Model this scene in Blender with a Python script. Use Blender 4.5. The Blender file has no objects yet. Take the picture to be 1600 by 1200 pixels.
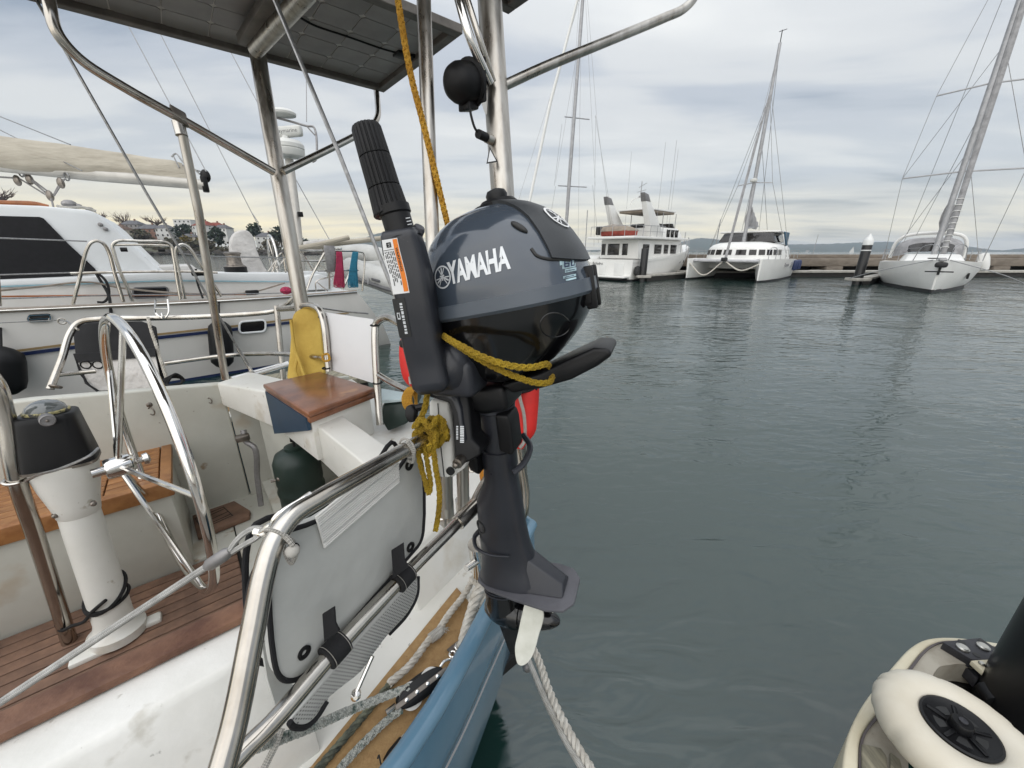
import bpy, bmesh, math, random
from mathutils import Vector as V, Matrix
random.seed(7)
D = bpy.data
SC = bpy.context.scene
COL = SC.collection
rad = math.radians
sin, cos, pi = math.sin, math.cos, math.pi

# ------------------------------------------------------------------ camera
CAM_H, PITCH, FPX = 2.0, rad(19.0), 601.0
cd = D.cameras.new('camera'); cam = D.objects.new('camera', cd); COL.objects.link(cam)
cam.location = (0, 0, CAM_H); cam.rotation_euler = (pi/2 - PITCH, 0, 0)
cd.sensor_width = 36.0; cd.lens = 36.0*FPX/1600; cd.clip_start = 0.02; cd.clip_end = 30000
SC.camera = cam

# ------------------------------------------------------------------ sky, sun, exposure
SUN_EL, SUN_AZ = rad(44), rad(-155)          # azimuth measured from +Y towards +X
world = D.worlds.new('World'); SC.world = world; world.use_nodes = True
def build_world():
    nt = world.node_tree; N = nt.nodes; L = nt.links
    for n in list(N): N.remove(n)
    def nd(t, **k):
        n = N.new(t)
        for a, b in k.items(): setattr(n, a, b)
        return n
    def math_(op, a, b=None, c=None, clamp=False):
        n = nd('ShaderNodeMath', operation=op, use_clamp=clamp)
        for i, v in enumerate((a, b, c)):
            if v is None: continue
            if isinstance(v, (int, float)): n.inputs[i].default_value = v
            else: L.new(v, n.inputs[i])
        return n.outputs[0]
    def mix(f, a, b):
        n = nd('ShaderNodeMix', data_type='RGBA')
        for s, v in ((0, f), (6, a), (7, b)):
            if isinstance(v, (int, float)): n.inputs[s].default_value = v
            elif isinstance(v, tuple): n.inputs[s].default_value = v
            else: L.new(v, n.inputs[s])
        return n.outputs[2]
    out = nd('ShaderNodeOutputWorld'); bg = nd('ShaderNodeBackground')
    bg.inputs['Strength'].default_value = 0.1
    sky = nd('ShaderNodeTexSky', sky_type='NISHITA', sun_disc=False)
    sky.sun_elevation = SUN_EL; sky.sun_rotation = SUN_AZ
    tc = nd('ShaderNodeTexCoord'); sep = nd('ShaderNodeSeparateXYZ')
    L.new(tc.outputs['Generated'], sep.inputs[0])
    x, y, z = sep.outputs
    zz = math_('ADD', math_('MAXIMUM', z, 0.0), 0.075)
    cx, cy = math_('DIVIDE', x, zz), math_('DIVIDE', y, zz)
    cmb = nd('ShaderNodeCombineXYZ'); L.new(cx, cmb.inputs[0]); L.new(cy, cmb.inputs[1])
    def noise(scale, detail, rough, dist, loc, sc=(1, 1, 1)):
        mp = nd('ShaderNodeMapping'); mp.inputs['Location'].default_value = loc; mp.inputs['Scale'].default_value = sc
        mp.inputs['Rotation'].default_value = (0, 0, rad(12))
        L.new(cmb.outputs[0], mp.inputs[0])
        n = nd('ShaderNodeTexNoise'); n.inputs['Scale'].default_value = scale; n.inputs['Detail'].default_value = detail
        n.inputs['Roughness'].default_value = rough; n.inputs['Distortion'].default_value = dist
        L.new(mp.outputs[0], n.inputs['Vector']); return n.outputs[0]
    def ramp(f, stops):
        r = nd('ShaderNodeValToRGB'); r.color_ramp.interpolation = 'EASE'
        e = r.color_ramp.elements
        while len(e) < len(stops): e.new(0.5)
        for k, (p, c) in zip(e, stops): k.position = p; k.color = (*c, 1)
        L.new(f, r.inputs[0]); return r.outputs[0]
    S = 10.0
    sc3 = lambda c: tuple(v for v in c)
    big = noise(0.55, 3, 0.5, 0.3, (3.1, 1.7, 0), (0.7, 1.0, 1))
    fine = noise(1.05, 6, 0.50, 0.35, (0.4, 5.2, 0), (0.55, 1.25, 1))
    mixn = math_('ADD', math_('MULTIPLY', big, 0.45), math_('MULTIPLY', fine, 0.55))
    cl = ramp(mixn, [(0.35, (0.30, 0.355, 0.43)), (0.45, (0.51, 0.55, 0.605)), (0.54, (0.68, 0.70, 0.71)), (0.66, (0.84, 0.85, 0.835))])
    # low warm light under the cloud deck, strongest on the sun's side
    low = math_('SUBTRACT', 1.0, math_('MULTIPLY', math_('ABSOLUTE', math_('SUBTRACT', z, 0.040)), 10.0), clamp=True)
    az = math_('ADD', math_('MULTIPLY', x, sin(rad(-48))), math_('MULTIPLY', y, cos(rad(-48))))
    azf = math_('MULTIPLY_ADD', math_('MAXIMUM', az, 0.0), 0.70, 0.42)
    lowf = math_('MULTIPLY', math_('MULTIPLY', low, azf), math_('MULTIPLY_ADD', fine, 1.1, 0.15), clamp=True)
    col = mix(lowf, cl, (1.25, 1.05, 0.62, 1))
    pale = math_('MULTIPLY', math_('SUBTRACT', 1.0, math_('MULTIPLY', math_('ABSOLUTE', math_('SUBTRACT', z, 0.16)), 7.0), clamp=True), 0.35)
    col = mix(pale, col, (0.80, 0.82, 0.80, 1))
    # overcast sky: brighter towards the zenith
    zen = math_('MULTIPLY', math_('MULTIPLY_ADD', math_('MULTIPLY', z, z), 1.2, 1.0), S*.62)
    sc = nd('ShaderNodeVectorMath', operation='SCALE'); L.new(zen, sc.inputs['Scale'])
    L.new(col, sc.inputs[0])
    res = mix(0.93, sky.outputs[0], sc.outputs[0])
    L.new(res, bg.inputs[0]); L.new(bg.outputs[0], out.inputs[0])
build_world()
sd = D.lights.new('sun', 'SUN'); sun = D.objects.new('sun', sd); COL.objects.link(sun)
sd.energy = 1.5; sd.angle = rad(110); sd.color = (1.0, 0.96, 0.9)
sun.rotation_euler = (pi/2 - SUN_EL, 0, pi - SUN_AZ + pi)
sun.rotation_euler = V((sin(SUN_AZ)*cos(SUN_EL), cos(SUN_AZ)*cos(SUN_EL), sin(SUN_EL))).to_track_quat('Z', 'Y').to_euler()
SC.view_settings.view_transform = 'Standard'; SC.view_settings.look = 'None'
SC.view_settings.exposure = 0.7; SC.view_settings.gamma = 1.0; SC.view_settings.use_curve_mapping = False

# ------------------------------------------------------------------ surveying helpers
CP, SP = cos(PITCH), sin(PITCH)
def ray(x, y):
    a = (x-800)/FPX; b = -(y-600)/FPX
    return V((a, CP+SP*b, -SP+CP*b))
def pt(x, y, t): return V((0, 0, CAM_H)) + ray(x, y)*t            # t metres in front of the camera
def pz(x, y, z): d = ray(x, y); return pt(x, y, (z-CAM_H)/d.z)    # on a horizontal level
HB = rad(50); UA = V((sin(HB), cos(HB), 0)); UN = V((-cos(HB), sin(HB), 0)); UZ = V((0, 0, 1))
def B(a, n, z): return UA*a + UN*n + UZ*z                          # boat frame: aft, to starboard, up
def pn(x, y, n): d = ray(x, y); return pt(x, y, n/d.dot(UN))
def pa(x, y, a): d = ray(x, y); return pt(x, y, a/d.dot(UA))
def pl(x, y, q, nrm): d = ray(x, y); return pt(x, y, (q-V((0, 0, CAM_H))).dot(nrm)/d.dot(nrm))

# ------------------------------------------------------------------ object helpers
ORG = {}
def props(o, label=None, cat=None, group=None, kind=None):
    if label: o['label'] = label
    if cat: o['category'] = cat
    if group: o['group'] = group
    if kind: o['kind'] = kind
    return o
def thing(name, loc, label, cat, group=None, kind=None):
    o = D.objects.new(name, None); COL.objects.link(o); o.location = V(loc); o.empty_display_size = 0.1
    ORG[o] = V(loc); return props(o, label, cat, group, kind)
def mk(name, geo, mat, parent=None, ang=35, label=None, cat=None, group=None, kind=None, flat=False):
    vs, fs = geo[0], geo[1]
    vs = [V(v) for v in vs]
    lo = V((min(v.x for v in vs), min(v.y for v in vs), min(v.z for v in vs)))
    hi = V((max(v.x for v in vs), max(v.y for v in vs), max(v.z for v in vs)))
    o_ = V(((lo.x+hi.x)/2, (lo.y+hi.y)/2, lo.z))
    me = D.meshes.new(name); me.from_pydata([v-o_ for v in vs], [], fs)
    if len(geo) > 2 and geo[2]:
        uv = me.uv_layers.new(name='UVMap'); k = 0
        for f in geo[2]:
            for c in f: uv.data[k].uv = c; k += 1
    bm = bmesh.new(); bm.from_mesh(me)
    bmesh.ops.recalc_face_normals(bm, faces=bm.faces); bm.to_mesh(me); bm.free()
    if not flat:
        me.shade_smooth(); me.set_sharp_from_angle(angle=rad(ang))
    mats = mat if isinstance(mat, (list, tuple)) else [mat]
    for m in mats: me.materials.append(m)
    o = D.objects.new(name, me); COL.objects.link(o)
    if parent is not None: o.parent = parent; o.location = o_ - ORG[parent]
    else: o.location = o_
    ORG[o] = o_
    return props(o, label, cat, group, kind)
def clone(o, parent, shift=V((0, 0, 0))):
    c = o.copy(); COL.objects.link(c); c.parent = parent
    w = ORG[o] + shift; c.location = w - (ORG[parent] if parent is not None else V((0, 0, 0))); ORG[c] = w
    return c
def clone_tree(o, parent, shift):
    c = clone(o, parent, shift)
    for ch in list(o.children): clone_tree(ch, c, shift)
    return c

# ------------------------------------------------------------------ geometry helpers (all return (verts, faces[, uvs]))
def join(*gs):
    vs, fs, uv = [], [], []
    anyuv = any(len(g) > 2 and g[2] for g in gs)
    for g in gs:
        k = len(vs); vs += [V(v) for v in g[0]]; fs += [tuple(i+k for i in f) for f in g[1]]
        if anyuv: uv += (g[2] if len(g) > 2 and g[2] else [[(0, 0)]*len(f) for f in g[1]])
    return (vs, fs, uv) if anyuv else (vs, fs)
def xf(g, fn): return ([fn(V(v)) for v in g[0]],) + tuple(g[1:])
def slab(poly, ext):
    n = len(poly); ext = V(ext)
    vs = [V(p) for p in poly] + [V(p)+ext for p in poly]
    fs = [tuple(range(n-1, -1, -1)), tuple(range(n, 2*n))] + [(i, (i+1) % n, n+(i+1) % n, n+i) for i in range(n)]
    return vs, fs
def hexa(p):          # eight corners: bottom 4, top 4
    return [V(q) for q in p], [(3, 2, 1, 0), (4, 5, 6, 7), (0, 1, 5, 4), (1, 2, 6, 5), (2, 3, 7, 6), (3, 0, 4, 7)]
def box(x0, x1, y0, y1, z0, z1, fn=None):
    g = hexa([(x0, y0, z0), (x1, y0, z0), (x1, y1, z0), (x0, y1, z0), (x0, y0, z1), (x1, y0, z1), (x1, y1, z1), (x0, y1, z1)])
    return xf(g, fn) if fn else g
def bev(g, w, seg=2, ang=30):
    bm = bmesh.new(); vv = [bm.verts.new(v) for v in g[0]]
    for f in g[1]:
        try: bm.faces.new([vv[i] for i in f])
        except ValueError: pass
    bmesh.ops.recalc_face_normals(bm, faces=bm.faces)
    es = [e for e in bm.edges if len(e.link_faces) == 2 and e.calc_face_angle(0) > rad(ang)]
    bmesh.ops.bevel(bm, geom=es, offset=w, segments=seg, profile=0.5, affect='EDGES', clamp_overlap=True)
    bm.verts.index_update()
    r = ([v.co.copy() for v in bm.verts], [tuple(v.index for v in f.verts) for f in bm.faces]); bm.free(); return r
def smooth_path(ps, k=6, closed=False):
    ps = [V(p) for p in ps]
    if len(ps) < 3 and not closed: 
        return [ps[0].lerp(ps[1], i/k) for i in range(k+1)]
    n = len(ps); out = []
    rng = range(n) if closed else range(n-1)
    for i in rng:
        if closed: p0, p1, p2, p3 = ps[i-1], ps[i], ps[(i+1) % n], ps[(i+2) % n]
        else:
            p1, p2 = ps[i], ps[i+1]
            p0 = ps[i-1] if i > 0 else p1*2-p2
            p3 = ps[i+2] if i+2 < n else p2*2-p1
        d1, d2, d3 = max((p1-p0).length, 1e-6)**.5, max((p2-p1).length, 1e-6)**.5, max((p3-p2).length, 1e-6)**.5
        for j in range(k):
            t = j/k
            m1 = ((p1-p0)/d1 - (p2-p0)/(d1+d2) + (p2-p1)/d2)*d2
            m2 = ((p2-p1)/d2 - (p3-p1)/(d2+d3) + (p3-p2)/d3)*d2
            t2, t3 = t*t, t*t*t
            out.append(p1*(2*t3-3*t2+1) + m1*(t3-2*t2+t) + p2*(-2*t3+3*t2) + m2*(t3-t2))
    if not closed: out.append(ps[-1].copy())
    return out
def resample(ps, step):
    out = [ps[0].copy()]; acc = 0.0
    for a, b in zip(ps, ps[1:]):
        l = (b-a).length; s = step-acc
        while s <= l and l > 0: out.append(a.lerp(b, s/l)); s += step
        acc = (acc + l) % step if l > 0 else acc
    if (out[-1]-ps[-1]).length > step*.25: out.append(ps[-1].copy())
    return out
def frames(ps, closed=False):
    n = len(ps); T = []
    for i in range(n):
        if closed: t = ps[(i+1) % n]-ps[i-1]
        else: t = ps[min(i+1, n-1)]-ps[max(i-1, 0)]
        T.append(t.normalized() if t.length > 1e-9 else V((0, 0, 1)))
    up = V((0, 0, 1)) if abs(T[0].z) < .9 else V((1, 0, 0))
    a = (up - T[0]*up.dot(T[0])).normalized(); F = []
    for t in T:
        a = (a - t*a.dot(t)); a = a.normalized() if a.length > 1e-6 else t.orthogonal().normalized()
        F.append((a, t.cross(a)))
    return F
def sweep(ps, r, n=10, closed=False, cap=True, prof=None):
    """sweep a circle (radius r: number, list or fn of 0..1) along points"""
    ps = [V(p) for p in ps]; m = len(ps); F = frames(ps, closed); vs, fs, uv = [], [], []
    ln = [0.0]
    for a, b in zip(ps, ps[1:]): ln.append(ln[-1]+(b-a).length)
    for i, (p, (a, b)) in enumerate(zip(ps, F)):
        rr = r(i/(m-1)) if callable(r) else (r[i] if isinstance(r, list) else r)
        for j in range(n):
            q = 2*pi*j/n
            if prof: ca, sb = prof(q)
            else: ca, sb = cos(q), sin(q)
            vs.append(p + a*ca*rr + b*sb*rr)
    for i in range(m if closed else m-1):
        i2 = (i+1) % m; l0 = ln[i]; l1 = ln[i2] if i2 > i else ln[i]+(ps[i2]-ps[i]).length
        for j in range(n):
            k = (j+1) % n
            fs.append((i*n+j, i*n+k, i2*n+k, i2*n+j)); uv.append([(j/n, l0), ((j+1)/n, l0), ((j+1)/n, l1), (j/n, l1)])
    if cap and not closed:
        fs.append(tuple(range(n-1, -1, -1))); uv.append([(0, 0)]*n)
        fs.append(tuple((m-1)*n+j for j in range(n))); uv.append([(0, 0)]*n)
    return vs, fs, uv
def tube(ps, r, n=10, k=6, closed=False): return sweep(smooth_path(ps, k, closed), r, n, closed)
def rod(a, b, r, n=10, r2=None): return sweep([V(a), V(b)], [r, r if r2 is None else r2], n)
def rope(ps, r, pitch=None, k=8, strands=3, n=6):
    c = resample(smooth_path(ps, k), (pitch or r*7)/9); F = frames(c); gs = []; pitch = pitch or r*7
    s = [0.0]
    for a, b in zip(c, c[1:]): s.append(s[-1]+(b-a).length)
    for q in range(strands):
        path = [p + (a*cos(2*pi*(l/pitch+q/strands)) + b*sin(2*pi*(l/pitch+q/strands)))*r*.5 for p, (a, b), l in zip(c, F, s)]
        gs.append(sweep(path, r*.54, n))
    return join(*gs)
def braid(ps, r, k=8, pitch=None, fam=3):
    pitch = pitch or r*7.; c = resample(smooth_path(ps, k), pitch/10); F = frames(c); gs = [sweep(c, r*.62, 6)]
    s = [0.0]
    for a, b in zip(c, c[1:]): s.append(s[-1]+(b-a).length)
    for dr in (1, -1):
        for q in range(fam):
            path = []
            for p, (a, b), l in zip(c, F, s):
                th = dr*2*pi*l/pitch+2*pi*q/fam+(pi/fam if dr < 0 else 0)
                rr = r*(.70+.16*dr*cos(2*pi*l/pitch*fam)); path.append(p+(a*cos(th)+b*sin(th))*rr)
            gs.append(sweep(path, r*.36, 5))
    return join(*gs)
def ring(c, axis, R, r, n=28, m=8):
    axis = V(axis).normalized(); a = axis.orthogonal().normalized(); b = axis.cross(a)
    return sweep([V(c)+(a*cos(2*pi*i/n)+b*sin(2*pi*i/n))*R for i in range(n)], r, m, closed=True)
def lathe(prof, c, axis=(0, 0, 1), n=24, sx=1.0, sy=1.0, xdir=None):
    """prof: list of (radius, height along axis)"""
    axis = V(axis).normalized(); a = V(xdir) if xdir is not None else axis.orthogonal()
    a = (a-axis*a.dot(axis)).normalized(); b = axis.cross(a); c = V(c); vs, fs = [], []
    for r, h in prof:
        for j in range(n):
            q = 2*pi*j/n; vs.append(c+axis*h+a*cos(q)*r*sx+b*sin(q)*r*sy)
    for i in range(len(prof)-1):
        for j in range(n): k = (j+1) % n; fs.append((i*n+j, i*n+k, (i+1)*n+k, (i+1)*n+j))
    fs.append(tuple(range(n-1, -1, -1))); fs.append(tuple((len(prof)-1)*n+j for j in range(n)))
    return vs, fs
def loft(rings, closed=True, cap=True):
    n = len(rings[0]); vs = [V(p) for r in rings for p in r]; fs = []
    for i in range(len(rings)-1):
        for j in range(n if closed else n-1):
            k = (j+1) % n; fs.append((i*n+j, i*n+k, (i+1)*n+k, (i+1)*n+j))
    if cap and closed:
        fs.append(tuple(range(n-1, -1, -1))); fs.append(tuple((len(rings)-1)*n+j for j in range(n)))
    return vs, fs
def rbox(c, ax, ay, az, hx, hy, hz, w=.01, seg=2):
    c, ax, ay, az = V(c), V(ax), V(ay), V(az)
    return bev(box(-hx, hx, -hy, hy, -hz, hz, lambda v: c+ax*v.x+ay*v.y+az*v.z), w, seg)
def blob(c, rx, ry, rz, n=16, m=10, ex=1.0, ax=None, ay=None, az=None):
    ax, ay, az = V(ax or (1, 0, 0)), V(ay or (0, 1, 0)), V(az or (0, 0, 1)); c = V(c); vs, fs = [], []
    sp = lambda v: math.copysign(abs(v)**ex, v)
    for i in range(m+1):
        th = -pi/2+pi*i/m
        for j in range(n):
            q = 2*pi*j/n; vs.append(c+ax*(rx*sp(cos(th))*sp(cos(q)))+ay*(ry*sp(cos(th))*sp(sin(q)))+az*(rz*sp(sin(th))))
    for i in range(m):
        for j in range(n): k = (j+1) % n; fs.append((i*n+j, i*n+k, (i+1)*n+k, (i+1)*n+j))
    return vs, fs
def text_geo(s, size, place, depth=.0008, bold=.0, spacing=1.0):
    """lettering as a mesh; place maps (x, y, z) of the flat text to the world"""
    cu = D.curves.new('lettering', 'FONT'); cu.body = s; cu.size = size; cu.extrude = depth; cu.offset = bold
    cu.align_x = 'CENTER'; cu.align_y = 'CENTER'; cu.space_character = spacing; cu.resolution_u = 3
    o = D.objects.new('lettering', cu); COL.objects.link(o)
    dg = bpy.context.evaluated_depsgraph_get(); me = o.evaluated_get(dg).to_mesh()
    g = ([place(v.co) for v in me.vertices], [tuple(p.vertices) for p in me.polygons])
    o.evaluated_get(dg).to_mesh_clear(); D.objects.remove(o); D.curves.remove(cu)
    return g

# ------------------------------------------------------------------ materials
MT = {}
def pm(name, col, rough=.5, metal=0., var=.12, vs=5., col2=None, bump=0., bs=40., stretch=(1, 1, 1), coat=0., spec=.5,
       lo=.35, hi=.65, detail=5., rvar=0., spots=None, uvbraid=None, weave=None, rnd=0., bd=.002):
    m = D.materials.new(name); m.use_nodes = True; nt = m.node_tree; N = nt.nodes; L = nt.links
    b = N['Principled BSDF']; tc = N.new('ShaderNodeTexCoord'); mp = N.new('ShaderNodeMapping')
    mp.inputs['Scale'].default_value = stretch; L.new(tc.outputs['Object'], mp.inputs[0])
    no = N.new('ShaderNodeTexNoise'); no.inputs['Scale'].default_value = vs; no.inputs['Detail'].default_value = detail
    no.inputs['Roughness'].default_value = .6; L.new(mp.outputs[0], no.inputs['Vector'])
    rp = N.new('ShaderNodeValToRGB'); e = rp.color_ramp.elements; e[0].position = lo; e[1].position = hi
    c2 = col2 or tuple(max(0, v*(1-var*2)) for v in col)
    e[0].color = (*c2, 1); e[1].color = (*col, 1); L.new(no.outputs[0], rp.inputs[0]); out = rp.outputs[0]
    def mixc(f, a, c, mode='MIX'):
        x = N.new('ShaderNodeMix'); x.data_type = 'RGBA'; x.blend_type = mode
        if isinstance(f, float): x.inputs[0].default_value = f
        else: L.new(f, x.inputs[0])
        L.new(a, x.inputs[6])
        if isinstance(c, tuple): x.inputs[7].default_value = (*c, 1)
        else: L.new(c, x.inputs[7])
        return x.outputs[2]
    if spots:           # (colour, scale, threshold) wear marks
        for sc, ss, th in spots:
            n2 = N.new('ShaderNodeTexNoise'); n2.inputs['Scale'].default_value = ss; n2.inputs['Detail'].default_value = 6
            L.new(mp.outputs[0], n2.inputs['Vector'])
            r2 = N.new('ShaderNodeValToRGB'); r2.color_ramp.elements[0].position = th; r2.color_ramp.elements[1].position = min(1, th+.07)
            L.new(n2.outputs[0], r2.inputs[0]); out = mixc(r2.outputs[0], out, sc)
    if rnd:
        oi = N.new('ShaderNodeObjectInfo'); mr = N.new('ShaderNodeMapRange'); mr.inputs[3].default_value = 1-rnd; mr.inputs[4].default_value = 1+rnd
        L.new(oi.outputs['Random'], mr.inputs[0]); hs = N.new('ShaderNodeHueSaturation'); L.new(mr.outputs[0], hs.inputs['Value']); L.new(out, hs.inputs['Color']); out = hs.outputs[0]
    hgt = None
    if uvbraid or weave:
        uvn = N.new('ShaderNodeUVMap') if uvbraid else None
        m2 = N.new('ShaderNodeMapping'); L.new(uvn.outputs[0] if uvbraid else tc.outputs['Object'], m2.inputs[0])
        if uvbraid:
            ku, kv = uvbraid; m2.inputs['Scale'].default_value = (ku, kv, 1)
        else: m2.inputs['Scale'].default_value = (weave,)*3; m2.inputs['Rotation'].default_value = (0, 0, rad(-60))
        hs_ = []
        for dr in (1, -1):
            sx = N.new('ShaderNodeSeparateXYZ'); L.new(m2.outputs[0], sx.inputs[0])
            ad = N.new('ShaderNodeMath'); ad.operation = 'MULTIPLY_ADD'; L.new(sx.outputs[0], ad.inputs[0]); ad.inputs[1].default_value = dr*2*pi
            w = N.new('ShaderNodeMath'); w.operation = 'MULTIPLY'; L.new(sx.outputs[1 if uvbraid else 2], w.inputs[0]); w.inputs[1].default_value = 2*pi
            L.new(w.outputs[0], ad.inputs[2]); s_ = N.new('ShaderNodeMath'); s_.operation = 'SINE'; L.new(ad.outputs[0], s_.inputs[0]); hs_.append(s_.outputs[0])
        mx = N.new('ShaderNodeMath'); mx.operation = 'MULTIPLY'; L.new(hs_[0], mx.inputs[0]); L.new(hs_[1], mx.inputs[1]); hgt = mx.outputs[0]
        f = N.new('ShaderNodeMapRange'); f.inputs[1].default_value = -1; f.inputs[2].default_value = 1; f.inputs[3].default_value = .55; f.inputs[4].default_value = 0.; L.new(hgt, f.inputs[0])
        out = mixc(f.outputs[0], out, tuple(v*.25 for v in c2))
    L.new(out, b.inputs['Base Color'])
    b.inputs['Roughness'].default_value = rough; b.inputs['Metallic'].default_value = metal
    b.inputs['Coat Weight'].default_value = coat; b.inputs['Coat Roughness'].default_value = .08
    b.inputs['Specular IOR Level'].default_value = spec
    if rvar:
        mr = N.new('ShaderNodeMapRange'); mr.inputs[1].default_value = .3; mr.inputs[2].default_value = .7
        mr.inputs[3].default_value = max(.02, rough-rvar); mr.inputs[4].default_value = rough+rvar
        L.new(no.outputs[0], mr.inputs[0]); L.new(mr.outputs[0], b.inputs['Roughness'])
    if bump or hgt is not None:
        bp = N.new('ShaderNodeBump'); bp.inputs['Distance'].default_value = bd
        if hgt is not None: L.new(hgt, bp.inputs['Height']); bp.inputs['Strength'].default_value = bump or .6
        else:
            n3 = N.new('ShaderNodeTexNoise'); n3.inputs['Scale'].default_value = bs; n3.inputs['Detail'].default_value = 4
            L.new(mp.outputs[0], n3.inputs['Vector']); L.new(n3.outputs[0], bp.inputs['Height']); bp.inputs['Strength'].default_value = bump
        L.new(bp.outputs[0], b.inputs['Normal'])
    MT[name] = m; return m
# ------------------------------------------------------------------ material set
pm('steel', (.56, .535, .495), .19, 1., vs=9, col2=(.33, .295, .25), stretch=(1, 1, .25), rvar=.1, lo=.3, hi=.6)
pm('steel_polished', (.78, .76, .73), .1, 1., vs=5, var=.08, rvar=.05)
pm('steel_weathered', (.58, .555, .51), .34, 1., vs=30, col2=(.30, .265, .225), stretch=(1, 1, .12), rvar=.12, lo=.3, hi=.62, bump=.12, bs=60)
pm('steel_dark', (.28, .25, .22), .4, 1., vs=20, var=.2)
pm('wire', (.33, .33, .33), .4, .9, vs=60, var=.2)
pm('gelcoat', (.74, .73, .69), .35, vs=3.5, col2=(.66, .65, .60), bump=.06, bs=90, spots=[((.60, .56, .48), 4, .60), ((.42, .38, .30), 22, .67), ((.22, .2, .17), 60, .72)])
pm('gelcoat_worn', (.82, .81, .78), .5, vs=4, col2=(.68, .67, .63), bump=.35, bs=70, spots=[((.58, .56, .51), 12, .62), ((.15, .14, .13), 40, .70), ((.36, .33, .28), 24, .67)])
pm('cockpit_paint', (.60, .595, .54), .42, vs=2.5, col2=(.50, .495, .44), bump=.08, bs=60, spots=[((.47, .42, .34), 3.5, .60), ((.33, .25, .17), 12, .68), ((.2, .17, .14), 50, .72)])
pm('grey_side', (.50, .50, .50), .5, vs=3, col2=(.40, .40, .41), bump=.15, bs=40, stretch=(1, 1, 3))
pm('teak_sole', (.235, .135, .088), .6, vs=10, col2=(.115, .066, .045), stretch=(1, 1, 1), bump=.35, bs=120, rnd=.22, spots=[((.12, .10, .07), 7, .64)])
pm('teak_oiled', (.37, .175, .062), .45, vs=14, col2=(.22, .09, .028), bump=.2, bs=120, rnd=.15)
pm('varnish', (.25, .10, .046), .3, vs=11, col2=(.135, .05, .023), coat=.3, bump=.05, bs=60, spots=[((.36, .17, .07), 9, .66)])
pm('teak_cap', (.225, .115, .068), .5, vs=16, col2=(.10, .042, .024), bump=.4, bs=150, spots=[((.34, .16, .06), 6, .62)])
pm('caulk', (.012, .011, .010), .6)
pm('hull_blue', (.135, .25, .345), .2, vs=2.2, col2=(.09, .18, .26), stretch=(1, 1, .25), coat=.35, bump=.03, bs=20)
pm('hull_stripe', (.50, .48, .49), .4)
pm('bottom_paint', (.012, .014, .015), .6)
pm('cork_deck', (.37, .235, .105), .85, vs=60, col2=(.29, .175, .075), bump=.5, bs=260, spots=[((.16, .10, .05), 190, .68), ((.45, .33, .18), 14, .70)])
pm('toe_blue', (.145, .265, .36), .22, vs=2.2, col2=(.10, .195, .28), coat=.3, spots=[((.80, .82, .84), 26, .74)])
pm('navy', (.016, .05, .095), .4)
pm('black_plastic', (.005, .005, .006), .42, spec=.3, vs=20, var=.15, bump=.05, bs=200)
pm('black_rubber', (.005, .005, .006), .5, spec=.3, vs=12, var=.2, bump=.1, bs=160)
pm('black_gloss', (.004, .004, .005), .18, vs=4, var=.1, coat=.3)
pm('black_cloth', (.008, .008, .010), .85, vs=20, var=.2, bump=.3, bs=300)
pm('charcoal', (.026, .028, .036), .36, vs=5, var=.18, bump=.05, bs=200, rvar=.12, spots=[((.09, .09, .10), 70, .73), ((.07, .07, .08), 9, .69)])
pm('cowl_blue', (.050, .064, .085), .16, vs=3, var=.10, coat=.5, rvar=.06, spots=[((.13, .14, .16), 150, .74), ((.085, .10, .12), 7, .66)])
pm('cowl_grey', (.028, .031, .035), .42, vs=8, var=.08, bump=.15, bs=900)
pm('cowl_band', (.085, .102, .125), .3, vs=5, var=.1)
pm('plate_grey', (.095, .095, .108), .5, vs=18, var=.15, bump=.1, bs=150)
pm('prop_paint', (.68, .68, .62), .55, vs=20, col2=(.55, .55, .48), bump=.2, bs=60, spots=[((.30, .30, .28), 40, .72)])
pm('white_print', (.80, .80, .80), .4, var=.03)
pm('silver_print', (.66, .68, .70), .35, .2, var=.03)
pm('black_print', (.02, .02, .02), .5)
pm('orange_print', (.82, .22, .015), .5, var=.05)
pm('pale_blue_print', (.50, .68, .74), .5, var=.3, vs=60)
pm('pad_white', (.62, .62, .59), .5, vs=8, col2=(.50, .49, .46), bump=.1, bs=60, spots=[((.28, .22, .16), 18, .72)])
pm('yellow_rope', (.56, .37, .02), .85, vs=30, col2=(.33, .205, .01), uvbraid=(5, 170))
pm('orange_rope', (.80, .45, .05), .8, vs=30, col2=(.55, .26, .02), uvbraid=(4, 130))
pm('white_rope', (.60, .575, .52), .85, vs=40, col2=(.38, .35, .30), bump=.4, bs=400)
pm('white_cord', (.62, .60, .56), .85, vs=30, col2=(.40, .38, .34), uvbraid=(4, 160))
pm('fleck_rope', (.52, .53, .49), .85, vs=55, col2=(.10, .15, .13), lo=.36, hi=.48, uvbraid=(4, 150))
pm('green_rope', (.16, .17, .12), .85, vs=40, col2=(.03, .035, .03), bump=.4, bs=300)
pm('lifeline', (.66, .65, .62), .5, vs=40, var=.2, uvbraid=(2, 260))
pm('black_cord', (.012, .012, .013), .8, uvbraid=(3, 200))
pm('vinyl_grey', (.52, .525, .505), .5, vs=3, col2=(.40, .405, .39), bump=.6, bs=14, bd=.006, spots=[((.20, .19, .18), 10, .70), ((.1, .1, .1), 60, .78)])
pm('webbing', (.82, .81, .78), .8, vs=20, var=.1, bump=.5, bs=250, stretch=(.3, .3, 2.5))
pm('mesh_cloth', (.42, .42, .43), .8, weave=135, bump=.4)
pm('yellow_cloth', (.60, .42, .085), .75, vs=5, col2=(.46, .30, .05), bump=.8, bs=12, bd=.02)
pm('white_panel', (.76, .76, .77), .45, vs=2, var=.04)
pm('red_cloth', (.72, .022, .016), .6, vs=8, var=.15, bump=.2, bs=30)
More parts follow.
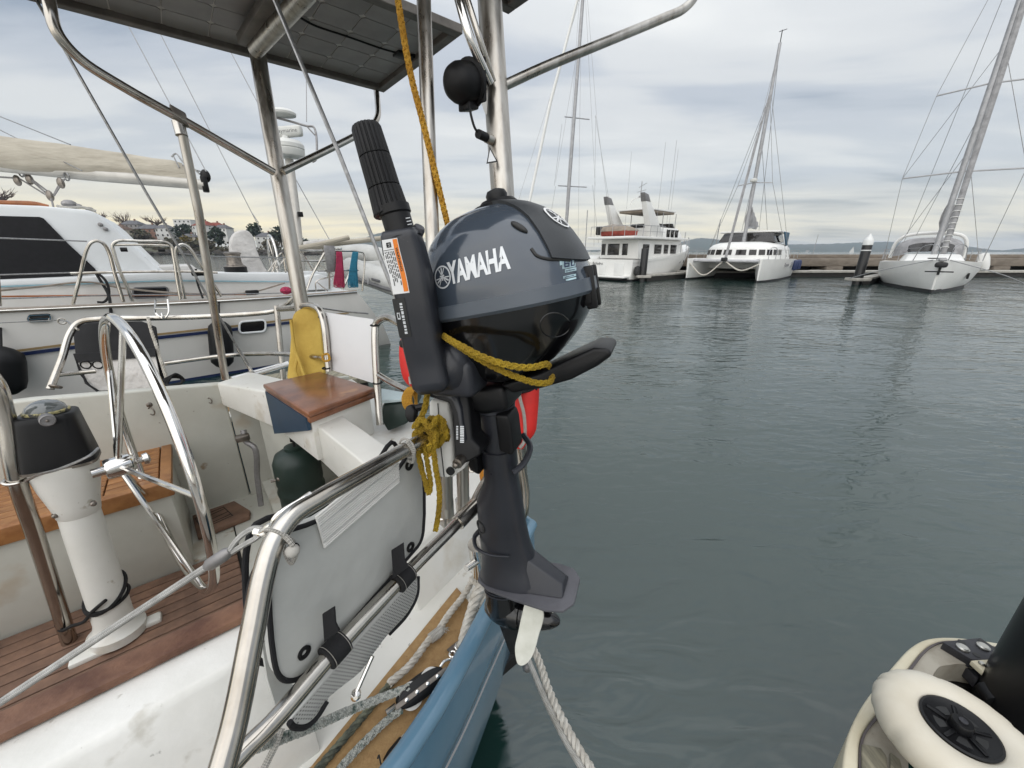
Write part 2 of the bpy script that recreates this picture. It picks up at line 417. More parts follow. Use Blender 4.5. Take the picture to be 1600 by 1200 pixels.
pm('orange_plastic', (.72, .28, .02), .4, var=.1)
pm('dark_green', (.012, .028, .022), .45, var=.1)
pm('pale_lid', (.55, .66, .68), .4, var=.08)
pm('blue_cloth', (.03, .16, .33), .7, var=.2, bump=.3, bs=60)
pm('solar_cell', (.29, .275, .265), .4, vs=6, var=.12, rnd=.1)
pm('solar_back', (.62, .60, .57), .5, vs=5, var=.1)
pm('solar_frame', (.20, .18, .16), .5, .3, vs=10, var=.2)
pm('sheave', (.74, .73, .70), .35, var=.05)
pm('glass_dome', (.10, .11, .11), .04, var=.05, coat=1.)
pm('card', (.38, .34, .16), .5, vs=90, col2=(.04, .04, .04), lo=.45, hi=.5)
# neighbour boat
pm('topside_white', (.62, .60, .57), .25, vs=1.2, col2=(.55, .535, .505), coat=.2, stretch=(1, 1, .4))
pm('cabin_white', (.72, .735, .74), .35, vs=1.5, var=.04)
pm('stripe_navy', (.012, .022, .075), .3); pm('stripe_gold', (.29, .20, .09), .4); pm('stripe_pale', (.30, .50, .58), .4)
pm('rubrail', (.30, .255, .21), .5, vs=8, var=.2)
pm('glass_dark', (.012, .012, .014), .08, coat=.5)
pm('sailcover', (.46, .42, .345), .8, vs=4, col2=(.34, .305, .245), bd=.05, bump=.8, bs=5, stretch=(.5, .5, 2.))
pm('boom_alloy', (.50, .48, .44), .4, .3, var=.08)
pm('wood_rail', (.36, .12, .035), .4, var=.15, vs=12)
pm('canvas_white', (.62, .60, .58), .8, vs=5, col2=(.50, .48, .46), bump=.9, bs=7, bd=.05)
pm('pvc_grey', (.52, .52, .50), .5, vs=5, var=.08)
pm('pvc_dark', (.14, .14, .145), .5, var=.1)
pm('radome', (.66, .66, .63), .4, var=.05)
pm('rope_pink', (.42, .03, .09), .85, vs=40, var=.3); pm('rope_blue', (.03, .22, .34), .85, vs=40, var=.3)
pm('galv', (.30, .29, .29), .5, .6, vs=20, var=.15)
# far things
pm('far_white', (.76, .755, .73), .35, vs=.8, var=.04)
pm('far_white_trim', (.70, .70, .68), .4, vs=.8, var=.05)  # slightly greyer white for the rub strake and transom doors
pm('far_glass', (.020, .018, .017), .1); pm('far_black', (.014, .014, .015), .55, var=.2); pm('far_alloy', (.40, .40, .41), .45, .5, var=.1)
pm('far_cloth', (.34, .335, .34), .85, vs=3, var=.15, bump=.8, bs=4, bd=.08); pm('far_blue_cloth', (.045, .11, .17), .8, vs=3, var=.15)
pm('far_tan', (.30, .25, .20), .8, vs=3, var=.15); pm('far_red', (.33, .06, .04), .7, vs=4, var=.2)
pm('concrete', (.225, .19, .155), .85, vs=1.2, col2=(.15, .125, .10), bump=.3, bs=10, stretch=(1, 1, 2.5))
pm('concrete_wet_shade', (.03, .026, .023), .7, vs=2, var=.2); pm('pontoon_top', (.42, .40, .36), .8, vs=2, var=.15)
pm('pile_sleeve', (.010, .010, .011), .32, vs=4, var=.15); pm('pile_cap', (.72, .73, .72), .4, var=.05)
pm('fender_blue', (.02, .035, .11), .45, var=.1)
# shore
pm('shore_grass', (.075, .078, .045), .95, vs=.08, col2=(.05, .045, .035)); pm('shore_rock', (.06, .052, .045), .95, vs=.3, var=.3)
pm('leaf_dark', (.030, .048, .026), .9, vs=.6, var=.3); pm('leaf_mid', (.075, .08, .04), .9, vs=.25, col2=(.075, .052, .035)); pm('leaf_gold', (.22, .16, .025), .9, vs=.6, var=.3)
pm('leaf_bare', (.15, .10, .075), .95, vs=.6, var=.2); pm('bark', (.07, .055, .045), .95, var=.2)
pm('roof_red', (.24, .055, .035), .9, vs=1, var=.2); pm('roof_grey', (.13, .13, .14), .9, vs=1, var=.2); pm('roof_brown', (.14, .09, .065), .9, vs=1, var=.2)
pm('wall_cream', (.50, .45, .37), .9, vs=.6, var=.1); pm('wall_white', (.62, .62, .60), .9, vs=.6, var=.06); pm('wall_brick', (.25, .14, .10), .9, vs=1, var=.15); pm('wall_grey', (.30, .29, .28), .9, vs=.6, var=.1)
pm('hill', (.055, .075, .06), .95, vs=.004, col2=(.075, .075, .06))
pm('town', (.42, .42, .40), .9, var=.2)
# dock
pm('dock_cream', (.66, .61, .47), .5, vs=5, col2=(.55, .49, .35), bump=.1, bs=60, spots=[((.40, .33, .22), 9, .70)])
pm('dock_grey', (.40, .37, .31), .85, vs=9, col2=(.28, .25, .20), bump=.5, bs=120, spots=[((.16, .15, .13), 30, .68)])
pm('dock_trim', (.10, .085, .085), .6, var=.15)
pm('dock_wood', (.30, .275, .20), .85, vs=14, col2=(.12, .11, .08), bump=.5, bs=60, stretch=(3, .4, 1))
pm('dock_bracket', (.06, .06, .068), .45, .4, vs=10, var=.2)
pm('wheel_cover', (.66, .62, .53), .6, vs=4, col2=(.58, .53, .43), bump=.15, bs=30, spots=[((.48, .40, .28), 9, .72)])
pm('galv_bolt', (.55, .54, .50), .35, .9, var=.1)

# water: dark green sea, rippled
def build_water():
    m = D.materials.new('sea_water'); m.use_nodes = True; N = m.node_tree.nodes; L = m.node_tree.links
    b = N['Principled BSDF']; b.inputs['Base Color'].default_value = (.008, .029, .025, 1)
    b.inputs['Roughness'].default_value = .045; b.inputs['IOR'].default_value = 1.85
    tc = N.new('ShaderNodeTexCoord'); geo = tc.outputs['Object']
    def nz(sc, loc, rot, scale, det, dist=.4):
        mp = N.new('ShaderNodeMapping'); mp.inputs['Scale'].default_value = sc; mp.inputs['Rotation'].default_value = (0, 0, rad(rot)); mp.inputs['Location'].default_value = loc
        L.new(geo, mp.inputs[0]); n = N.new('ShaderNodeTexNoise'); n.inputs['Scale'].default_value = scale; n.inputs['Detail'].default_value = det
        n.inputs['Distortion'].default_value = dist; n.inputs['Roughness'].default_value = .5; L.new(mp.outputs[0], n.inputs['Vector']); return n.outputs[0]
    a = nz((.62, 1.5, 1), (0, 0, 0), 14, 1.25, 2., .9); c = nz((.6, 1.5, 1), (3, 1, 0), -16, 4.6, 2., .8); d = nz((1, 1, 1), (7, 2, 0), 30, .35, 2.)
    def ma(op, x, y=0.):
        n = N.new('ShaderNodeMath'); n.operation = op
        for i, v in enumerate((x, y)):
            if isinstance(v, (int, float)): n.inputs[i].default_value = v
            else: L.new(v, n.inputs[i])
        return n.outputs[0]
    gust = N.new('ShaderNodeMapRange'); gust.inputs[1].default_value = .35; gust.inputs[2].default_value = .65; gust.inputs[3].default_value = .38; gust.inputs[4].default_value = 1.; L.new(d, gust.inputs[0])
    ridge_ = ma('SUBTRACT', 1.0, ma('ABSOLUTE', ma('SUBTRACT', ma('MULTIPLY', a, 2.), 1.)))
    h = ma('ADD', ma('ADD', ma('MULTIPLY', a, .95), ma('MULTIPLY', ridge_, .10)), ma('MULTIPLY', c, .52)); h = ma('MULTIPLY', h, gust.outputs[0])
    bp = N.new('ShaderNodeBump'); bp.inputs['Strength'].default_value = 1.0; bp.inputs['Distance'].default_value = .050
    L.new(h, bp.inputs['Height']); L.new(bp.outputs[0], b.inputs['Normal'])
    S = 5900
    mk('water', ([(-S, -60, 0), (S, -60, 0), (S, S, 0), (-S, S, 0)], [(0, 1, 2, 3)]), m, kind='structure', flat=True)
build_water()
# ================================================================== the blue sailing boat we lean over
boat = thing('sailing_boat', B(-.4, 1.65, 0), 'blue sailing boat with teak cockpit, steering wheel and stainless stern arch in the foreground', 'sailboat')
GUN = [(-3.2, .75), (-2.2, .42), (-1.2, .28), (-.5, .305), (.136, .448), (.45, .60), (.73, .757)]      # port gunwale (aft, across)
CLN = 1.65
def gunw(a):
    for (a0, n0), (a1, n1) in zip(GUN, GUN[1:]):
        if a <= a1: return n0+(n1-n0)*(a-a0)/(a1-a0)
    return GUN[-1][1]
GS = smooth_path([V((a, n, 0)) for a, n in GUN], 5)
GS = [(p.x, p.y) for p in GS]
DZ = 1.10
def build_hull():
    # port topside: gunwale to blue edge, tucking in below; mirrored to starboard
    for side in (0, 1):
        f = (lambda a, n, z: B(a, n, z)) if not side else (lambda a, n, z: B(a, 2*CLN-n, z))
        rows = []
        for a, n in GS:
            k = max(0, min(1, (a+.5)/1.2))
            rows.append([f(a, n, DZ+.035), f(a, n-.006, DZ-.05), f(a-.00, n+.015+.015*k, .80), f(a+.02*k, n+.05+.06*k, .5), f(a+.05*k, n+.11+.08*k, .28)])
        g = loft(rows, closed=False, cap=False)
        h = mk('hull', g, MT['hull_blue'], boat, 50)
        rows = []
        for a, n in GS:
            k = max(0, min(1, (a+.5)/1.2))
            rows.append([f(a+.05*k, n+.115+.08*k, .281), f(a+.03*k, n+.25+.1*k, .02), f(a-.1*k, min(n+.6, CLN-.05), -.3), f(a-.2*k, CLN, -.45)])
        mk('bottom', loft(rows, closed=False, cap=False), MT['bottom_paint'], h)
        # toe rail cap, blue, rounded, with pale coving line below it
        mk('toe_rail', sweep([f(a, n+.014, DZ+.042) for a, n in GS], .021, 16), MT['toe_blue'], h)
        mk('cove_line', loft([[f(a, n-.006+.002*s, DZ-.122), f(a, n-.0055+.002*s, DZ-.136)] for s in (0,) for a, n in GS], closed=False, cap=False), MT['hull_stripe'], h)
    # transom
    n0, n1 = GUN[-1][1], 2*CLN-GUN[-1][1]
    tr = slab([B(.73, n0, DZ+.035), B(.73, n1, DZ+.035), B(.75, n1-.14, .5), B(.78, n1-.2, .28), B(.78, n0+.2, .28), B(.75, n0+.12, .5)], UA*-.02)
    mk('transom', tr, MT['hull_blue'], boat)
    mk('transom_rail', rod(B(.722, n0+.01, DZ+.042), B(.722, n1-.01, DZ+.042), .021), MT['hull_blue'], boat)
build_hull()
# side deck with cork covering, each side
for side in (0, 1):
    f = (lambda a, n, z: B(a, n, z)) if not side else (lambda a, n, z: B(a, 2*CLN-n, z))
    inner = lambda a: .60 + max(0, a)*.40 + max(0, -a-.3)*.02
    aa = [-2.6, -1.6, -.8, -.4, 0, .15, .3, .45, .6, .715]
    ex_ = .08 if side else .25
    dk = mk('side_deck', join(loft([[f(a, gunw(a)+.02, DZ), f(a, inner(a)+ex_, DZ), f(a, inner(a)+ex_, DZ-.03), f(a, gunw(a)+.02, DZ-.03)] for a in aa])), MT['gelcoat'], boat)
    aa = [-2.6, -1.6, -.8, -.4, 0, .15, .3, .42]
    mk('cork_covering', loft([[f(a, gunw(a)+.035, DZ+.004), f(a, inner(a)-.025, DZ+.004), f(a, inner(a)-.025, DZ+.001), f(a, gunw(a)+.035, DZ+.001)] for a in aa]), MT['cork_deck'], dk)
# port coaming: worn white top, grey-white outer face, teak strip on the inner edge
CZ = 1.35
aa = [-1.6, -.9, -.4, -.1, .02]
co = mk('coaming', bev(loft([[B(a, .585+max(0, a)*.2, DZ-.01), B(a, .635+.03*max(0, a+.3), CZ-.012), B(a, .645+.03*max(0, a+.3), CZ), B(a, .70, CZ), B(a, .752, CZ-.004), B(a, .756, .60), B(a, .70, .60)] for a in aa]), .004, 2), MT['gelcoat_worn'], boat)
mk('teak_strip', bev(slab([B(-1.6, .714, CZ+.001), B(.012, .722, CZ+.001), B(.012, .768, CZ+.001), B(-1.6, .764, CZ+.001)], UZ*.016), .004), MT['teak_cap'], co)
# coaming outer face skin (grey, scuffed)
# cockpit sole: planks in a tray
sole = mk('cockpit_sole', box(-2.3, .75, .76, 2.54, .56, .605, lambda v: B(v.x, v.y, v.z)), MT['caulk'], boat)
n = .80; i = 0
while n < 2.04:
    wq = .052
    g = bev(box(-2.2, -.06, n, n+wq-.006, .604, .62, lambda v: B(v.x, v.y, v.z)), .0015, 1)
    mk('plank', g, MT['teak_sole'], sole); n += wq; i += 1
n = 2.06
# aft part of the sole: pale margin with a raised teak board
mk('sole_margin', bev(box(-.045, .14, .80, 2.52, .606, .632, lambda v: B(v.x, v.y, v.z)), .004), MT['cockpit_paint'], sole)
mk('sole_margin', bev(box(-.23, -.05, 2.055, 2.52, .606, .628, lambda v: B(v.x, v.y, v.z)), .004), MT['cockpit_paint'], sole)
bd = [pz(308, 838, .66), pz(300, 805, .66), pz(366, 782, .66), pz(391, 797, .66), pz(389, 806, .66)]
tb = mk('teak_board', bev(slab(bd, UZ*-.028), .006), MT['teak_sole'], sole)
for k in range(4):
    q = .25+.18*k
    p0, p1 = pz(315+8*q, 818+4-18*q+6, .662), pz(352+14*q, 805-18*q+7, .662)
for (x0, y0, x1, y1) in ((307, 815, 350, 795), (311, 820, 357, 799), (315, 824, 361, 803), (305, 810, 316, 826), (350, 793, 363, 805), (305, 810, 350, 792), (317, 826, 364, 805)):
    mk('groove', sweep([pz(x0, y0, .6605), pz(x1, y1, .6605)], .0022, 6), MT['caulk'], tb)
# starboard bench: painted front, slatted teak top
bf = mk('bench', bev(box(-2.3, -.22, 2.05, 2.53, .60, 1.035, lambda v: B(v.x, v.y, v.z)), .006), MT['cockpit_paint'], boat)
n = 2.10
mk('bench_nosing', bev(box(-2.3, -.205, 2.03, 2.075, 1.0, 1.068, lambda v: B(v.x, v.y, v.z)), .006), MT['teak_oiled'], bf)
mk('bench_end_strip', bev(box(-.245, -.205, 2.078, 2.52, 1.036, 1.064, lambda v: B(v.x, v.y, v.z)), .004), MT['teak_oiled'], bf)
n = 2.08
while n < 2.50:
    for (a0, a1) in ((-2.3, -1.1), (-1.09, -.42), (-.415, -.25)):
        mk('slat', bev(box(a0, a1, n, n+.046, 1.037, 1.062, lambda v: B(v.x, v.y, v.z)), .002, 1), MT['teak_oiled'], bf)
    n += .052
# starboard coaming wall with white top
wl = mk('cockpit_wall', bev(slab([B(-2.3, 2.53, .56), B(.06, 2.50, .56), B(.06, 2.47, 1.335), B(-.6, 2.50, 1.40), B(-2.3, 2.53, 1.43)], UN*.06), .010, 3), MT['cockpit_paint'], boat)
# small fittings on that wall
for (x, y, r) in ((234, 632, .018), (325, 616, .013)):
    p = pn(x, y, 2.49); mk('padeye', join(lathe([(r, 0), (r, .006), (r*.5, .012)], p, -UN, 12), ring(p-UN*.02-UZ*.03, UA*.7+UN*.5, r*1.1, .003, 16, 6)), MT['steel_dark'], wl)
# forward of a stern beam: starboard beam curving in to the helm seat
t1, t2 = pn(338, 598, 2.46), pz(417, 612, 1.38)
dirn = UA*.17
mk('stern_beam', bev(hexa([V((t1.x, t1.y, 1.22)), V((t2.x, t2.y, 1.19)), V((t2.x, t2.y, 1.19))+dirn, V((t1.x, t1.y, 1.22))+dirn+UN*.12, t1, t2, t2+dirn, t1+dirn+UN*.12]), .012, 3), MT['gelcoat'], boat)
t1, t2 = pz(479, 652, 1.38), pz(585, 738, 1.36)
pb = mk('stern_beam', bev(hexa([V((t1.x, t1.y, 1.215)), V((t2.x, t2.y, 1.19)), V((t2.x, t2.y, 1.19))+UA*.11, V((t1.x, t1.y, 1.215))+UA*.11, t1, t2, t2+UA*.11, t1+UA*.11]), .008, 3), MT['gelcoat'], boat)
# bulkheads of the stern locker
q = pz(418, 800, .62)+UA*.06
mk('locker_bulkhead', slab([V((q.x, q.y, .60)), V((q.x, q.y, 1.23)), V((q.x, q.y, 1.23))-UN*.32+UA*.14, V((q.x, q.y, .60))-UN*.32+UA*.14], UA*.025), MT['cockpit_paint'], boat)
mk('locker_back', slab([B(.68, .90, .56), B(.68, 2.5, .56), B(.68, 2.5, 1.22), B(.68, .90, 1.22)], UA*.02), MT['cockpit_paint'], boat)
mk('locker_side', slab([B(.30, 1.00, .56), B(.68, 1.06, .56), B(.68, 1.06, 1.20), B(.30, 1.00, 1.20)], UN*-.03), MT['gelcoat'], boat)
mk('locker_side', slab([B(.065, 2.485, .56), B(.70, 2.46, .56), B(.70, 2.44, 1.25), B(.065, 2.46, 1.30)], UN*.03), MT['cockpit_paint'], boat)
mk('locker_floor', box(.13, .68, 1.0, 2.5, .60, .70, lambda v: B(v.x, v.y, v.z)), MT['cockpit_paint'], boat)
mk('hose', tube([pt(380, 672, 1.95), pt(385, 690, 1.95), pt(398, 700, 1.95), pt(402, 745, 2.), pt(408, 790, 2.02)], .014, 8), MT['galv'], boat)
mk('hose_valve', rbox(pt(379, 684, 1.93), UA, UN, UZ, .03, .02, .015, .006), MT['steel_dark'], boat)
# stern deck around the seat
mk('stern_deck', bev(slab([B(.43, 1.02, 1.235), B(.715, 1.0, 1.235), B(.715, 2.44, 1.235), B(.28, 2.40, 1.235), B(.28, 1.85, 1.235), B(.43, 1.6, 1.235)], UZ*-.05), .008), MT['gelcoat'], boat)
mk('stern_quarter', bev(hexa([B(.30, .735, DZ-.02), B(.71, .86, DZ-.02), B(.71, 1.2, DZ-.02), B(.30, 1.1, DZ-.02), B(.30, .80, 1.25), B(.71, .93, 1.25), B(.71, 1.2, 1.25), B(.30, 1.1, 1.25)]), .012, 3), MT['gelcoat'], boat)
# helm seat: navy box under a varnished board
c = [pz(410, 600, 1.45), pz(500, 580, 1.45), pz(586, 606, 1.45), pz(481, 645, 1.45)]
ctr = (c[0]+c[1]+c[2]+c[3])/4
inn = [ctr+(p-ctr)*.90 for p in c]
hs = mk('helm_seat', bev(slab([V((p.x, p.y, 1.425)) for p in inn], UZ*-.19), .006), [MT['gelcoat']], boat)
fr = [inn[0], inn[3]]
fa, fb2 = inn[0]-UA*.004, inn[3]-UA*.004
mk('seat_front', slab([V((fa.x, fa.y, 1.42)), V((fb2.x, fb2.y, 1.42)), V((fb2.x, fb2.y, 1.37)), V((fa.x, fa.y, 1.215))], -UA*.012), MT['navy'], hs)
sb = mk('seat_board', bev(slab(c, UZ*-.022), .007, 3), MT['varnish'], hs)
mk('seat_trim', bev(slab([V((p.x, p.y, 1.427)) for p in [ctr+(p-ctr)*.975 for p in c]], UZ*-.024), .004), MT['varnish'], hs)

# ---------------------------------------------------------------- steering pedestal
ax0, ax1 = pt(184, 985, 1.455), pt(73, 645, 1.235)
axv = (ax1-ax0); L_ = axv.length; axd = axv.normalized()
ped = mk('steering_pedestal', lathe([(.082, -.02), (.082, .012), (.062, .03), (.055, .06), (.053, L_*.50), (.052, L_*.58), (.054, L_*.583), (.060, L_*.63), (.074, L_*.71), (.083, L_*.785), (.084, L_*.80)], ax0, axd, 32), MT['gelcoat'], boat)
mk('foot_lug', rbox(pz(232, 972, .625), UA, UN, UZ, .04, .025, .012, .008), MT['gelcoat'], ped)
mk('foot_lug', rbox(pz(140, 1022, .625), UA, UN, UZ, .05, .03, .012, .008), MT['gelcoat'], ped)
hA = (UA - axd*UA.dot(axd)).normalized(); hN = axd.cross(hA)
hb, ht = ax0+axd*L_*.803, ax0+axd*(L_*1.0)
def hring(c_, x, y, e=.22):
    o = []
    for i in range(32):
        q = 2*pi*i/32; s_ = lambda v: math.copysign(abs(v)**.45, v)
        o.append(c_+hA*s_(cos(q))*x+hN*s_(sin(q))*y)
    return o
mk('pedestal_seam', loft([hring(hb-axd*.006, .086, .078), hring(hb+axd*.003, .086, .078)]), MT['steel_dark'], ped)
hou = mk('compass_housing', loft([hring(hb, .085, .077), hring(hb+axd*.02, .084, .076), hring(ht-axd*.02, .068, .064), hring(ht-axd*.004, .066, .062), hring(ht, .062, .058)]), MT['black_plastic'], ped, 50)
mk('compass_dome', lathe([(.050, 0), (.049, .01), (.043, .024), (.030, .036), (.014, .042), (.003, .043)], ht, axd, 28), MT['glass_dome'], hou, 60)
mk('compass_card', lathe([(.0505, .001), (.053, .003), (.053, .009), (.0502, .011)], ht, axd, 28), MT['card'], hou)
gp = pt(74, 657, 1.178); gd = (V((0, 0, CAM_H))-gp); gd.z *= .2; gd.normalize()
mk('dial', lathe([(.0175, -.03), (.0175, .004), (.015, .006), (.014, .003), (.003, .003)], gp, gd, 24), MT['galv'], hou)
mk('dial_centre', lathe([(.004, 0), (.004, .005), (.002, .006)], gp+gd*.002, gd, 12), MT['steel_dark'], hou)
for (x, y) in ((146, 787), (86, 806)):
    mk('pedestal_bolt', lathe([(.008, -.02), (.008, .006), (.004, .01)], pt(x, y, 1.265), (V((0, 0, 1.6))-pt(x, y, 1.26)).normalized(), 10), MT['steel_dark'], ped)
# guard tube beside it, with a wire strap
gt = mk('pedestal_guard', tube([pt(-60, 560, 1.1), pt(-15, 590, 1.12), pt(8, 650, 1.16), pt(25, 745, 1.2), pt(60, 850, 1.3), pt(112, 1012, 1.45)], .0215, 14), MT['steel'], boat)
mk('guard_clamp', ring(pt(24, 750, 1.2), pt(60, 850, 1.3)-pt(25, 745, 1.2), .0245, .005, 20, 6), MT['steel'], gt)
mk('strap_wire', tube([pt(40, 752, 1.18), pt(60, 742, 1.14), pt(95, 732, 1.12), pt(140, 712, 1.13), pt(154, 700, 1.16)], .004, 6), MT['wire'], gt)
# ---------------------------------------------------------------- wheel
WH = rad(36.8); wn = V((sin(WH), cos(WH), 0)); ww = V((-cos(WH), sin(WH), 0))
wc = pt(237, 702, 1.36); wc.z = 1.30
wn = (wn + UZ*-.03).normalized(); wu = (UZ - wn*UZ.dot(wn)).normalized(); ww = wn.cross(wu)
RW = .50
wheel = mk('steering_wheel', ring(wc, wn, RW, .0150, 96, 12), MT['steel_polished'], boat)
hub = pt(203, 712, 1.37)
hx = (hub-wc).dot(wn)
hub = wc+wn*-.085 + (hub-wc-wn*hx)*.3
for k in range(5):
    q = 2*pi*k/5+.22
    mk('spoke', rod(hub+(wu*cos(q)+ww*sin(q))*.03, wc+(wu*cos(q)+ww*sin(q))*(RW-.008), .0085, 10), MT['steel_polished'], wheel)
mk('wheel_hub', lathe([(.015, -.07), (.015, -.04), (.032, -.038), (.035, -.03), (.035, .025), (.026, .035), (.010, .04), (.010, .055), (.019, .057), (.021, .07), (.010, .076)], hub, wn, 20), MT['steel_polished'], wheel)
# ---------------------------------------------------------------- port quarter rail (nearest tubes)
R1 = .0125
TA, TB = pt(445, 822, .445), pt(692, 671, .685)
rail = mk('quarter_rail', tube([pt(330, 1260, .33), pt(366, 1130, .362), pt(395, 985, .392), pt(413, 895, .413), pt(428, 848, .428), pt(455, 808, .448), pt(500, 778, .478), pt(560, 744, .53), pt(625, 707, .60), pt(692, 671, .685), pt(740, 648, .74)], R1*.94, 16, 8), MT['steel'], boat)
lr = mk('lower_rail', tube([pt(352, 1205, .43), pt(388, 1166, .45), pt(425, 1130, .47), pt(520, 1020, .545), pt(620, 912, .65), pt(700, 832, .76), pt(748, 783, .84)], R1*.94, 14), MT['steel'], rail)
mk('rail_coupling', tube([pt(715, 817, .785), pt(735, 797, .815), pt(745, 787, .83)], R1*1.3, 14), MT['steel'], rail)
mk('lower_rail', tube([pt(742, 789, .83), pt(752, 768, .86), pt(768, 742, .9), pt(790, 722, .95)], R1*1.05, 12), MT['steel'], rail)
# posts of the motor bracket, standing on the quarter
for (x0, y0, x1, y1, t0, t1, nm) in ((722, 690, 724, 797, .95, 1.0, 'rail_post'),):
    mk(nm, rod(pt(x0, y0, t0), pt(x1, y1, t1), .016, 14), MT['steel_weathered'], rail)
    mk('post_socket', rod(pt(723, 780, 1.0), pt(725, 806, 1.02), .020, 14), MT['steel'], rail)
p1_ = mk('rail_post', rod(pt(696, 700, .86), pt(698, 790, .93), .0155, 14), MT['steel_weathered'], rail)
mk('post_socket', rod(pt(697, 780, .93), pt(698, 805, .94), .018, 14), MT['steel_weathered'], p1_)
for dx in (-5, 6):
    mk('foot_plate', rbox(pt(697+dx, 810, .945), UA, UN, UZ, .004, .012, .024, .002), MT['steel_weathered'], p1_)
mk('foot_pin', rod(pt(686, 811, .94), pt(709, 806, .95), .006, 8), MT['steel_polished'], p1_)
mk('swivel_ring', tube([pt(733, 728, .98), pt(742, 724, .98), pt(742, 735, .98), pt(735, 736, .98)], .004, 6, 5, True), MT['steel'], rail)
# bollard post with cross pin at the gunwale beside the leg
bp_ = mk('mooring_post', rod(pt(745, 850, .93), pt(752, 895, .99), .0225, 18), MT['steel_polished'], boat)
mk('cross_pin', rod(pt(758, 868, .96), pt(728, 888, .91), .0085, 12), MT['steel_polished'], bp_)
# stern rail right of the leg
sr = mk('stern_rail', tube([pt(808, 640, 1.15), pt(812, 700, 1.16), pt(822, 770, 1.2), pt(820, 800, 1.22), pt(812, 822, 1.25)], .011, 12), MT['steel'], boat)
mk('stern_leg', tube([pt(800, 650, 1.3), pt(800, 720, 1.3), pt(806, 800, 1.32)], .0125, 12), MT['steel'], sr)
# ---------------------------------------------------------------- arch posts
arch = mk('arch_post', sweep([pt(758, -60, .97), pt(765, 0, .98), pt(775, 150, 1.0), pt(786, 310, 1.03), pt(800, 560, 1.1), pt(812, 800, 1.28)], .031, 22), MT['steel_weathered'], boat)
mk('arch_post', sweep([pt(399, 62, 1.8), pt(420, 190, 1.8), pt(445, 330, 1.87), pt(470, 470, 1.98), pt(486, 565, 2.08)], .035, 20), MT['steel_weathered'], boat)
mk('arch_post', sweep([pt(661, -30, .93), pt(665, 80, .93), pt(670, 230, .94), pt(677, 400, .96), pt(690, 640, .99), pt(697, 760, 1.02)], .0175, 16), MT['steel_weathered'], boat)
mk('arch_brace', tube([pt(712, -20, .86), pt(735, 60, .88), pt(766, 130, .95)], .0105, 12), MT['steel_polished'], boat)
mk('arch_brace', tube([pt(724, -20, .87), pt(746, 50, .89), pt(771, 128, .955)], .0075, 12), MT['steel'], boat)
mk('arch_rail', tube([pt(787, 134, 1.01), pt(850, 105, 1.04), pt(950, 64, 1.1), pt(1040, 27, 1.17), pt(1068, 14, 1.19), pt(1086, -6, 1.2), pt(1092, -40, 1.21)], .0125, 14), MT['steel_weathered'], boat)
srl = mk('arch_rail', tube([pt(70, -60, 1.2), pt(78, 10, 1.2), pt(90, 52, 1.22), pt(125, 92, 1.27), pt(200, 140, 1.36), pt(290, 190, 1.5), pt(428, 269, 1.77)], .0165, 14), MT['steel'], boat)
mk('arch_rail', tube([pt(442, 268, 1.8), pt(500, 240, 1.92), pt(552, 214, 2.04), pt(580, 198, 2.14), pt(590, 182, 2.2), pt(590, 160, 2.26), pt(588, 140, 2.3)], .0165, 14), MT['steel'], boat)
st = mk('arch_strut', sweep([pt(281, 190, 1.49), pt(310, 330, 1.62), pt(352, 592, 1.95)], .0165, 14), MT['steel_weathered'], boat)
mk('strut_clamp', rbox(pt(280, 182, 1.485), (pt(290, 190, 1.5)-pt(200, 140, 1.36)).normalized(), UN, UZ, .026, .02, .024, .006), MT['steel_dark'], st)
mk('strut_collar', rod(pt(278, 190, 1.49), pt(284, 212, 1.5), .0205, 14), MT['steel'], st)
mk('arch_top_bar', rod(pt(399, 78, 1.72), pt(500, -34, 1.27), .031, 18), MT['steel_weathered'], boat)
mk('panel_beam', rbox((pt(378, 66, 1.70)+pt(440, -34, 1.33))/2, (pt(440, -34, 1.33)-pt(378, 66, 1.70)).normalized(), UA, UZ, .26, .022, .018, .003), MT['solar_frame'], boat)
# far stern rails
fr_ = mk('far_stern_rail', tube([pt(78, 608, 2.05), pt(97, 560, 2.1), pt(110, 520, 2.15), pt(125, 503, 2.18), pt(160, 498, 2.22), pt(230, 497, 2.3), pt(330, 494, 2.42), pt(428, 486, 2.5), pt(440, 478, 2.45)], .0165, 12), MT['steel'], boat)
mk('far_mid_rail', tube([pt(90, 586, 2.08), pt(130, 582, 2.15), pt(150, 580, 2.18)], .012, 10), MT['steel'], fr_)
mk('far_mid_rail', tube([pt(258, 568, 2.25), pt(350, 556, 2.36), pt(440, 553, 2.1), pt(508, 560, 1.83)], .013, 10), MT['steel'], fr_)
mk('far_deck_tube', rod(pt(362, 594, 2.2), pt(450, 569, 2.45), .021, 12), MT['steel_polished'], fr_)
mk('far_post', rod(pt(432, 478, 2.45), pt(443, 595, 2.5), .0165, 12), MT['steel_weathered'], fr_)
mk('far_top_rail', tube([pt(436, 483, 2.2), pt(460, 481, 2.05), pt(488, 478, 1.87), pt(500, 486, 1.83), pt(506, 505, 1.82), pt(514, 580, 1.84)], .016, 12), MT['steel'], fr_)
mk('far_top_rail', tube([pt(440, 482, 2.3), pt(450, 475, 2.2), pt(462, 464, 2.15), pt(470, 470, 2.1)], .013, 10), MT['steel'], fr_)
mk('rail_clamp', ring(pt(87, 604, 2.05), pt(97, 560, 2.1)-pt(78, 608, 2.05), .02, .007, 16, 6), MT['steel_dark'], fr_)
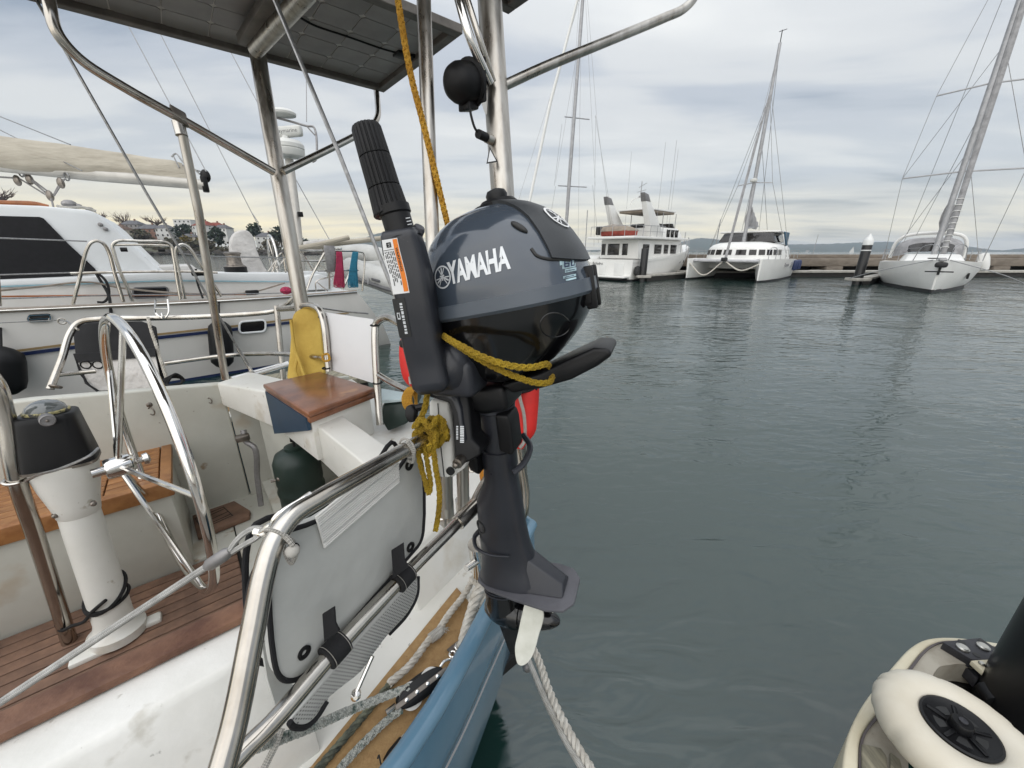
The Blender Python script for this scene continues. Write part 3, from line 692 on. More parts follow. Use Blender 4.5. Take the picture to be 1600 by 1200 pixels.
mk('rail_bracket', join(tube([pt(243, 468, 2.31), pt(244, 490, 2.3), pt(256, 497, 2.3), pt(263, 490, 2.3), pt(262, 468, 2.31)], .005, 6), tube([pt(243, 482, 2.3), pt(262, 482, 2.3)], .004, 6), ring(pt(254, 494, 2.3), UA, .02, .004, 14, 6)), MT['steel_polished'], fr_)
mk('near_stern_rail', tube([pt(594, 664, 1.62), pt(590, 610, 1.62), pt(586, 525, 1.62), pt(588, 506, 1.62), pt(602, 496, 1.58), pt(632, 510, 1.45), pt(660, 525, 1.3)], .0155, 12), MT['steel'], fr_)
mk('near_stern_rail', tube([pt(590, 585, 1.62), pt(610, 597, 1.55), pt(640, 612, 1.42)], .0125, 10), MT['steel'], fr_)
for (x, y) in ((504, 495), (510, 575), (586, 508), (590, 598)):
    mk('tie', ring(pt(x, y, 1.83 if x < 550 else 1.62), UZ, .0175, .0035, 14, 6), MT['black_cord'], fr_)
# ---------------------------------------------------------------- wires and lifelines
mk('backstay', sweep([pt(425, -10, .95), pt(530, 240, 1.0), pt(640, 520, 1.08)], .0055, 8), MT['wire'], boat)
mk('side_stay', sweep([pt(50, -12, 1.45), pt(228, 300, 1.75), pt(392, 578, 2.2)], .0055, 8), MT['wire'], boat)
mk('turnbuckle', rod(pt(372, 545, 2.16), pt(393, 580, 2.2), .009, 8), MT['steel'], boat)
ll = mk('lifeline', sweep([pt(-60, 1140, .42), pt(0, 1098, .43), pt(160, 992, .44), pt(325, 884, .455)], .0042, 10), MT['lifeline'], boat)
mk('swage', sweep([pt(322, 886, .455), pt(328, 882, .455), pt(352, 866, .455), pt(360, 860, .455)], [.0045, .0075, .0075, .0045], 12), MT['galv'], ll)
mk('thimble_loop', tube([pt(358, 862, .455), pt(372, 842, .455), pt(395, 826, .453), pt(412, 828, .452), pt(404, 838, .452), pt(380, 852, .455), pt(362, 863, .456)], .0035, 8, 6), MT['lifeline'], ll)
mk('pelican_hook', join(tube([pt(398, 830, .451), pt(416, 832, .449), pt(424, 824, .446), pt(434, 806, .444), pt(470, 783, .46), pt(486, 772, .47)], .0042, 8), tube([pt(404, 834, .45), pt(420, 822, .446), pt(440, 812, .446), pt(470, 790, .458), pt(480, 774, .468)], .0032, 8)), MT['steel_polished'], ll)
mk('far_lifeline', sweep([pt(-10, 505, 2.4), pt(92, 500, 2.25), pt(104, 502, 2.2)], .003, 6), MT['wire'], boat)
mk('far_lifeline', tube([pt(505, 482, 2.02), pt(540, 487, 1.95), pt(575, 490, 1.9)], .004, 6), MT['wire'], boat)
mk('lifeline_hook', join(ring(pt(97, 502, 2.2), UN, .016, .004, 14, 6), rod(pt(104, 502, 2.2), pt(122, 515, 2.15), .006, 8)), MT['steel'], boat)
# ---------------------------------------------------------------- black dome (siren) and plug on the port arch post
sp = pt(722, 130, .93); sd_ = (pt(700, 130, .9)-pt(740, 133, .955)).normalized()
sir = mk('siren', lathe([(.052, -.03), (.052, -.022), (.044, -.02), (.044, .0), (.042, .015), (.035, .03), (.022, .038), (.006, .041)], sp, sd_, 28), MT['black_rubber'], boat, 40)
sv = sd_.cross(UZ).normalized()
mk('siren_plate', rbox(sp-sd_*.036, sd_, sv, UZ, .004, .046, .046, .004), MT['black_plastic'], sir)
mk('siren_foot', rbox(sp-sd_*.02-UZ*.045, sd_, sv, UZ, .02, .018, .012, .004), MT['black_plastic'], sir)
mk('siren_bracket', slab([pt(742, 108, .955), pt(748, 150, .955), pt(758, 178, .96), pt(760, 140, .96)], (.004, .004, 0)), MT['steel_weathered'], sir)
mk('siren_cable', tube([pt(733, 160, .93), pt(736, 180, .93), pt(742, 200, .94), pt(749, 210, .95)], .003, 6), MT['black_rubber'], sir)
mk('siren_plug', rod(pt(747, 209, .945), pt(762, 216, .975), .0105, 12), MT['black_rubber'], sir)
mk('plug_socket', rod(pt(760, 215, .97), pt(768, 219, .985), .012, 12), MT['steel_weathered'], sir)
# triangular warning sticker on the post
tri = [pt(765, 229, .973), pt(760, 256, .975), pt(778, 253, .973)]
tc_ = (tri[0]+tri[1]+tri[2])/3; tn = (V((0, 0, 2))-tc_).normalized()
tri = [p+tn*.0035 for p in tri]; tc_ += tn*.0035
stk = mk('warning_sticker', slab(tri, tn*.0006), MT['black_print'], arch)
mk('sticker_field', slab([tc_+(p-tc_)*.72+tn*.001 for p in tri], tn*.0006), MT['silver_print'], stk)
mk('sticker_mark', slab([tc_+(p-tc_)*.28-UZ*.004+tn*.002 for p in tri], tn*.0004), MT['black_print'], stk)

# ---------------------------------------------------------------- solar panels on the arch
def solar(name, a0, a1, n0, n1, z, nc, mc, lab):
    fr = []
    w, h = .045, .035
    t_ = thing(name, B((a0+a1)/2, (n0+n1)/2, z), lab, 'solar panel', 'solar panels on the stern arch')
    f = lambda v: B(v.x, v.y, v.z)
    for bx in ((a0, a1, n0, n0+w), (a0, a1, n1-w, n1), (a0, a0+w, n0+w+.001, n1-w-.001), (a1-w, a1, n0+w+.001, n1-w-.001)):
        mk('frame', bev(box(*bx, z, z+h, f), .003, 1), MT['solar_frame'], t_)
    mk('backing_sheet', box(a0+.01, a1-.01, n0+.01, n1-.01, z+h-.008, z+h-.002, f), MT['solar_back'], t_)
    da, dn = (a1-a0-2*w)/nc, (n1-n0-2*w)/mc; g = .0022; ch = .014
    x, y, ha, hn = a0+w, n0+w, da/2-g, dn/2-g
    base = None
    for i in range(nc):
        for j in range(mc):
            ca, cn = x+(i+.5)*da, y+(j+.5)*dn
            if base is None:
                poly = [(-ha+ch, -hn), (ha-ch, -hn), (ha, -hn+ch), (ha, hn-ch), (ha-ch, hn), (-ha+ch, hn), (-ha, hn-ch), (-ha, -hn+ch)]
                base = mk('cell', slab([B(ca+p, cn+q, z+h-.0115) for p, q in poly], UZ*.003), MT['solar_cell'], t_); b0 = (ca, cn)
            else: clone(base, t_, B(ca-b0[0], cn-b0[1], 0))
    return t_
s1 = solar('solar_panel', -.35, 1.18, 1.74, 2.60, 2.90, 9, 5, 'solar panel with dark underside above the steering wheel, left of the arch posts')
s2 = solar('solar_panel', -.10, 1.24, .66, 1.50, 2.90, 8, 5, 'solar panel corner at the top edge, right of the arch post')
pc = lambda x, y: pz(x, y, 2.925)
mk('junction_box', rbox(pc(634, 86), UA, UN, UZ, .055, .035, .012, .004), MT['black_plastic'], s1)
mk('rating_plate', slab([pc(573, 47), pc(592, 58), pc(578, 66), pc(555, 55)], UZ*.002), MT['solar_frame'], s1)
mk('panel_cable', tube([pc(462, 22), pc(490, 38), pc(540, 55), pc(600, 76), pc(630, 84)], .007, 8), MT['black_rubber'], s1)
# ================================================================== outboard motor clamped to the quarter rail
MO = V((-.03, .66, 1.776)); MH = rad(110)
mf = V((sin(MH), cos(MH), 0)); my = V((sin(MH-pi/2), cos(MH-pi/2), 0))
def mframe(tilt):
    c, s = cos(rad(tilt)), sin(rad(tilt)); return mf*c+UZ*s, UZ*c-mf*s
mx, mz = mframe(5)
def ML(x, y, z): return MO+mx*x+my*y+mz*z
cxv, czv = mframe(12); CO = ML(.045, 0, .158)
def CL(x, y, z): return CO+cxv*x+my*y+czv*z
motor = thing('outboard_motor', ML(0, 0, -.66), 'dark blue-grey portable outboard motor with white propeller, clamped to the stern rail', 'outboard motor')
PROF_T = [(0., -.138, .134, .118), (.02, -.138, .129, .1175), (.045, -.135, .121, .113), (.071, -.127, .108, .104), (.093, -.113, .093, .091), (.110, -.096, .074, .075), (.121, -.077, .055, .060), (.128, -.052, .036, .043), (.132, -.026, .018, .024)]
PROF_B = [(-.022, -.1405, .131, .116), (-.05, -.137, .121, .112), (-.075, -.128, .103, .102), (-.10, -.117, .077, .090), (-.118, -.104, .054, .078), (-.132, -.08, .022, .064), (-.140, -.055, -.005, .05)]
def interp(P, z):
    P = sorted(P); z = max(P[0][0], min(P[-1][0], z))
    for a, b in zip(P, P[1:]):
        if z <= b[0]:
            k = (z-a[0])/(b[0]-a[0]); return [a[i]+(b[i]-a[i])*k for i in range(1, 4)]
    return list(P[-1][1:])
PE = 2.35
def csec(P, z, off=0., n=72):
    x0, x1, w = interp(P, z); xm, hx = (x0+x1)/2, (x1-x0)/2+off; w += off; o = []
    for i in range(n):
        q = 2*pi*i/n; s_ = lambda v: math.copysign(abs(v)**(2/PE), v)
        o.append(V((xm+hx*s_(cos(q)), w*s_(sin(q)), z)))
    return o
def smoothP(P, m):
    z0, z1 = P[0][0], P[-1][0]; S = smooth_path([V((p[1], p[2], p[3]*1.0)) for p in P], m); Z = smooth_path([V((p[0], 0, 0)) for p in P], m)
    return [(zz.x, s.x, s.y, s.z) for s, zz in zip(S, Z)]
PT, PB = smoothP(PROF_T, 4), smoothP(PROF_B, 4)
def csurf(x, z, off=0.):
    x0, x1, w = interp(PT if z >= 0 else PB, z); xm, hx = (x0+x1)/2, (x1-x0)/2
    u = min(.999, abs((x-xm)/hx)); return -(w*(1-u**PE)**(1/PE)+off)
mat_ = lambda g: xf(g, lambda v: CL(v.x, v.y, v.z))
top = loft([csec(PT, p[0]) for p in PT])
cowl = mk('cowl', mat_(top), MT['cowl_blue'], motor, 50)
band = mk('cowl_band', mat_(loft([csec(PT, 0, -.002), csec(PT, 0, .0035), csec(PT, 0, .004), [v-V((0, 0, .018)) for v in csec(PT, 0, .0045)], [v-V((0, 0, .0225)) for v in csec(PT, 0, .001)]])), MT['cowl_band'], cowl, 30)
low = mk('lower_cowl', mat_(loft([csec(PB, p[0]) for p in PB])), MT['black_gloss'], motor, 50)
# recessed shapes on the lower cowl
mk('recess_rim', mat_(sweep([V((.085+.017*cos(q), csurf(.085+.017*cos(q), -.055+.019*sin(q), .0002), -.055+.019*sin(q))) for q in [2*pi*i/28 for i in range(28)]], .0009, 6, closed=True)), MT['black_gloss'], low)
# rear cover: matt grey panel lying on the back of the cowl
def rear_cover():
    bm = bmesh.new(); vv = [bm.verts.new(v) for v in top[0]]
    for f in top[1]: bm.faces.new([vv[i] for i in f])
    bmesh.ops.recalc_face_normals(bm, faces=bm.faces)
    K, X0 = 1.7, -.043
    for co, no in (((X0, 0, 0), (1, K, 0)), ((X0, 0, 0), (1, -K, 0)), ((0, 0, .066), (.33, 0, 1))):
        bmesh.ops.bisect_plane(bm, geom=bm.verts[:]+bm.edges[:]+bm.faces[:], dist=1e-6, plane_co=co, plane_no=no)
    inside = lambda c: c.x-K*abs(c.y) > X0 and (c.z-.066)+.33*c.x > 0
    bm.normal_update()
    keep = [f for f in bm.faces if inside(f.calc_center_median())]
    bmesh.ops.delete(bm, geom=[f for f in bm.faces if f not in set(keep)], context='FACES')
    bm.normal_update()
    nr = {v: v.normal.copy() for v in bm.verts}
    ext = bmesh.ops.extrude_face_region(bm, geom=bm.faces[:])
    newv = [e for e in ext['geom'] if isinstance(e, bmesh.types.BMVert)]
    bm.normal_update()
    for v in newv: v.co += v.normal*.0045
    bm.verts.index_update()
    g = ([v.co.copy() for v in bm.verts], [tuple(v.index for v in f.verts) for f in bm.faces]); bm.free(); return g
rc = mk('rear_cover', mat_(rear_cover()), MT['cowl_grey'], cowl, 40)
mk('cover_slot', mat_(blob((.060, csurf(.060, .083)-.0015, .083), .014, .004, .0045, 14, 8, 1., (.75, 0, -.66), (0, 1, 0), (.66, 0, .75))), MT['black_print'], cowl)
mk('cover_gap', mat_(sweep(smooth_path([V((x, csurf(x, z, .0005), z)) for x, z in ((.074, .052), (.080, .042), (.092, .035), (.106, .031), (.115, .028))], 5), .0024, 8)), MT['black_print'], cowl)
# knob on top
mk('filler_cap', join(lathe([(.030, -.008), (.031, .004), (.026, .009), (.012, .010)], CL(.006, 0, .130), czv, 28), lathe([(.016, .0), (.017, .009), (.014, .015), (.006, .018)], CL(.006, 0, .138), czv, 20)), MT['black_plastic'], cowl, 40)
# lettering and roundels
TS = rad(2.5)
def on_cowl(x0, z0, off=.0007, sl=TS):
    def f(v):
        x = x0+v.x*cos(sl)-v.y*sin(sl); z = z0+v.x*sin(sl)+v.y*cos(sl); return CL(x, csurf(x, z, off+v.z), z)
    return f
mk('lettering', text_geo('YAMAHA', .0335, lambda v: on_cowl(.0, .044)(V((v.x*.66, v.y*1.22, v.z))), .0003, .0012, 1.0), MT['silver_print'], cowl, flat=True)
def roundel(fn, r):
    gs = []
    def ann(r0, r1, n=36): 
        vs = [V((rr*cos(2*pi*i/n), rr*sin(2*pi*i/n), 0)) for rr in (r0, r1) for i in range(n)]
        return vs, [(i, (i+1) % n, n+(i+1) % n, n+i) for i in range(n)]
    gs.append(ann(r*.86, r))
    for k in range(3):
        q = pi/2+k*2*pi/3; d = V((cos(q), sin(q), 0)); e = V((-sin(q), cos(q), 0)); w = r*.07
        gs.append(([d*-r*.30-e*w, d*r*.80-e*w, d*r*.80+e*w, d*-r*.30+e*w], [(0, 1, 2, 3)]))
        for s_ in (.55,):                       # prongs of each fork
            for sg in (-1, 1):
                gs.append(([d*r*.28+e*sg*w*.6, d*r*.74+e*sg*r*.27, d*r*.74+e*sg*(r*.27+w*1.5), d*r*.22+e*sg*(w*1.8)], [(0, 1, 2, 3)]))
    return xf(join(*gs), fn)
mk('emblem', roundel(on_cowl(-.0585, .041, .0009), .0160), MT['silver_print'], cowl, flat=True)
def back_fn(v):        # emblem on the rear slope
    z = .088+v.y*.70; x0, x1, w = interp(PT, z); y = -.020+v.x*1.0
    xm, hx = (x0+x1)/2, (x1-x0)/2; u = min(.99, abs(y)/w); return CL(xm+hx*(1-u**PE)**(1/PE)+.0056, y, z+.003)
mk('emblem', roundel(back_fn, .024), MT['white_print'], rc, flat=True)
# pale blue dealer sticker
def sticker(v): x, z = .1135+v.x*.62, .020+v.y*.9; return CL(x, csurf(x, z, .0008), z)
stq = []
for (x0, x1, y0, y1) in ((-.014, -.006, .004, .012), (-.010, .012, -.002, .014), (.002, .010, .012, .018), (-.006, .013, -.008, -.003), (-.010, .012, -.016, -.0125), (-.006, .012, -.020, -.0175)):
    n_ = 6; vs = [V((x0+(x1-x0)*i/n_, yy, 0)) for yy in (y0, y1) for i in range(n_+1)]
    stq.append((vs, [(i, i+1, n_+2+i, n_+1+i) for i in range(n_)]))
mk('dealer_sticker', xf(join(*stq), sticker), MT['pale_blue_print'], cowl, flat=True)
mk('sticker_marks', xf(join(*[([V((x0, y0, 0)), V((x0+w, y0, 0)), V((x0+w, y0+h, 0)), V((x0, y0+h, 0))], [(0, 1, 2, 3)]) for x0, y0, w, h in ((-.006, .0, .002, .009), (-.006, .0, .008, .0018), (-.006, .0045, .007, .0016), (.001, .0, .0018, .006), (.005, .0, .0018, .010), (.005, .0, .006, .0016), (-.004, -.0062, .015, .001), (-.007, -.0147, .016, .001))]), lambda v: sticker(v)-my*.0012), MT['stripe_navy'], cowl, flat=True)
mk('cowl_latch', mat_(join(bev(box(.112, .134, -.035, .02, -.040, .008), .005), bev(box(.124, .140, -.032, -.024, -.046, .016), .003), bev(box(.124, .140, .005, .013, -.046, .016), .003))), MT['black_plastic'], cowl)
# rear carry handle
hp = [(.03, .012), (.10, .034), (.150, .058), (.185, .074), (.207, .073), (.212, .063), (.190, .046), (.150, .024), (.10, .008), (.05, -.002)]
mk('carry_handle', bev(slab([ML(x, -.052, z) for x, z in hp], my*.085), .009, 4), MT['black_plastic'], motor, 60)
# ---------------------------------------------------------------- tiller arm
AC = [(677, 596, .600, 32, .036), (670, 565, .590, 32.5, .036), (661, 528, .575, 32.5, .034), (652, 480, .557, 33, .033), (643, 430, .541, 34, .031), (633, 392, .530, 34, .030), (627, 366, .522, 31, .028)]
apts = [pt(a, b, c) for a, b, c, d, e in AC]
def arm_axes(i):
    t = (apts[min(i+1, 6)]-apts[max(i-1, 0)]).normalized(); view = (V((0, 0, CAM_H))-apts[i]).normalized()
    e2 = (view*1.0+V((-.25, -.1, 0))); e2 = (e2-t*e2.dot(t)).normalized(); e1 = e2.cross(t)*-1
    if e1.x < 0: e1 = -e1
    return e1, e2
AX = [arm_axes(i) for i in range(7)]
def arm(s, u, v):                    # s 0..6 along, u across (-1..1), v towards viewer (metres beyond centre)
    i = min(5, int(s)); k = s-i; c_ = apts[i].lerp(apts[i+1], k); e1 = AX[i][0].lerp(AX[i+1][0], k); e2 = AX[i][1].lerp(AX[i+1][1], k)
    hw = .90*(AC[i][3]*AC[i][2]*(1-k)+AC[i+1][3]*AC[i+1][2]*k)/FPX
    return c_+e1*u*hw+e2*v, hw, e1, e2
rings = []
for i in range(25):
    s = i/4; c_, hw, e1, e2 = arm(s, 0, 0); d = .026+.006*(1-s/6)
    k = i/24; dd = []
    for j in range(28):
        q = 2*pi*j/28; s_ = lambda v: math.copysign(abs(v)**.42, v)
        sw = 1-.12*max(0, -math.cos(q))*(1 if .45 < k < .8 else .0)
        dd.append(c_+e1*hw*s_(cos(q))*sw+e2*d*s_(sin(q)))
    if i == 0: rings.append([c_+(p-c_)*.75-UZ*.012 for p in dd])
    rings.append(dd)
c_ = arm(6, 0, 0)[0]
rings.append([c_+(p-c_)*.85+(apts[6]-apts[5]).normalized()*.006 for p in rings[-1]])
tl = mk('tiller_arm', loft(rings), MT['charcoal'], motor, 60)
mk('tiller_pivot', join(blob(pt(708, 572, .612), .036, .036, .042), rbox(pt(716, 585, .63), mx, my, mz, .04, .035, .03, .012, 3)), MT['charcoal'], motor, 60)
mk('pivot_cover', tube([pt(703, 535, .60), pt(722, 552, .60), pt(731, 575, .61), pt(729, 598, .62)], .006, 8), MT['black_plastic'], motor)
mk('stop_button', lathe([(.0085, -.012), (.0085, .006), (.007, .010), (.002, .011)], pt(652, 364, .535), V((.5, -.3, .8)), 16), MT['plate_grey'], tl)
mk('choke_knob', bev(slab([pt(622, 533, .565), pt(640, 528, .565), pt(642, 545, .565), pt(624, 544, .565)], (0, .02, 0)), .003), MT['black_plastic'], tl)
# warning label, orange strip on its right
def lab(s0, s1, u0, u1, v, w=.0004, m=8):
    g = []
    rows = [[arm(s0+(s1-s0)*i/m, u, 0) for u in (u0, u1)] for i in range(m+1)]
    vs = []; 
    for i, r in enumerate(rows):
        for (p, hw, e1, e2) in r: vs.append(p+e2*((.026+.006*(1-(s0+(s1-s0)*i/m)/6))*1.0+v))
    return vs, [(2*i, 2*i+1, 2*i+3, 2*i+2) for i in range(m)]
lb = mk('warning_label', lab(3.55, 5.80, -.80, .02, .0008), MT['white_print'], tl, flat=True)
mk('orange_strip', lab(3.60, 5.76, -.24, -.01, .0012), MT['orange_print'], lb, flat=True)
mk('label_rule', lab(5.18, 5.21, -.78, -.26, .0012), MT['black_print'], lb, flat=True)
mk('label_picture', join(lab(5.33, 5.62, -.60, -.52, .0013), lab(5.55, 5.62, -.60, -.36, .0013), lab(5.33, 5.40, -.60, -.36, .0013), lab(5.44, 5.50, -.60, -.36, .0013), lab(5.40, 5.62, -.42, -.36, .0013)), MT['black_print'], lb, flat=True)
gs = []
rr = random.Random(3)
for col in range(6):
    u = -.74+col*.085; s = 5.10
    end = 3.75+.35*rr.random() if col > 0 else 4.3
    while s > end:
        l = .06+.16*rr.random(); gs.append(lab(s-l, s, u, u+.042, .0012, m=2)); s -= l+.05
mk('label_lines', join(*gs), MT['black_print'], lb, flat=True)
def lab_pt(s, u, v):
    p, hw, e1, e2 = arm(s, u, 0); return p+e2*(.026+.006*(1-s/6)+v)
mk('label_heading', text_geo('WARNING', .105, lambda v: lab_pt(4.75-v.x*2.0, -.125+v.y*1.5, .0018), 0, .002), MT['black_print'], lb, flat=True)
bl = mk('black_label', lab(2.25, 3.42, -.90, -.28, .0008), MT['black_print'], tl, flat=True)
gs = []
rr = random.Random(9); q_ = 3.28
while q_ > 2.42:
    l = .04+.06*rr.random(); gs.append(lab(q_-l, q_, -.56-.02*rr.random(), -.44, .0014, m=1)); q_ -= l+.03
for a_, b_, c_, d_ in ((2.80, 2.84, -.80, -.64), (2.80, 3.0, -.80, -.765), (2.96, 3.0, -.80, -.70), (2.80, 3.0, -.68, -.645)): gs.append(lab(a_, b_, c_, d_, .0014, m=1))
mk('label_marks', join(*gs), MT['silver_print'], bl, flat=True)
# ribbed grip
ga, gb = pt(613, 336, .521), pt(571, 196, .497)
gx = (gb-ga).normalized()
mk('grip_neck', lathe([(.0265, -.012), (.0195, -.006), (.0195, .018), (.0215, .020), (.0215, .03)], apts[6]+gx*.006, gx, 24), MT['black_plastic'], tl, 40)
def gprof(q):
    m = .935 if (q*22/(2*pi)) % 1 < .28 else 1.; return cos(q)*m, sin(q)*m
gl = (gb-ga).length; gp_ = []; gr = []
for s, r in ((0, .018), (.004, .0235), (.02, .0245), (.04, .0240), (.298, .0220), (.30, .0200), (.312, .0200), (.314, .0215), (.648, .0205), (.65, .019), (.662, .019), (.664, .0203), (.96, .0190), (.99, .0175), (1.0, .015)):
    gp_.append(ga+gx*gl*s); gr.append(r)
mk('grip', sweep(gp_, gr, 132, prof=gprof), MT['black_rubber'], tl, 30)
mk('throttle_marks', join(*[rod(apts[6]+gx*(.012+.004*k)+(V((0, 0, 2))-apts[6]).normalized()*.0192+V((.012, 0, 0)), apts[6]+gx*(.013+.004*k)+(V((0, 0, 2))-apts[6]).normalized()*.0185+V((.018, 0, 0)), .0006, 4) for k in range(3)]), MT['silver_print'], tl)
# ---------------------------------------------------------------- bracket, swivel tube and leg
def poly(pts, t, ext): return slab([pt(x, y, t) for x, y in pts], ext)
vd = my*.03
cb = mk('clamp_bracket', bev(poly([(648, 613), (652, 603), (688, 598), (717, 603), (728, 613), (732, 630), (737, 687), (750, 700), (750, 712), (733, 722), (717, 728), (710, 725), (708, 680), (705, 643), (700, 630), (668, 620)], .655, my*.045), .005, 3), MT['black_plastic'], motor)
mk('bracket_rib', bev(poly([(668, 612), (700, 610), (714, 620), (720, 640), (722, 660), (727, 690), (721, 692), (714, 645), (706, 626), (690, 619), (668, 619)], .648, my*.02), .002, 2), MT['charcoal'], cb)
mk('bracket_bolt', lathe([(.009, -.01), (.009, .006), (.005, .007), (.005, .014), (.002, .016)], pt(717, 722, .648), -my, 12), MT['steel_dark'], cb)
for (x0, y0, x1, y1) in [(718, 665.5, 724.5, 692.5)]:
    gs = []
    y = y0; rr = random.Random(5)
    while y < y1-1:
        l = .8+1.6*rr.random(); gs.append(poly([(x0+1, y), (x0+7, y+.3), (x0+7, y+l), (x0+1, y+l-.3)], .6475, my*-.0004)); y += l+.8
    y = y0
    while y < y1-6:
        l = .8+1.2*rr.random(); gs.append(poly([(x0-5, y), (x0-2, y+.1), (x0-2, y+l), (x0-5, y+l)], .6475, my*-.0004)); y += l+1.2
    mk('bracket_lettering', join(*gs), MT['silver_print'], cb, flat=True)
mk('clamp_screw', join(rod(pt(640, 640, .70), pt(668, 634, .70), .007, 10), bev(poly([(632, 636), (643, 633), (650, 642), (648, 660), (638, 662), (631, 650)], .69, my*.012), .004)), MT['black_plastic'], cb)
sw = mk('swivel_housing', join(bev(slab([ML(x, -.05, z) for x, z in ((-.06, .0), (.035, .01), (.04, -.035), (-.005, -.045), (-.055, -.04))], my*.09), .01, 3), lathe([(.034, -.045), (.037, -.04), (.037, -.01), (.034, .0)], ML(-.004, 0, 0), mz, 28)), MT['black_plastic'], motor)
mk('swivel_collar', lathe([(.036, -.052), (.038, -.05), (.038, -.041), (.036, -.039)], ML(-.006, 0, 0), mz, 28), MT['charcoal'], sw)
def legsec(z, xa, xb, hy, e=.75, n=32):
    xm, hx = (xa+xb)/2, (xb-xa)/2; s_ = lambda v: math.copysign(abs(v)**e, v)
    return [ML(xm+hx*s_(cos(2*pi*i/n)), hy*s_(sin(2*pi*i/n)), z) for i in range(n)]
leg = mk('leg_housing', loft([legsec(z, a, b, h, e) for z, a, b, h, e in ((-.045, -.036, .026, .030, 1), (-.13, -.036, .024, .030, 1), (-.131, -.042, .028, .034, 1), (-.165, -.042, .028, .034, 1), (-.166, -.040, .026, .032, 1), (-.20, -.042, .027, .032, .9), (-.225, -.052, .029, .031, .85), (-.25, -.064, .031, .031, .8), (-.30, -.067, .034, .031, .8), (-.345, -.068, .040, .031, .8), (-.37, -.069, .047, .032, .8), (-.39, -.070, .050, .034, .8), (-.41, -.072, .055, .038, .75), (-.428, -.074, .058, .042, .7), (-.437, -.075, .060, .043, .7))]), MT['charcoal'], motor, 40)
mk('skirt', bev(hexa([ML(.0, -.042, -.437), ML(.113, -.030, -.437), ML(.113, .030, -.437), ML(.0, .042, -.437), ML(.028, -.020, -.362), ML(.110, -.012, -.418), ML(.110, .012, -.418), ML(.028, .020, -.362)]), .004, 3), MT['charcoal'], leg)
mk('leg_ridge', sweep(smooth_path([ML(x, y, z) for x, y, z in ((-.070, .004, -.335), (-.078, -.012, -.342), (-.066, -.032, -.350), (-.035, -.036, -.358), (.008, -.034, -.355))], 6), lambda k: .0015+.0045*(1-k), 8), MT['charcoal'], leg)
mk('water_inlet', lathe([(.014, -.004), (.015, .001), (.012, .002), (.011, -.003)], ML(-.055, -.022, -.305), ML(-.09, -.06, -.3)-ML(-.05, 0, -.3), 18), MT['black_print'], leg)
mk('rubber_mount', bev(slab([ML(x, -.045, z) for x, z in ((.012, -.045), (.036, -.045), (.040, -.06), (.042, -.115), (.036, -.122), (.014, -.116))], my*.05), .006, 3), MT['black_rubber'], motor)
mk('tilt_stop', bev(slab([ML(x, -.04, z) for x, z in ((-.055, -.10), (-.035, -.12), (-.035, -.175), (-.055, -.165), (-.062, -.13))], my*.07), .006, 2), MT['black_plastic'], motor)
mk('hose_loop', tube([ML(.03, -.03, -.165), ML(.045, -.01, -.155), ML(.05, .02, -.135), ML(.03, .04, -.12)], .006, 8), MT['charcoal'], motor)
mk('cable', tube([ML(.03, .0, -.01), ML(.05, .03, -.02), ML(.02, .06, -.03)], .005, 8), MT['black_rubber'], motor)
# anti-ventilation plate
pp = [(-.082, 0), (-.075, .030), (-.045, .047), (.02, .056), (.085, .062), (.118, .055), (.135, .032), (.135, -.032), (.118, -.055), (.085, -.062), (.02, -.056), (-.045, -.047), (-.075, -.030)]
mk('ventilation_plate', bev(slab([ML(x, y, -.438+.0*x) for x, y in pp], mz*-.007), .002, 2), MT['plate_grey'], leg)
gc = mk('gear_case', join(loft([legsec(z, a, b, h, .85) for z, a, b, h in ((-.446, -.070, .000, .030), (-.455, -.070, .000, .030), (-.50, -.072, .006, .032), (-.53, -.073, .016, .035), (-.545, -.068, .022, .035))]),
    lathe([(.006, -.080), (.018, -.074), (.029, -.058), (.035, -.038), (.037, -.01), (.036, .008), (.033, .010), (.033, .014), (.036, .016), (.034, .026), (.024, .03)], ML(0, 0, -.535), mx, 28),
    slab([ML(-.055, -.004, -.56), ML(.01, -.004, -.56), ML(.0, -.003, -.66), ML(-.03, -.003, -.67)], my*.008)), MT['black_gloss'], motor, 40)
mk('gear_ribs', join(*[loft([legsec(z, -.0725, .0035, .0325, .85), legsec(z-.003, -.0725, .0035, .0325, .85)]) for z in (-.459, -.467, -.475)]), MT['charcoal'], gc)
# propeller
pr = mk('propeller', lathe([(.022, .03), (.025, .036), (.024, .06), (.019, .076), (.010, .090), (.004, .095)], ML(0, 0, -.535), mx, 22), MT['black_gloss'], motor)
bo = [(823, 938), (838, 940), (844, 950), (849, 962), (846, 980), (842, 992), (838, 1008), (834, 1020), (827, 1030), (818, 1035), (811, 1033), (807, 1025), (805, 1010), (809, 990), (815, 962)]
bc = pt(828, 985, .790)
def blade_pts():
    r = []
    for x, y in bo:
        p = pt(x, y, .790); d = (p-bc); s = d.z/.06
        r.append(p+my*(-.004*s*s+.004*s))
    return r
mk('blade', bev(slab(smooth_path(blade_pts(), 3, True), my*.006), .002, 2, 50), MT['prop_paint'], pr)
mk('blade', bev(slab([ML(x, y, z) for x, y, z in ((.070, .0, -.53), (.082, .006, -.505), (.086, .03, -.485), (.078, .055, -.478), (.062, .05, -.49), (.050, .018, -.515))], mx*.004), .001, 1), MT['prop_paint'], pr)
mk('blade', bev(slab([ML(x, y, z) for x, y, z in ((.040, .015, -.55), (.06, .02, -.545), (.085, .07, -.575), (.075, .085, -.59), (.045, .075, -.59), (.03, .04, -.57))], mx*.004), .001, 1), MT['prop_paint'], pr)
mk('blade_root', bev(poly([(826, 937), (833, 936), (835, 944), (827, 945)], .788, my*.008), .002), MT['prop_paint'], pr)

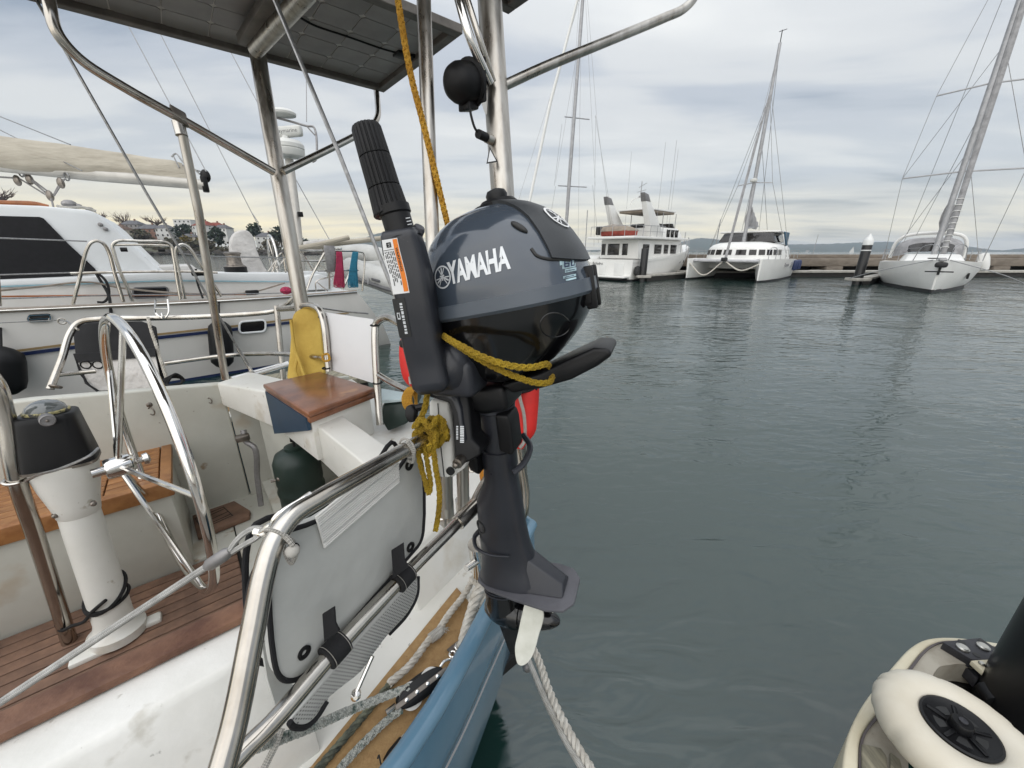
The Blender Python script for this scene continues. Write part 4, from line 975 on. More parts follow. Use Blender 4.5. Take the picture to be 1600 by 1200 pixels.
# ================================================================== ropes and gear about the motor
pad = mk('motor_pad', bev(poly([(670, 627), (675, 625), (701, 628), (701, 640), (706, 662), (708, 725), (703, 747), (687, 747), (682, 722), (678, 697), (670, 647)], .672, my*.035), .004, 3), MT['pad_white'], boat)
mk('pad_bracket', bev(poly([(700, 732), (728, 722), (726, 732), (704, 748)], .69, my*.02), .003), MT['pad_white'], pad)
mk('bolt_hole', lathe([(.0075, -.004), (.0075, .0005), (.006, .0006)], pt(703, 737, .669), -my, 14), MT['black_print'], pad)
mk('pad_joint', sweep([pt(684, 630, .6705), pt(688, 690, .6705), pt(694, 745, .6705)], .0009, 5), MT['black_print'], pad)
RA = (TB-TA).normalized(); r1 = RA.cross(UZ).normalized(); r2 = RA.cross(r1)
yr = thing('yellow_rope', pt(672, 665, .66), 'mustard yellow rope knotted round the end of the stern rail, tails hanging down', 'rope')
def coil(c0, c1, R, turns, ph=0., el=1.):
    return [c0.lerp(c1, i/(turns*14))+(r1*cos(ph+2*pi*i/14)+r2*sin(ph+2*pi*i/14)*el)*R*(1+.12*sin(i*1.9)) for i in range(int(turns*14)+1)]
k0, k1 = pt(657, 690, .64), pt(688, 672, .675)
mk('knot', braid(coil(k0, k1, .0185, 3.2), .0050, 2), MT['yellow_rope'], yr)
mk('knot', braid(coil(k1+UZ*.004, k0+UZ*.004, .026, 2.2, 1.2, .8), .0050, 2), MT['yellow_rope'], yr)
mk('knot', braid([pt(650, 664, .63), pt(660, 655, .625), pt(672, 668, .622), pt(684, 652, .632), pt(693, 660, .64), pt(688, 678, .645)], .0052), MT['yellow_rope'], yr)
mk('standing_part', braid([pt(667, 600, .64), pt(666, 625, .638), pt(661, 645, .635), pt(652, 660, .635), pt(646, 668, .64)], .0050), MT['yellow_rope'], yr)
mk('tail', braid([pt(654, 690, .635), pt(655, 720, .638), pt(663, 748, .64), pt(670, 772, .645), pt(673, 760, .645), pt(669, 730, .64), pt(662, 690, .635)], .0043), MT['yellow_rope'], yr)
mk('tail', braid([pt(672, 682, .64), pt(677, 705, .64), pt(681, 735, .645), pt(686, 765, .65), pt(685, 800, .655), pt(680, 830, .66)], .0047), MT['yellow_rope'], yr)
yl = thing('yellow_rope', pt(780, 570, .53), 'yellow rope doubled under the black lower cowl to the carry handle', 'rope')
mk('strand', braid([pt(694, 525, .58), pt(703, 531, .545), pt(725, 543, .525), pt(760, 560, .515), pt(800, 572, .515), pt(830, 574, .525), pt(853, 569, .545), pt(858, 573, .56)], .0046), MT['yellow_rope'], yl)
mk('strand', braid([pt(700, 530, .555), pt(728, 548, .53), pt(765, 570, .522), pt(805, 588, .525), pt(838, 598, .54), pt(858, 597, .555), pt(864, 588, .575)], .0044), MT['yellow_rope'], yl)
mk('orange_line', braid([pt(618, -20, .88), pt(640, 110, .89), pt(660, 190, .9), pt(682, 280, .93), pt(700, 355, .97), pt(720, 440, 1.02)], .0075), MT['orange_rope'], None, label='thin orange-yellow line running down from the solar arch past the steel post', cat='rope')
cl_ = thing('rope_coil', pt(645, 625, .95), 'small hank of pale yellow line hung behind the black clamp bracket', 'rope')
for k in range(6):
    mk('turn', tube([pt(640+2*k, 606, .92), pt(630+2.4*k, 620, .91), pt(633+2.4*k, 636, .91), pt(642+2*k, 642, .92), pt(650, 628, .94)], .0036, 7, 5, True), MT['orange_rope'], cl_)
mk('tail', tube([pt(668, 690, .8), pt(670, 706, .8), pt(674, 712, .8)], .006, 8), MT['orange_rope'], cl_)
# horseshoe lifebuoy
hb_ = thing('horseshoe_lifebuoy', pt(815, 690, 1.12), 'red horseshoe lifebuoy with white line, half hidden behind the outboard motor', 'lifebuoy')
mk('cover', sweep(smooth_path([pt(667, 612, 1.12), pt(652, 570, 1.12), pt(655, 530, 1.12), pt(690, 500, 1.12), pt(750, 490, 1.12), pt(800, 525, 1.12), pt(816, 590, 1.12), pt(814, 650, 1.12), pt(808, 700, 1.12)], 6), lambda k: .052*min(1, .35+min(k, 1-k)*9), 14, prof=lambda q: (cos(q)*.8, sin(q))), MT['red_cloth'], hb_)
mk('strap', sweep([pt(792, 609, 1.07), pt(815, 612, 1.065), pt(838, 607, 1.09)], .006, 8), MT['black_cloth'], hb_)
mk('grab_line', tube([pt(808, 595, 1.07), pt(812, 620, 1.065), pt(819, 650, 1.07), pt(819, 690, 1.08), pt(812, 700, 1.08)], .0048, 8), MT['white_cord'], hb_)
mk('grab_line', tube([pt(634, 540, 1.08), pt(637, 570, 1.08), pt(642, 600, 1.08)], .0045, 8), MT['white_cord'], hb_)
mk('end_cap', bev(poly([(626, 521), (640, 519), (641, 531), (627, 533)], 1.08, my*.03), .004), MT['red_cloth'], hb_)
of = mk('orange_float', bev(poly([(749, 724), (760, 726), (762, 745), (760, 762), (752, 765), (748, 745)], 1.06, my*.04), .006, 3), MT['orange_plastic'], None, label='orange plastic float seen between the clamp bracket and the motor leg', cat='float')
wl_ = mk('stern_fender', sweep([pt(806, 690, 1.2), pt(806, 706, 1.2), pt(804, 725, 1.2)], [.02, .03, .02], 14), MT['white_print'], None, label='small white and red fender hanging behind the motor leg', cat='fender')
# ================================================================== grey vinyl bag lashed inside the rail
bag = thing('rail_bag', pt(540, 1080, .6), 'stiff grey vinyl bag with black piping, strapped to the inside of the stern rail', 'bag')
# its face lies in a plane just inside the rails
q0, q1, q2 = pt(430, 1050, .49), pt(655, 850, .72), pt(640, 700, .66)
pnrm = (q1-q0).cross(q2-q0).normalized()
bp2 = lambda x, y, o=0.: pl(x, y, q0+pnrm*o*(1 if pnrm.dot(V((0, 0, 2))-q0) > 0 else -1), pnrm)
face = [(437, 838), (500, 812), (560, 770), (620, 735), (645, 700), (656, 715), (661, 740), (661, 830), (656, 848), (640, 868), (560, 960), (500, 1030), (470, 1058), (450, 1064), (436, 1056), (428, 1030), (420, 930), (424, 870)]
fp = [bp2(x, y) for x, y in face]
inn_ = -pnrm if pnrm.dot(V((0, 0, 2))-q0) > 0 else pnrm
fpo = smooth_path(fp, 3, True)
panel = mk('panel', bev(slab(fpo, inn_*.02), .004, 2, 50), MT['vinyl_grey'], bag)
mk('piping', sweep(fpo, .0034, 8, closed=True), MT['black_cloth'], bag)
mk('back_piping', sweep([p+inn_*.05 for p in fpo], .004, 8, closed=True), MT['black_cloth'], bag)
wb = [bp2(*p, .006) for p in ((494, 808), (622, 712), (624, 755), (508, 858))]
mk('webbing_strap', bev(slab(smooth_path([wb[0], wb[0].lerp(wb[1], .5)+UZ*.004, wb[1]], 5)+smooth_path([wb[2], wb[2].lerp(wb[3], .5), wb[3]], 5), inn_*.004), .001, 1), MT['webbing'], bag)
mk('strap_ribs', join(*[sweep([wb[0].lerp(wb[3], k/15)-inn_*.0004, (wb[0].lerp(wb[3], k/15)).lerp(wb[1].lerp(wb[2], k/15), .5)+UZ*.004*(1-k/15)-inn_*.0004, wb[1].lerp(wb[2], k/15)-inn_*.0004], .0011, 5) for k in range(1, 15)]), MT['webbing'], bag)
mk('strap_seam', join(sweep([bp2(500, 822, .0075), bp2(623, 724, .0075)], .0008, 5), sweep([bp2(505, 848, .0075), bp2(624, 745, .0075)], .0008, 5)), MT['vinyl_grey'], bag)
for (x, y) in ((476, 1020), (642, 855), (640, 727), (457, 860)):
    p = bp2(x, y, .002); mk('grommet', lathe([(.0085, -.004), (.0095, .0005), (.007, .0015), (.004, .0005), (.0035, -.004)], p, -inn_, 20), MT['black_rubber'], bag)
for (x, y) in ((520, 990), (628, 890)):
    ctr_ = pt(x+6, y+12, .53 if x < 560 else .66)
    ra = (pt(620, 912, .65)-pt(520, 1020, .545)).normalized()
    s_ = bev(poly([(x-17, y-30), (x+2, y-42), (x+4, y-16), (x+10, y-4), (x-14, y+14)], (.52 if x < 560 else .628), V((.0, .004, -.002))), .001)
    hl = mk('hook_strap', s_, MT['black_cloth'], bag)
    c0 = pt(x+4, y+16, .548 if x < 560 else .652)
    c0 = pt(524, 1015, .548) if x < 560 else pt(630, 902, .66)
    mk('strap_loop', sweep([c0-ra*.016, c0-ra*.015, c0+ra*.015, c0+ra*.016], [.012, .0178, .0178, .012], 20), MT['black_cloth'], hl)
    mk('stitching', join(ring(c0-ra*.0125, ra, .0182, .0005, 28, 4), ring(c0+ra*.0125, ra, .0182, .0005, 28, 4)), MT['white_cord'], hl)
mo_ = [(440, 1128), (470, 1092), (520, 1035), (575, 972), (628, 915), (646, 900), (644, 930), (628, 960), (600, 990), (580, 1015), (555, 1050), (530, 1070), (500, 1095), (484, 1120), (468, 1134), (448, 1136)]
mp_ = [pl(x, y, q0+pnrm*0, pnrm)+inn_*.004+V((.012, 0, -.004)) for x, y in mo_]
mg = mk('mesh_pouch', bev(slab(smooth_path(mp_, 3, True), inn_*.02), .006, 2, 50), MT['pvc_grey'], bag)
pu = (mp_[5]-mp_[0]).normalized(); pv = (UZ-pu*UZ.dot(pu)); pv = (pv-inn_*pv.dot(inn_)).normalized()
P2 = [((p-mp_[0]).dot(pu), (p-mp_[0]).dot(pv)) for p in mp_]
def in_poly(x, y):
    c = False
    for (x0, y0), (x1, y1) in zip(P2, P2[1:]+P2[:1]):
        if (y0 > y) != (y1 > y) and x < (x1-x0)*(y-y0)/(y1-y0)+x0: c = not c
    return c
hv, hf = [], []
for i in range(-4, 90):
    for j in range(-40, 40):
        x, y = i*.0052+(.0026 if j % 2 else 0), j*.0045
        if in_poly(x, y) and in_poly(x+.004, y-.004) and in_poly(x-.004, y-.004):
            c = mp_[0]+pu*x+pv*y-inn_*.0012; n0 = len(hv); w = .00145
            hv += [c-pu*w, c-pv*w, c+pu*w, c+pv*w]; hf.append((n0, n0+1, n0+2, n0+3))
mk('mesh_holes', (hv, hf), MT['black_print'], mg, flat=True, kind='stuff')
mk('pouch_hem', sweep(smooth_path([mp_[i] for i in (5, 6, 7, 8)], 5), .003, 8), MT['black_cloth'], bag)
mk('pouch_hem', sweep(smooth_path([mp_[i] for i in (12, 13, 14, 15, 0)], 5), .004, 8), MT['black_cloth'], bag)
mk('zip', sweep(smooth_path([bp2(424, 862, -.02), bp2(404, 900, -.03), bp2(396, 950, -.03), bp2(404, 1000, -.03)], 6), .010, 8), MT['black_cloth'], bag)
mk('gusset', slab([bp2(*p, -.03) for p in ((415, 880), (432, 1050), (470, 1080), (452, 1130), (438, 1125), (418, 1060), (402, 960))], inn_*.004), MT['vinyl_grey'], bag)
mk('hanging_clip', join(rod(pt(582, 1025, .62), pt(557, 1082, .6), .0035, 8), lathe([(.003, -.008), (.0075, -.004), (.0075, .004), (.003, .008)], pt(556, 1086, .6), V((.3, -.8, .4)), 14)), MT['steel_polished'], bag)
for pts_ in ([pt(430, 828, .437), pt(452, 845, .425), pt(462, 862, .43), pt(455, 880, .44), pt(447, 866, .445), pt(440, 845, .45)], [pt(636, 690, .60), pt(645, 705, .605), pt(645, 722, .615), pt(638, 720, .62)]):
    mk('lashing', tube(pts_, .0026, 8), MT['white_cord'], bag)
mk('lashing_knot', blob(pt(457, 861, .428), .008, .008, .007, 10, 6), MT['white_cord'], bag)
mk('lashing', ring(pt(636, 700, .612), RA, .0158, .002, 20, 6), MT['white_cord'], bag)
mk('lashing', ring(pt(437, 838, .437), (pt(455, 808, .448)-pt(428, 848, .428)), .0165, .0022, 20, 6), MT['white_cord'], bag)

# ================================================================== lines on the side deck
dz = DZ+.02
D_ = lambda x, y, h=0.: pz(x, y, dz+h)
mk('mooring_rope', rope([D_(757, 905, .05), D_(747, 925, .035), D_(735, 962, .01), D_(724, 1005, .008), D_(719, 1030, -.01)], .0150, .06), MT['white_rope'], None, label='thick white laid rope led over the blue gunwale beside the motor leg', cat='rope')
w2 = thing('spliced_rope', D_(650, 1030), 'thin white laid rope with a frayed whipping lying on the cork deck', 'rope')
mk('line', rope([D_(742, 900, .02), D_(725, 930), D_(700, 962), D_(685, 985), D_(668, 1003), D_(640, 1040), D_(608, 1068)], .0088, .042), MT['white_rope'], w2)
mk('whipping', sweep([D_(672, 998), D_(683, 990), D_(690, 984)], [.012, .013, .011], 10), MT['white_cord'], w2)
mk('frayed_end', join(*[sweep([D_(686, 988), D_(692+3*sin(i*2.), 982+3*cos(i*1.7), .006), D_(698+4*sin(i*1.3), 984+5*cos(i*2.3), .004)], [.002, .0014, .0006], 5) for i in range(9)]), MT['white_cord'], w2)
mk('knotted_rope', join(rope([D_(735, 905, .02), D_(748, 915, .03), D_(757, 935, .02), D_(748, 950, .01)], .008, .04), rope([D_(738, 890, .05), D_(752, 905, .05), D_(742, 925, .03), D_(735, 940, .01)], .008, .04)), MT['white_rope'], None, label='white rope turns wrapped round the steel mooring post', cat='rope')
mk('dark_green_rope', rope([D_(612, 1066, -.008), D_(560, 1128, -.008), D_(490, 1210, -.008)], .008, .045), MT['green_rope'], None, label='dark green and black laid rope lying along the cork deck edge', cat='rope')
fl = mk('flecked_rope', braid([D_(640, 1073, .03), D_(600, 1088, .03), D_(570, 1100, .04), D_(540, 1112, .06), D_(500, 1130, .10), D_(440, 1153, .17), D_(380, 1178, .24), B(-.45, .545, 1.25), B(-1.0, .50, 1.125), B(-1.6, .48, 1.12)], .0078), MT['fleck_rope'], None, label='pale green-flecked braided rope crossing the deck to the pulley block', cat='rope')
mk('flecked_rope', braid([D_(628, 1108, .012), D_(608, 1122, .004), D_(570, 1158, .002), D_(540, 1190, .002), D_(520, 1215, .002)], .0072), MT['fleck_rope'], None, label='pale braided rope leading from the block towards the bottom edge', cat='rope')
mk('tied_cord', tube([D_(440, 1138, .20), D_(430, 1165, .19), D_(420, 1185, .18), D_(405, 1215, .17)], .0050, 9), MT['white_cord'], None, label='short white cord hanging below the mesh pouch at the bottom', cat='rope')
hk = thing('rope_end', D_(622, 1175), 'white rope end sealed with black tape beside the blue toe rail', 'rope')
mk('rope', rope([D_(655, 1132, -.005), D_(640, 1146, -.005), D_(628, 1160, -.005)], .0085, .04), MT['white_rope'], hk)
mk('tape', sweep([D_(629, 1158, -.004), D_(612, 1180, -.004), D_(604, 1192, -.004)], [.0095, .0105, .009], 12), MT['black_rubber'], hk)
mk('tape_tail', tube([D_(604, 1190), D_(596, 1195, .006), D_(592, 1180, .012), D_(590, 1186, .01)], .0015, 6), MT['black_rubber'], hk)
# pulley block
pb_ = thing('pulley_block', D_(655, 1085), 'black pulley block with two white sheaves on the cork deck', 'pulley')
b0, b1 = D_(622, 1100, .012), D_(690, 1048, .016); bd_ = (b1-b0).normalized(); bs_ = V((.62, -.35, .70)); bs_ = (bs_-bd_*bs_.dot(bd_)).normalized(); bu_ = bd_.cross(bs_)
def cheek(o, sc=1.):
    c0 = b0.lerp(b1, .5)+bs_*o; r = []
    for i in range(28):
        q = 2*pi*i/28; r.append(c0+bd_*cos(q)*.052*sc+bu_*math.copysign(abs(sin(q))**.8, sin(q))*.0205*sc)
    return r
mk('cheek', bev(slab(cheek(.010), bs_*.004), .0015, 2), MT['black_plastic'], pb_)
mk('cheek', bev(slab(cheek(-.014), bs_*.004), .0015, 2), MT['black_plastic'], pb_)
for k in (-.022, .024):
    mk('sheave', lathe([(.020, -.009), (.0235, -.008), (.019, -.003), (.019, .003), (.0235, .008), (.020, .009)], b0.lerp(b1, .5)+bd_*k-bs_*.001+bu_*.003, bs_, 24), MT['sheave'], pb_)
mk('strap_plate', bev(slab([b0.lerp(b1, .5)+bs_*.0145+bd_*a+bu_*b for a, b in ((-.058, -.005), (.058, -.005), (.058, .005), (-.058, .005))], bs_*.002), .0008, 1), MT['steel_dark'], pb_)
for k in (-.035, -.012, .012, .035):
    mk('rivet', lathe([(.004, 0), (.004, .002), (.002, .003)], b0.lerp(b1, .5)+bs_*.0165+bd_*k, bs_, 10), MT['steel_polished'], pb_)
mk('shackle', join(tube([b1+bu_*.008, b1+bd_*.014+bu_*.012, b1+bd_*.034, b1+bd_*.014-bu_*.012, b1-bu_*.008], .003, 8), rod(b1-bs_*.012, b1+bs_*.014, .0035, 8)), MT['steel_polished'], pb_)
mk('becket', rod(b0-bd_*.005, b0-bd_*.025, .006, 10), MT['steel'], pb_)
mk('deck_plate', bev(slab([D_(698, 1017, -.004), D_(719, 1000, -.004), D_(723, 1013, -.004), D_(710, 1026, -.004)], UZ*.005), .001), MT['steel_dark'], pb_)
mk('deck_chain', join(*[ring(D_(707+5*k, 1022-7*k, .006), (bd_ if k % 2 else UZ), .007, .0022, 12, 6) for k in range(4)]), MT['steel_polished'], pb_)
# double mooring line from the hull to the bottom of the frame
ml = thing('mooring_line', pt(850, 1080, 1.2), 'pair of grey-white mooring ropes running from under the propeller to the bottom edge', 'rope')
mk('laid_rope', rope([pt(818, 1000, 1.25), pt(836, 1020, 1.22), pt(860, 1085, 1.12), pt(892, 1150, 1.02), pt(925, 1205, .95), pt(960, 1260, .88), V((.50, .28, .66)), V((.80, .0, .56)), V((1.10, -.3, .53))], .0125, .055), MT['white_rope'], ml)
mk('braided_rope', tube([pt(815, 1005, 1.24), pt(830, 1042, 1.18), pt(852, 1094, 1.1), pt(882, 1154, 1.02), pt(912, 1205, .95), pt(947, 1262, .88), V((.48, .26, .65)), V((.79, -.03, .55)), V((1.09, -.34, .52))], .0085, 10), MT['white_cord'], ml)
mk('thimble', blob(pt(824, 1042, 1.2), .016, .014, .018, 12, 8), MT['galv'], ml)
# black ties on the pedestal
tg = thing('black_strap', pt(160, 960, 1.4), 'black elastic strap tied round the foot of the white steering pedestal', 'strap')
pc_ = lambda s: ax0+axd*L_*s
def pring(s, tl, R=.0585):
    return [pc_(s)+(hA*cos(q)+hN*sin(q))*R+axd*tl*cos(q-1.0) for q in [2*pi*i/32 for i in range(32)]]
mk('band', sweep(pring(.20, .045), .006, 8, closed=True), MT['black_cord'], tg)
mk('band', sweep(pring(.17, .012), .006, 8, closed=True), MT['black_cord'], tg)
mk('tail', tube([pt(165, 938, 1.36), pt(145, 955, 1.36), pt(130, 972, 1.38), pt(112, 978, 1.39), pt(95, 985, 1.4), pt(88, 975, 1.4), pt(98, 982, 1.4)], .006, 8), MT['black_cord'], tg)
# yellow cover and white dodger panel on the far stern rail
yc_ = thing('yellow_cover', pt(480, 585, 2.15), 'yellow fabric cover hanging on the stern rail behind the varnished seat', 'cover')
yo = [(458, 492), (470, 484), (492, 484), (501, 492), (504, 530), (507, 590), (495, 594), (470, 598), (450, 600), (452, 555), (455, 515)]
mk('cloth', bev(slab(smooth_path([pt(x, y, 1.90) for x, y in yo], 3, True), V((-.02, .06, 0))), .018, 3, 50), MT['yellow_cloth'], yc_)
mk('fold', tube([pt(455, 500, 1.872), pt(460, 540, 1.872), pt(468, 565, 1.872), pt(478, 592, 1.872)], .008, 7), MT['yellow_cloth'], yc_)
mk('fold', tube([pt(464, 560, 1.872), pt(462, 580, 1.872), pt(470, 598, 1.872)], .007, 7), MT['yellow_cloth'], yc_)
mk('tie', tube([pt(504, 556, 1.8), pt(512, 553, 1.80), pt(515, 562, 1.80), pt(507, 564, 1.8)], .005, 7, 5, True), MT['orange_rope'], yc_)
mk('dodger_panel', bev(slab([pt(506, 488, 1.84), pt(583, 499, 1.66), pt(586, 600, 1.67), pt(514, 577, 1.86)], V((.0, .008, 0))), .002), MT['white_panel'], None, label='plain white dodger panel laced between the stern rails behind the helm seat', cat='panel')
# black and grey bag hung on the far rail, seen through the wheel
fb = thing('rail_pouch', pt(190, 605, 2.25), 'black and pale grey pouch hung on the far rail behind the steering wheel', 'bag')
mk('back', bev(slab([pt(x, y, 2.26) for x, y in ((113, 512), (140, 504), (220, 503), (243, 512), (250, 560), (258, 600), (245, 608), (150, 612), (132, 600), (118, 560))], V((-.02, .03, 0))), .006, 2), MT['black_cloth'], fb)
mk('pocket', bev(slab([pt(x, y, 2.235) for x, y in ((121, 566), (243, 557), (253, 602), (235, 608), (155, 611), (138, 600))], V((-.01, .015, 0))), .006, 2), MT['canvas_white'], fb)
mk('flap', slab([pt(x, y, 2.225) for x, y in ((114, 553), (242, 545), (243, 557), (119, 567))], V((-.006, .01, 0))), MT['black_cloth'], fb)
mk('pocket_trim', sweep([pt(119, 562, 2.225), pt(126, 585, 2.225), pt(140, 602, 2.225), pt(152, 612, 2.225)], .004, 6), MT['black_cloth'], fb)
for x in (134, 153): mk('ring', ring(pt(x, 570, 2.222), V((.5, -1, 0)), .022, .004, 16, 6), MT['black_plastic'], fb)
mk('lashing_rope', rope([pt(231, 496, 2.27), pt(236, 515, 2.26), pt(246, 545, 2.25), pt(256, 578, 2.25), pt(262, 596, 2.25)], .009, .05), MT['white_rope'], None, label='worn white lashing rope hanging from the far rail beside the black pouch', cat='rope')
mk('black_line_coil', join(*[tube([pt(246+4*k, 602-k, 2.22), pt(258+4*k, 592-2*k, 2.24), pt(280+2*k, 590+k, 2.28), pt(283-k, 599, 2.24), pt(262, 606-k, 2.2)], .006, 7, 5, True) for k in range(5)]), MT['black_cord'], None, label='small coil of black line on the far coaming top', cat='rope')
# things in the stern locker and on the stern deck
jc = thing('black_jerrycan', B(.36, 1.72, .70), 'black plastic drum with rounded shoulders inside the open stern locker', 'drum')
jp = lambda x, y: pt(x, y, 1.86)
jctr = pt(484, 820, 1.9); jctr.z = .70
mk('body', lathe([(.085, 0), (.096, .02), (.098, .10), (.097, .22), (.101, .235), (.101, .25), (.094, .27), (.099, .29), (.098, .39), (.084, .425), (.05, .445), (.04, .447), (.04, .46), (.02, .465)], jctr, UZ, 28), MT['dark_green'], jc, 40)
mk('handle', tube([jctr+UZ*.47-UN*.03, jctr+UZ*.51-UN*.02, jctr+UZ*.51+UN*.02, jctr+UZ*.47+UN*.03], .006, 8), MT['black_plastic'], jc)
mk('blue_rag', tube([pt(438, 762, 1.80), pt(450, 768, 1.79), pt(470, 772, 1.79), pt(490, 770, 1.8), pt(505, 765, 1.82)], .010, 8), MT['blue_cloth'], None, label='strip of blue cloth tied round the black drum', cat='cloth')
mk('locker_catch', join(rod(pt(424, 752, 1.74), pt(440, 748, 1.74), .007, 8), blob(pt(437, 748, 1.72), .015, .012, .012, 10, 6)), MT['steel_dark'], boat)
bx = thing('cool_box', pt(610, 655, 1.75), 'dark green box with pale blue lid on the stern deck behind the rail', 'box')
bo_ = [pt(597, 632, 1.7), pt(637, 628, 1.7), pt(637, 662, 1.7), pt(606, 675, 1.7), pt(597, 660, 1.7)]
mk('body', bev(slab(bo_, UA*.2+UN*.25), .01, 2), MT['dark_green'], bx)
mk('lid', bev(slab([p+UZ*d for p, d in ((pt(596, 631, 1.69), 0), (pt(638, 627, 1.69), 0), (pt(637, 618, 1.74), 0), (pt(596, 611, 1.8), 0))], UZ*.015), .004, 2), MT['pale_lid'], bx)
# ================================================================== white yacht in the next berth
nb = thing('white_yacht', B(-2., 10., 0), 'large white sailing yacht with navy and gold stripes moored behind the cockpit', 'sailboat')
NS = 8.0
toe = [(-260, 494), (-120, 490), (0, 485), (150, 478.5), (300, 472), (400, 466.5), (500, 460), (557, 455.5)]
tw = smooth_path([pn(x, y, NS) for x, y in toe], 4)
ta = [(p.dot(UA), p.z) for p in tw]
ta = [(-11., 1.7), (-9., 1.5)] + [q for q in ta if q[0] > -8.] 
def nhull():
    rows = []
    for a, z in ta:
        k = max(0., (a-1.2)/1.5); s = max(0, (a-2.0)/.7)
        bw = max(0., (-a-5)/6.)**2*2.0
        rows.append([B(a, NS+bw, z), B(a+.25*s, NS+.0+bw, z*.72), B(a+.55*s, NS+.04+bw+.1*k, z*.38), B(a+.8*s, NS+.14+bw+.3*k, 0), B(a+.5*s, NS+.6+bw, -.3), B(a, 10, -.5)])
    return rows
rows = nhull()
mir = lambda p: p+UN*2*(10-p.dot(UN))
hl_ = mk('hull', loft([r+[mir(p) for p in reversed(r[:-1])] for r in rows], closed=False, cap=False), MT['topside_white'], nb, 40)
mk('transom', (rows[-1]+[mir(p) for p in reversed(rows[-1][:-1])], [tuple(range(11))]), MT['topside_white'], hl_)
mk('deck', loft([[r[0]+UZ*-.01, mir(r[0])+UZ*-.01] for r in rows], closed=False, cap=False), MT['cabin_white'], hl_)
mk('rub_rail', sweep([r[0]-UN*.01 for r in rows], .032, 8), MT['rubrail'], hl_)
mk('rub_rail_strip', sweep([r[0]-UN*.04 for r in rows], .011, 8), MT['steel_polished'], hl_)
def on_hull(x, y, o=.012): return pn(x, y, NS-o)
def stripe(nm, pts_, mat):
    g = [[on_hull(x, y0), on_hull(x, y1)] for x, y0, y1 in pts_]
    mk(nm, loft(g, closed=False, cap=False), MT[mat], hl_, flat=True)
stripe('gold_stripe', [(-60, 557.5, 561), (100, 537, 540.5), (246, 521, 524), (375, 507, 510), (470, 496, 498.5), (545, 488, 490)], 'stripe_gold')
stripe('navy_stripe', [(-60, 563, 569), (100, 542, 547.5), (246, 525.5, 530.5), (375, 511.5, 516), (470, 500, 504), (540, 492, 495)], 'stripe_navy')
stripe('boot_stripe', [(-60, 660, 672), (100, 625, 634), (300, 590, 596), (480, 561, 565)], 'stripe_navy')
def rrect(x0, y0, x1, y1, r, sk=0., m=4):
    o = []
    for cx_, cy_, q0_ in ((x1-r, y0+r, -90), (x1-r, y1-r, 0), (x0+r, y1-r, 90), (x0+r, y0+r, 180)):
        for i in range(m+1):
            q = rad(q0_+90*i/m); x = cx_+r*cos(q); y = cy_+r*sin(q); o.append((x, y+sk*(x-x0)))
    return o
pw = mk('portlight', sweep([on_hull(x, y, .02) for x, y in rrect(374, 503, 415, 521, 6, -.08)], .016, 6, closed=True), MT['cabin_white'], nb)
mk('glass', slab([on_hull(x, y, .014) for x, y in rrect(374, 503, 415, 521, 6, -.08)], UN*.01), MT['glass_dark'], pw)
vt = mk('fairlead', sweep([on_hull(x, y, .02) for x, y in rrect(44, 493, 79, 503, 4.5, -.05)], .014, 6, closed=True), MT['steel_polished'], nb)
mk('slot', slab([on_hull(x, y, .012) for x, y in rrect(44, 493, 79, 503, 4.5, -.05)], UN*.008), MT['black_print'], vt)
mk('fairlead_bar', rod(on_hull(48, 499, .02), on_hull(76, 497.5, .02), .01, 6), MT['steel_polished'], vt)
# cabin side and coaming
def nslab(nm, pts_, n_, depth, mat, par=nb, w=.0):
    g = slab([pn(x, y, n_) for x, y in pts_], UN*depth)
    return mk(nm, bev(g, w, 2) if w else g, MT[mat], par)
cab = nslab('pilothouse', [(-200, 312), (60, 321), (140, 328), (152, 334), (175, 352), (244, 418), (262, 430), (262, 446), (-200, 470)], 8.75, 2.5, 'cabin_white', w=.05)
nslab('window_cover', [(-200, 332), (62, 339), (68, 341), (108, 382), (150, 421), (141, 428), (60, 436), (-200, 452)], 8.74, -.02, 'black_cloth', cab, .006)
for (x, y) in ((157, 351), (165, 358)): mk('bolt', lathe([(.03, 0), (.03, .02), (.01, .03)], pn(x, y, 8.74), -UN, 8), MT['galv'], cab)
nslab('coaming', [(-200, 448), (0, 441), (140, 434), (260, 427.5), (450, 429), (458, 436), (470, 462), (470, 470), (-200, 498)], 8.45, .32, 'topside_white', w=.03)
nslab('coaming_cap', [(-200, 446), (0, 438), (160, 431), (260, 425), (452, 427), (456, 440), (260, 439), (0, 449), (-200, 458)], 8.42, .5, 'cabin_white', w=.02)
nslab('pale_line', [(-200, 455), (0, 446.5), (260, 437.5), (452, 439.5), (452, 441), (260, 439.5), (0, 449), (-200, 458)], 8.41, -.006, 'stripe_pale')
cw = nslab('coaming_window', rrect(208, 450, 262, 466, 5, -.03), 8.44, -.012, 'glass_dark')
mk('window_rim', sweep([pn(x, y, 8.43) for x, y in rrect(208, 450, 262, 466, 5, -.03)], .012, 6, closed=True), MT['pvc_dark'], cw)
mk('hand_rail', tube([pn(-60, 314, 8.9), pn(0, 317, 8.9), pn(55, 319, 8.9), pn(68, 322, 8.9), pn(76, 324, 8.9)], .035, 8), MT['wood_rail'], cab)
for (x, y, s) in ((108, 319, .09), (122, 322, .05), (140, 327, .05)): mk('roof_gear', blob(pn(x, y, 9.3), s, s, s*.7, 10, 6), MT['galv'], cab)
mk('sheet_rope', tube([pn(90, 322, 9.2), pn(110, 325, 9.), pn(130, 324, 9.), pn(150, 330, 9.)], .02, 6), MT['white_cord'], cab)
mk('wind_frame', tube([pn(225, 402, 8.8), pn(235, 412, 8.8), pn(246, 420, 8.8)], .04, 6), MT['cabin_white'], cab)
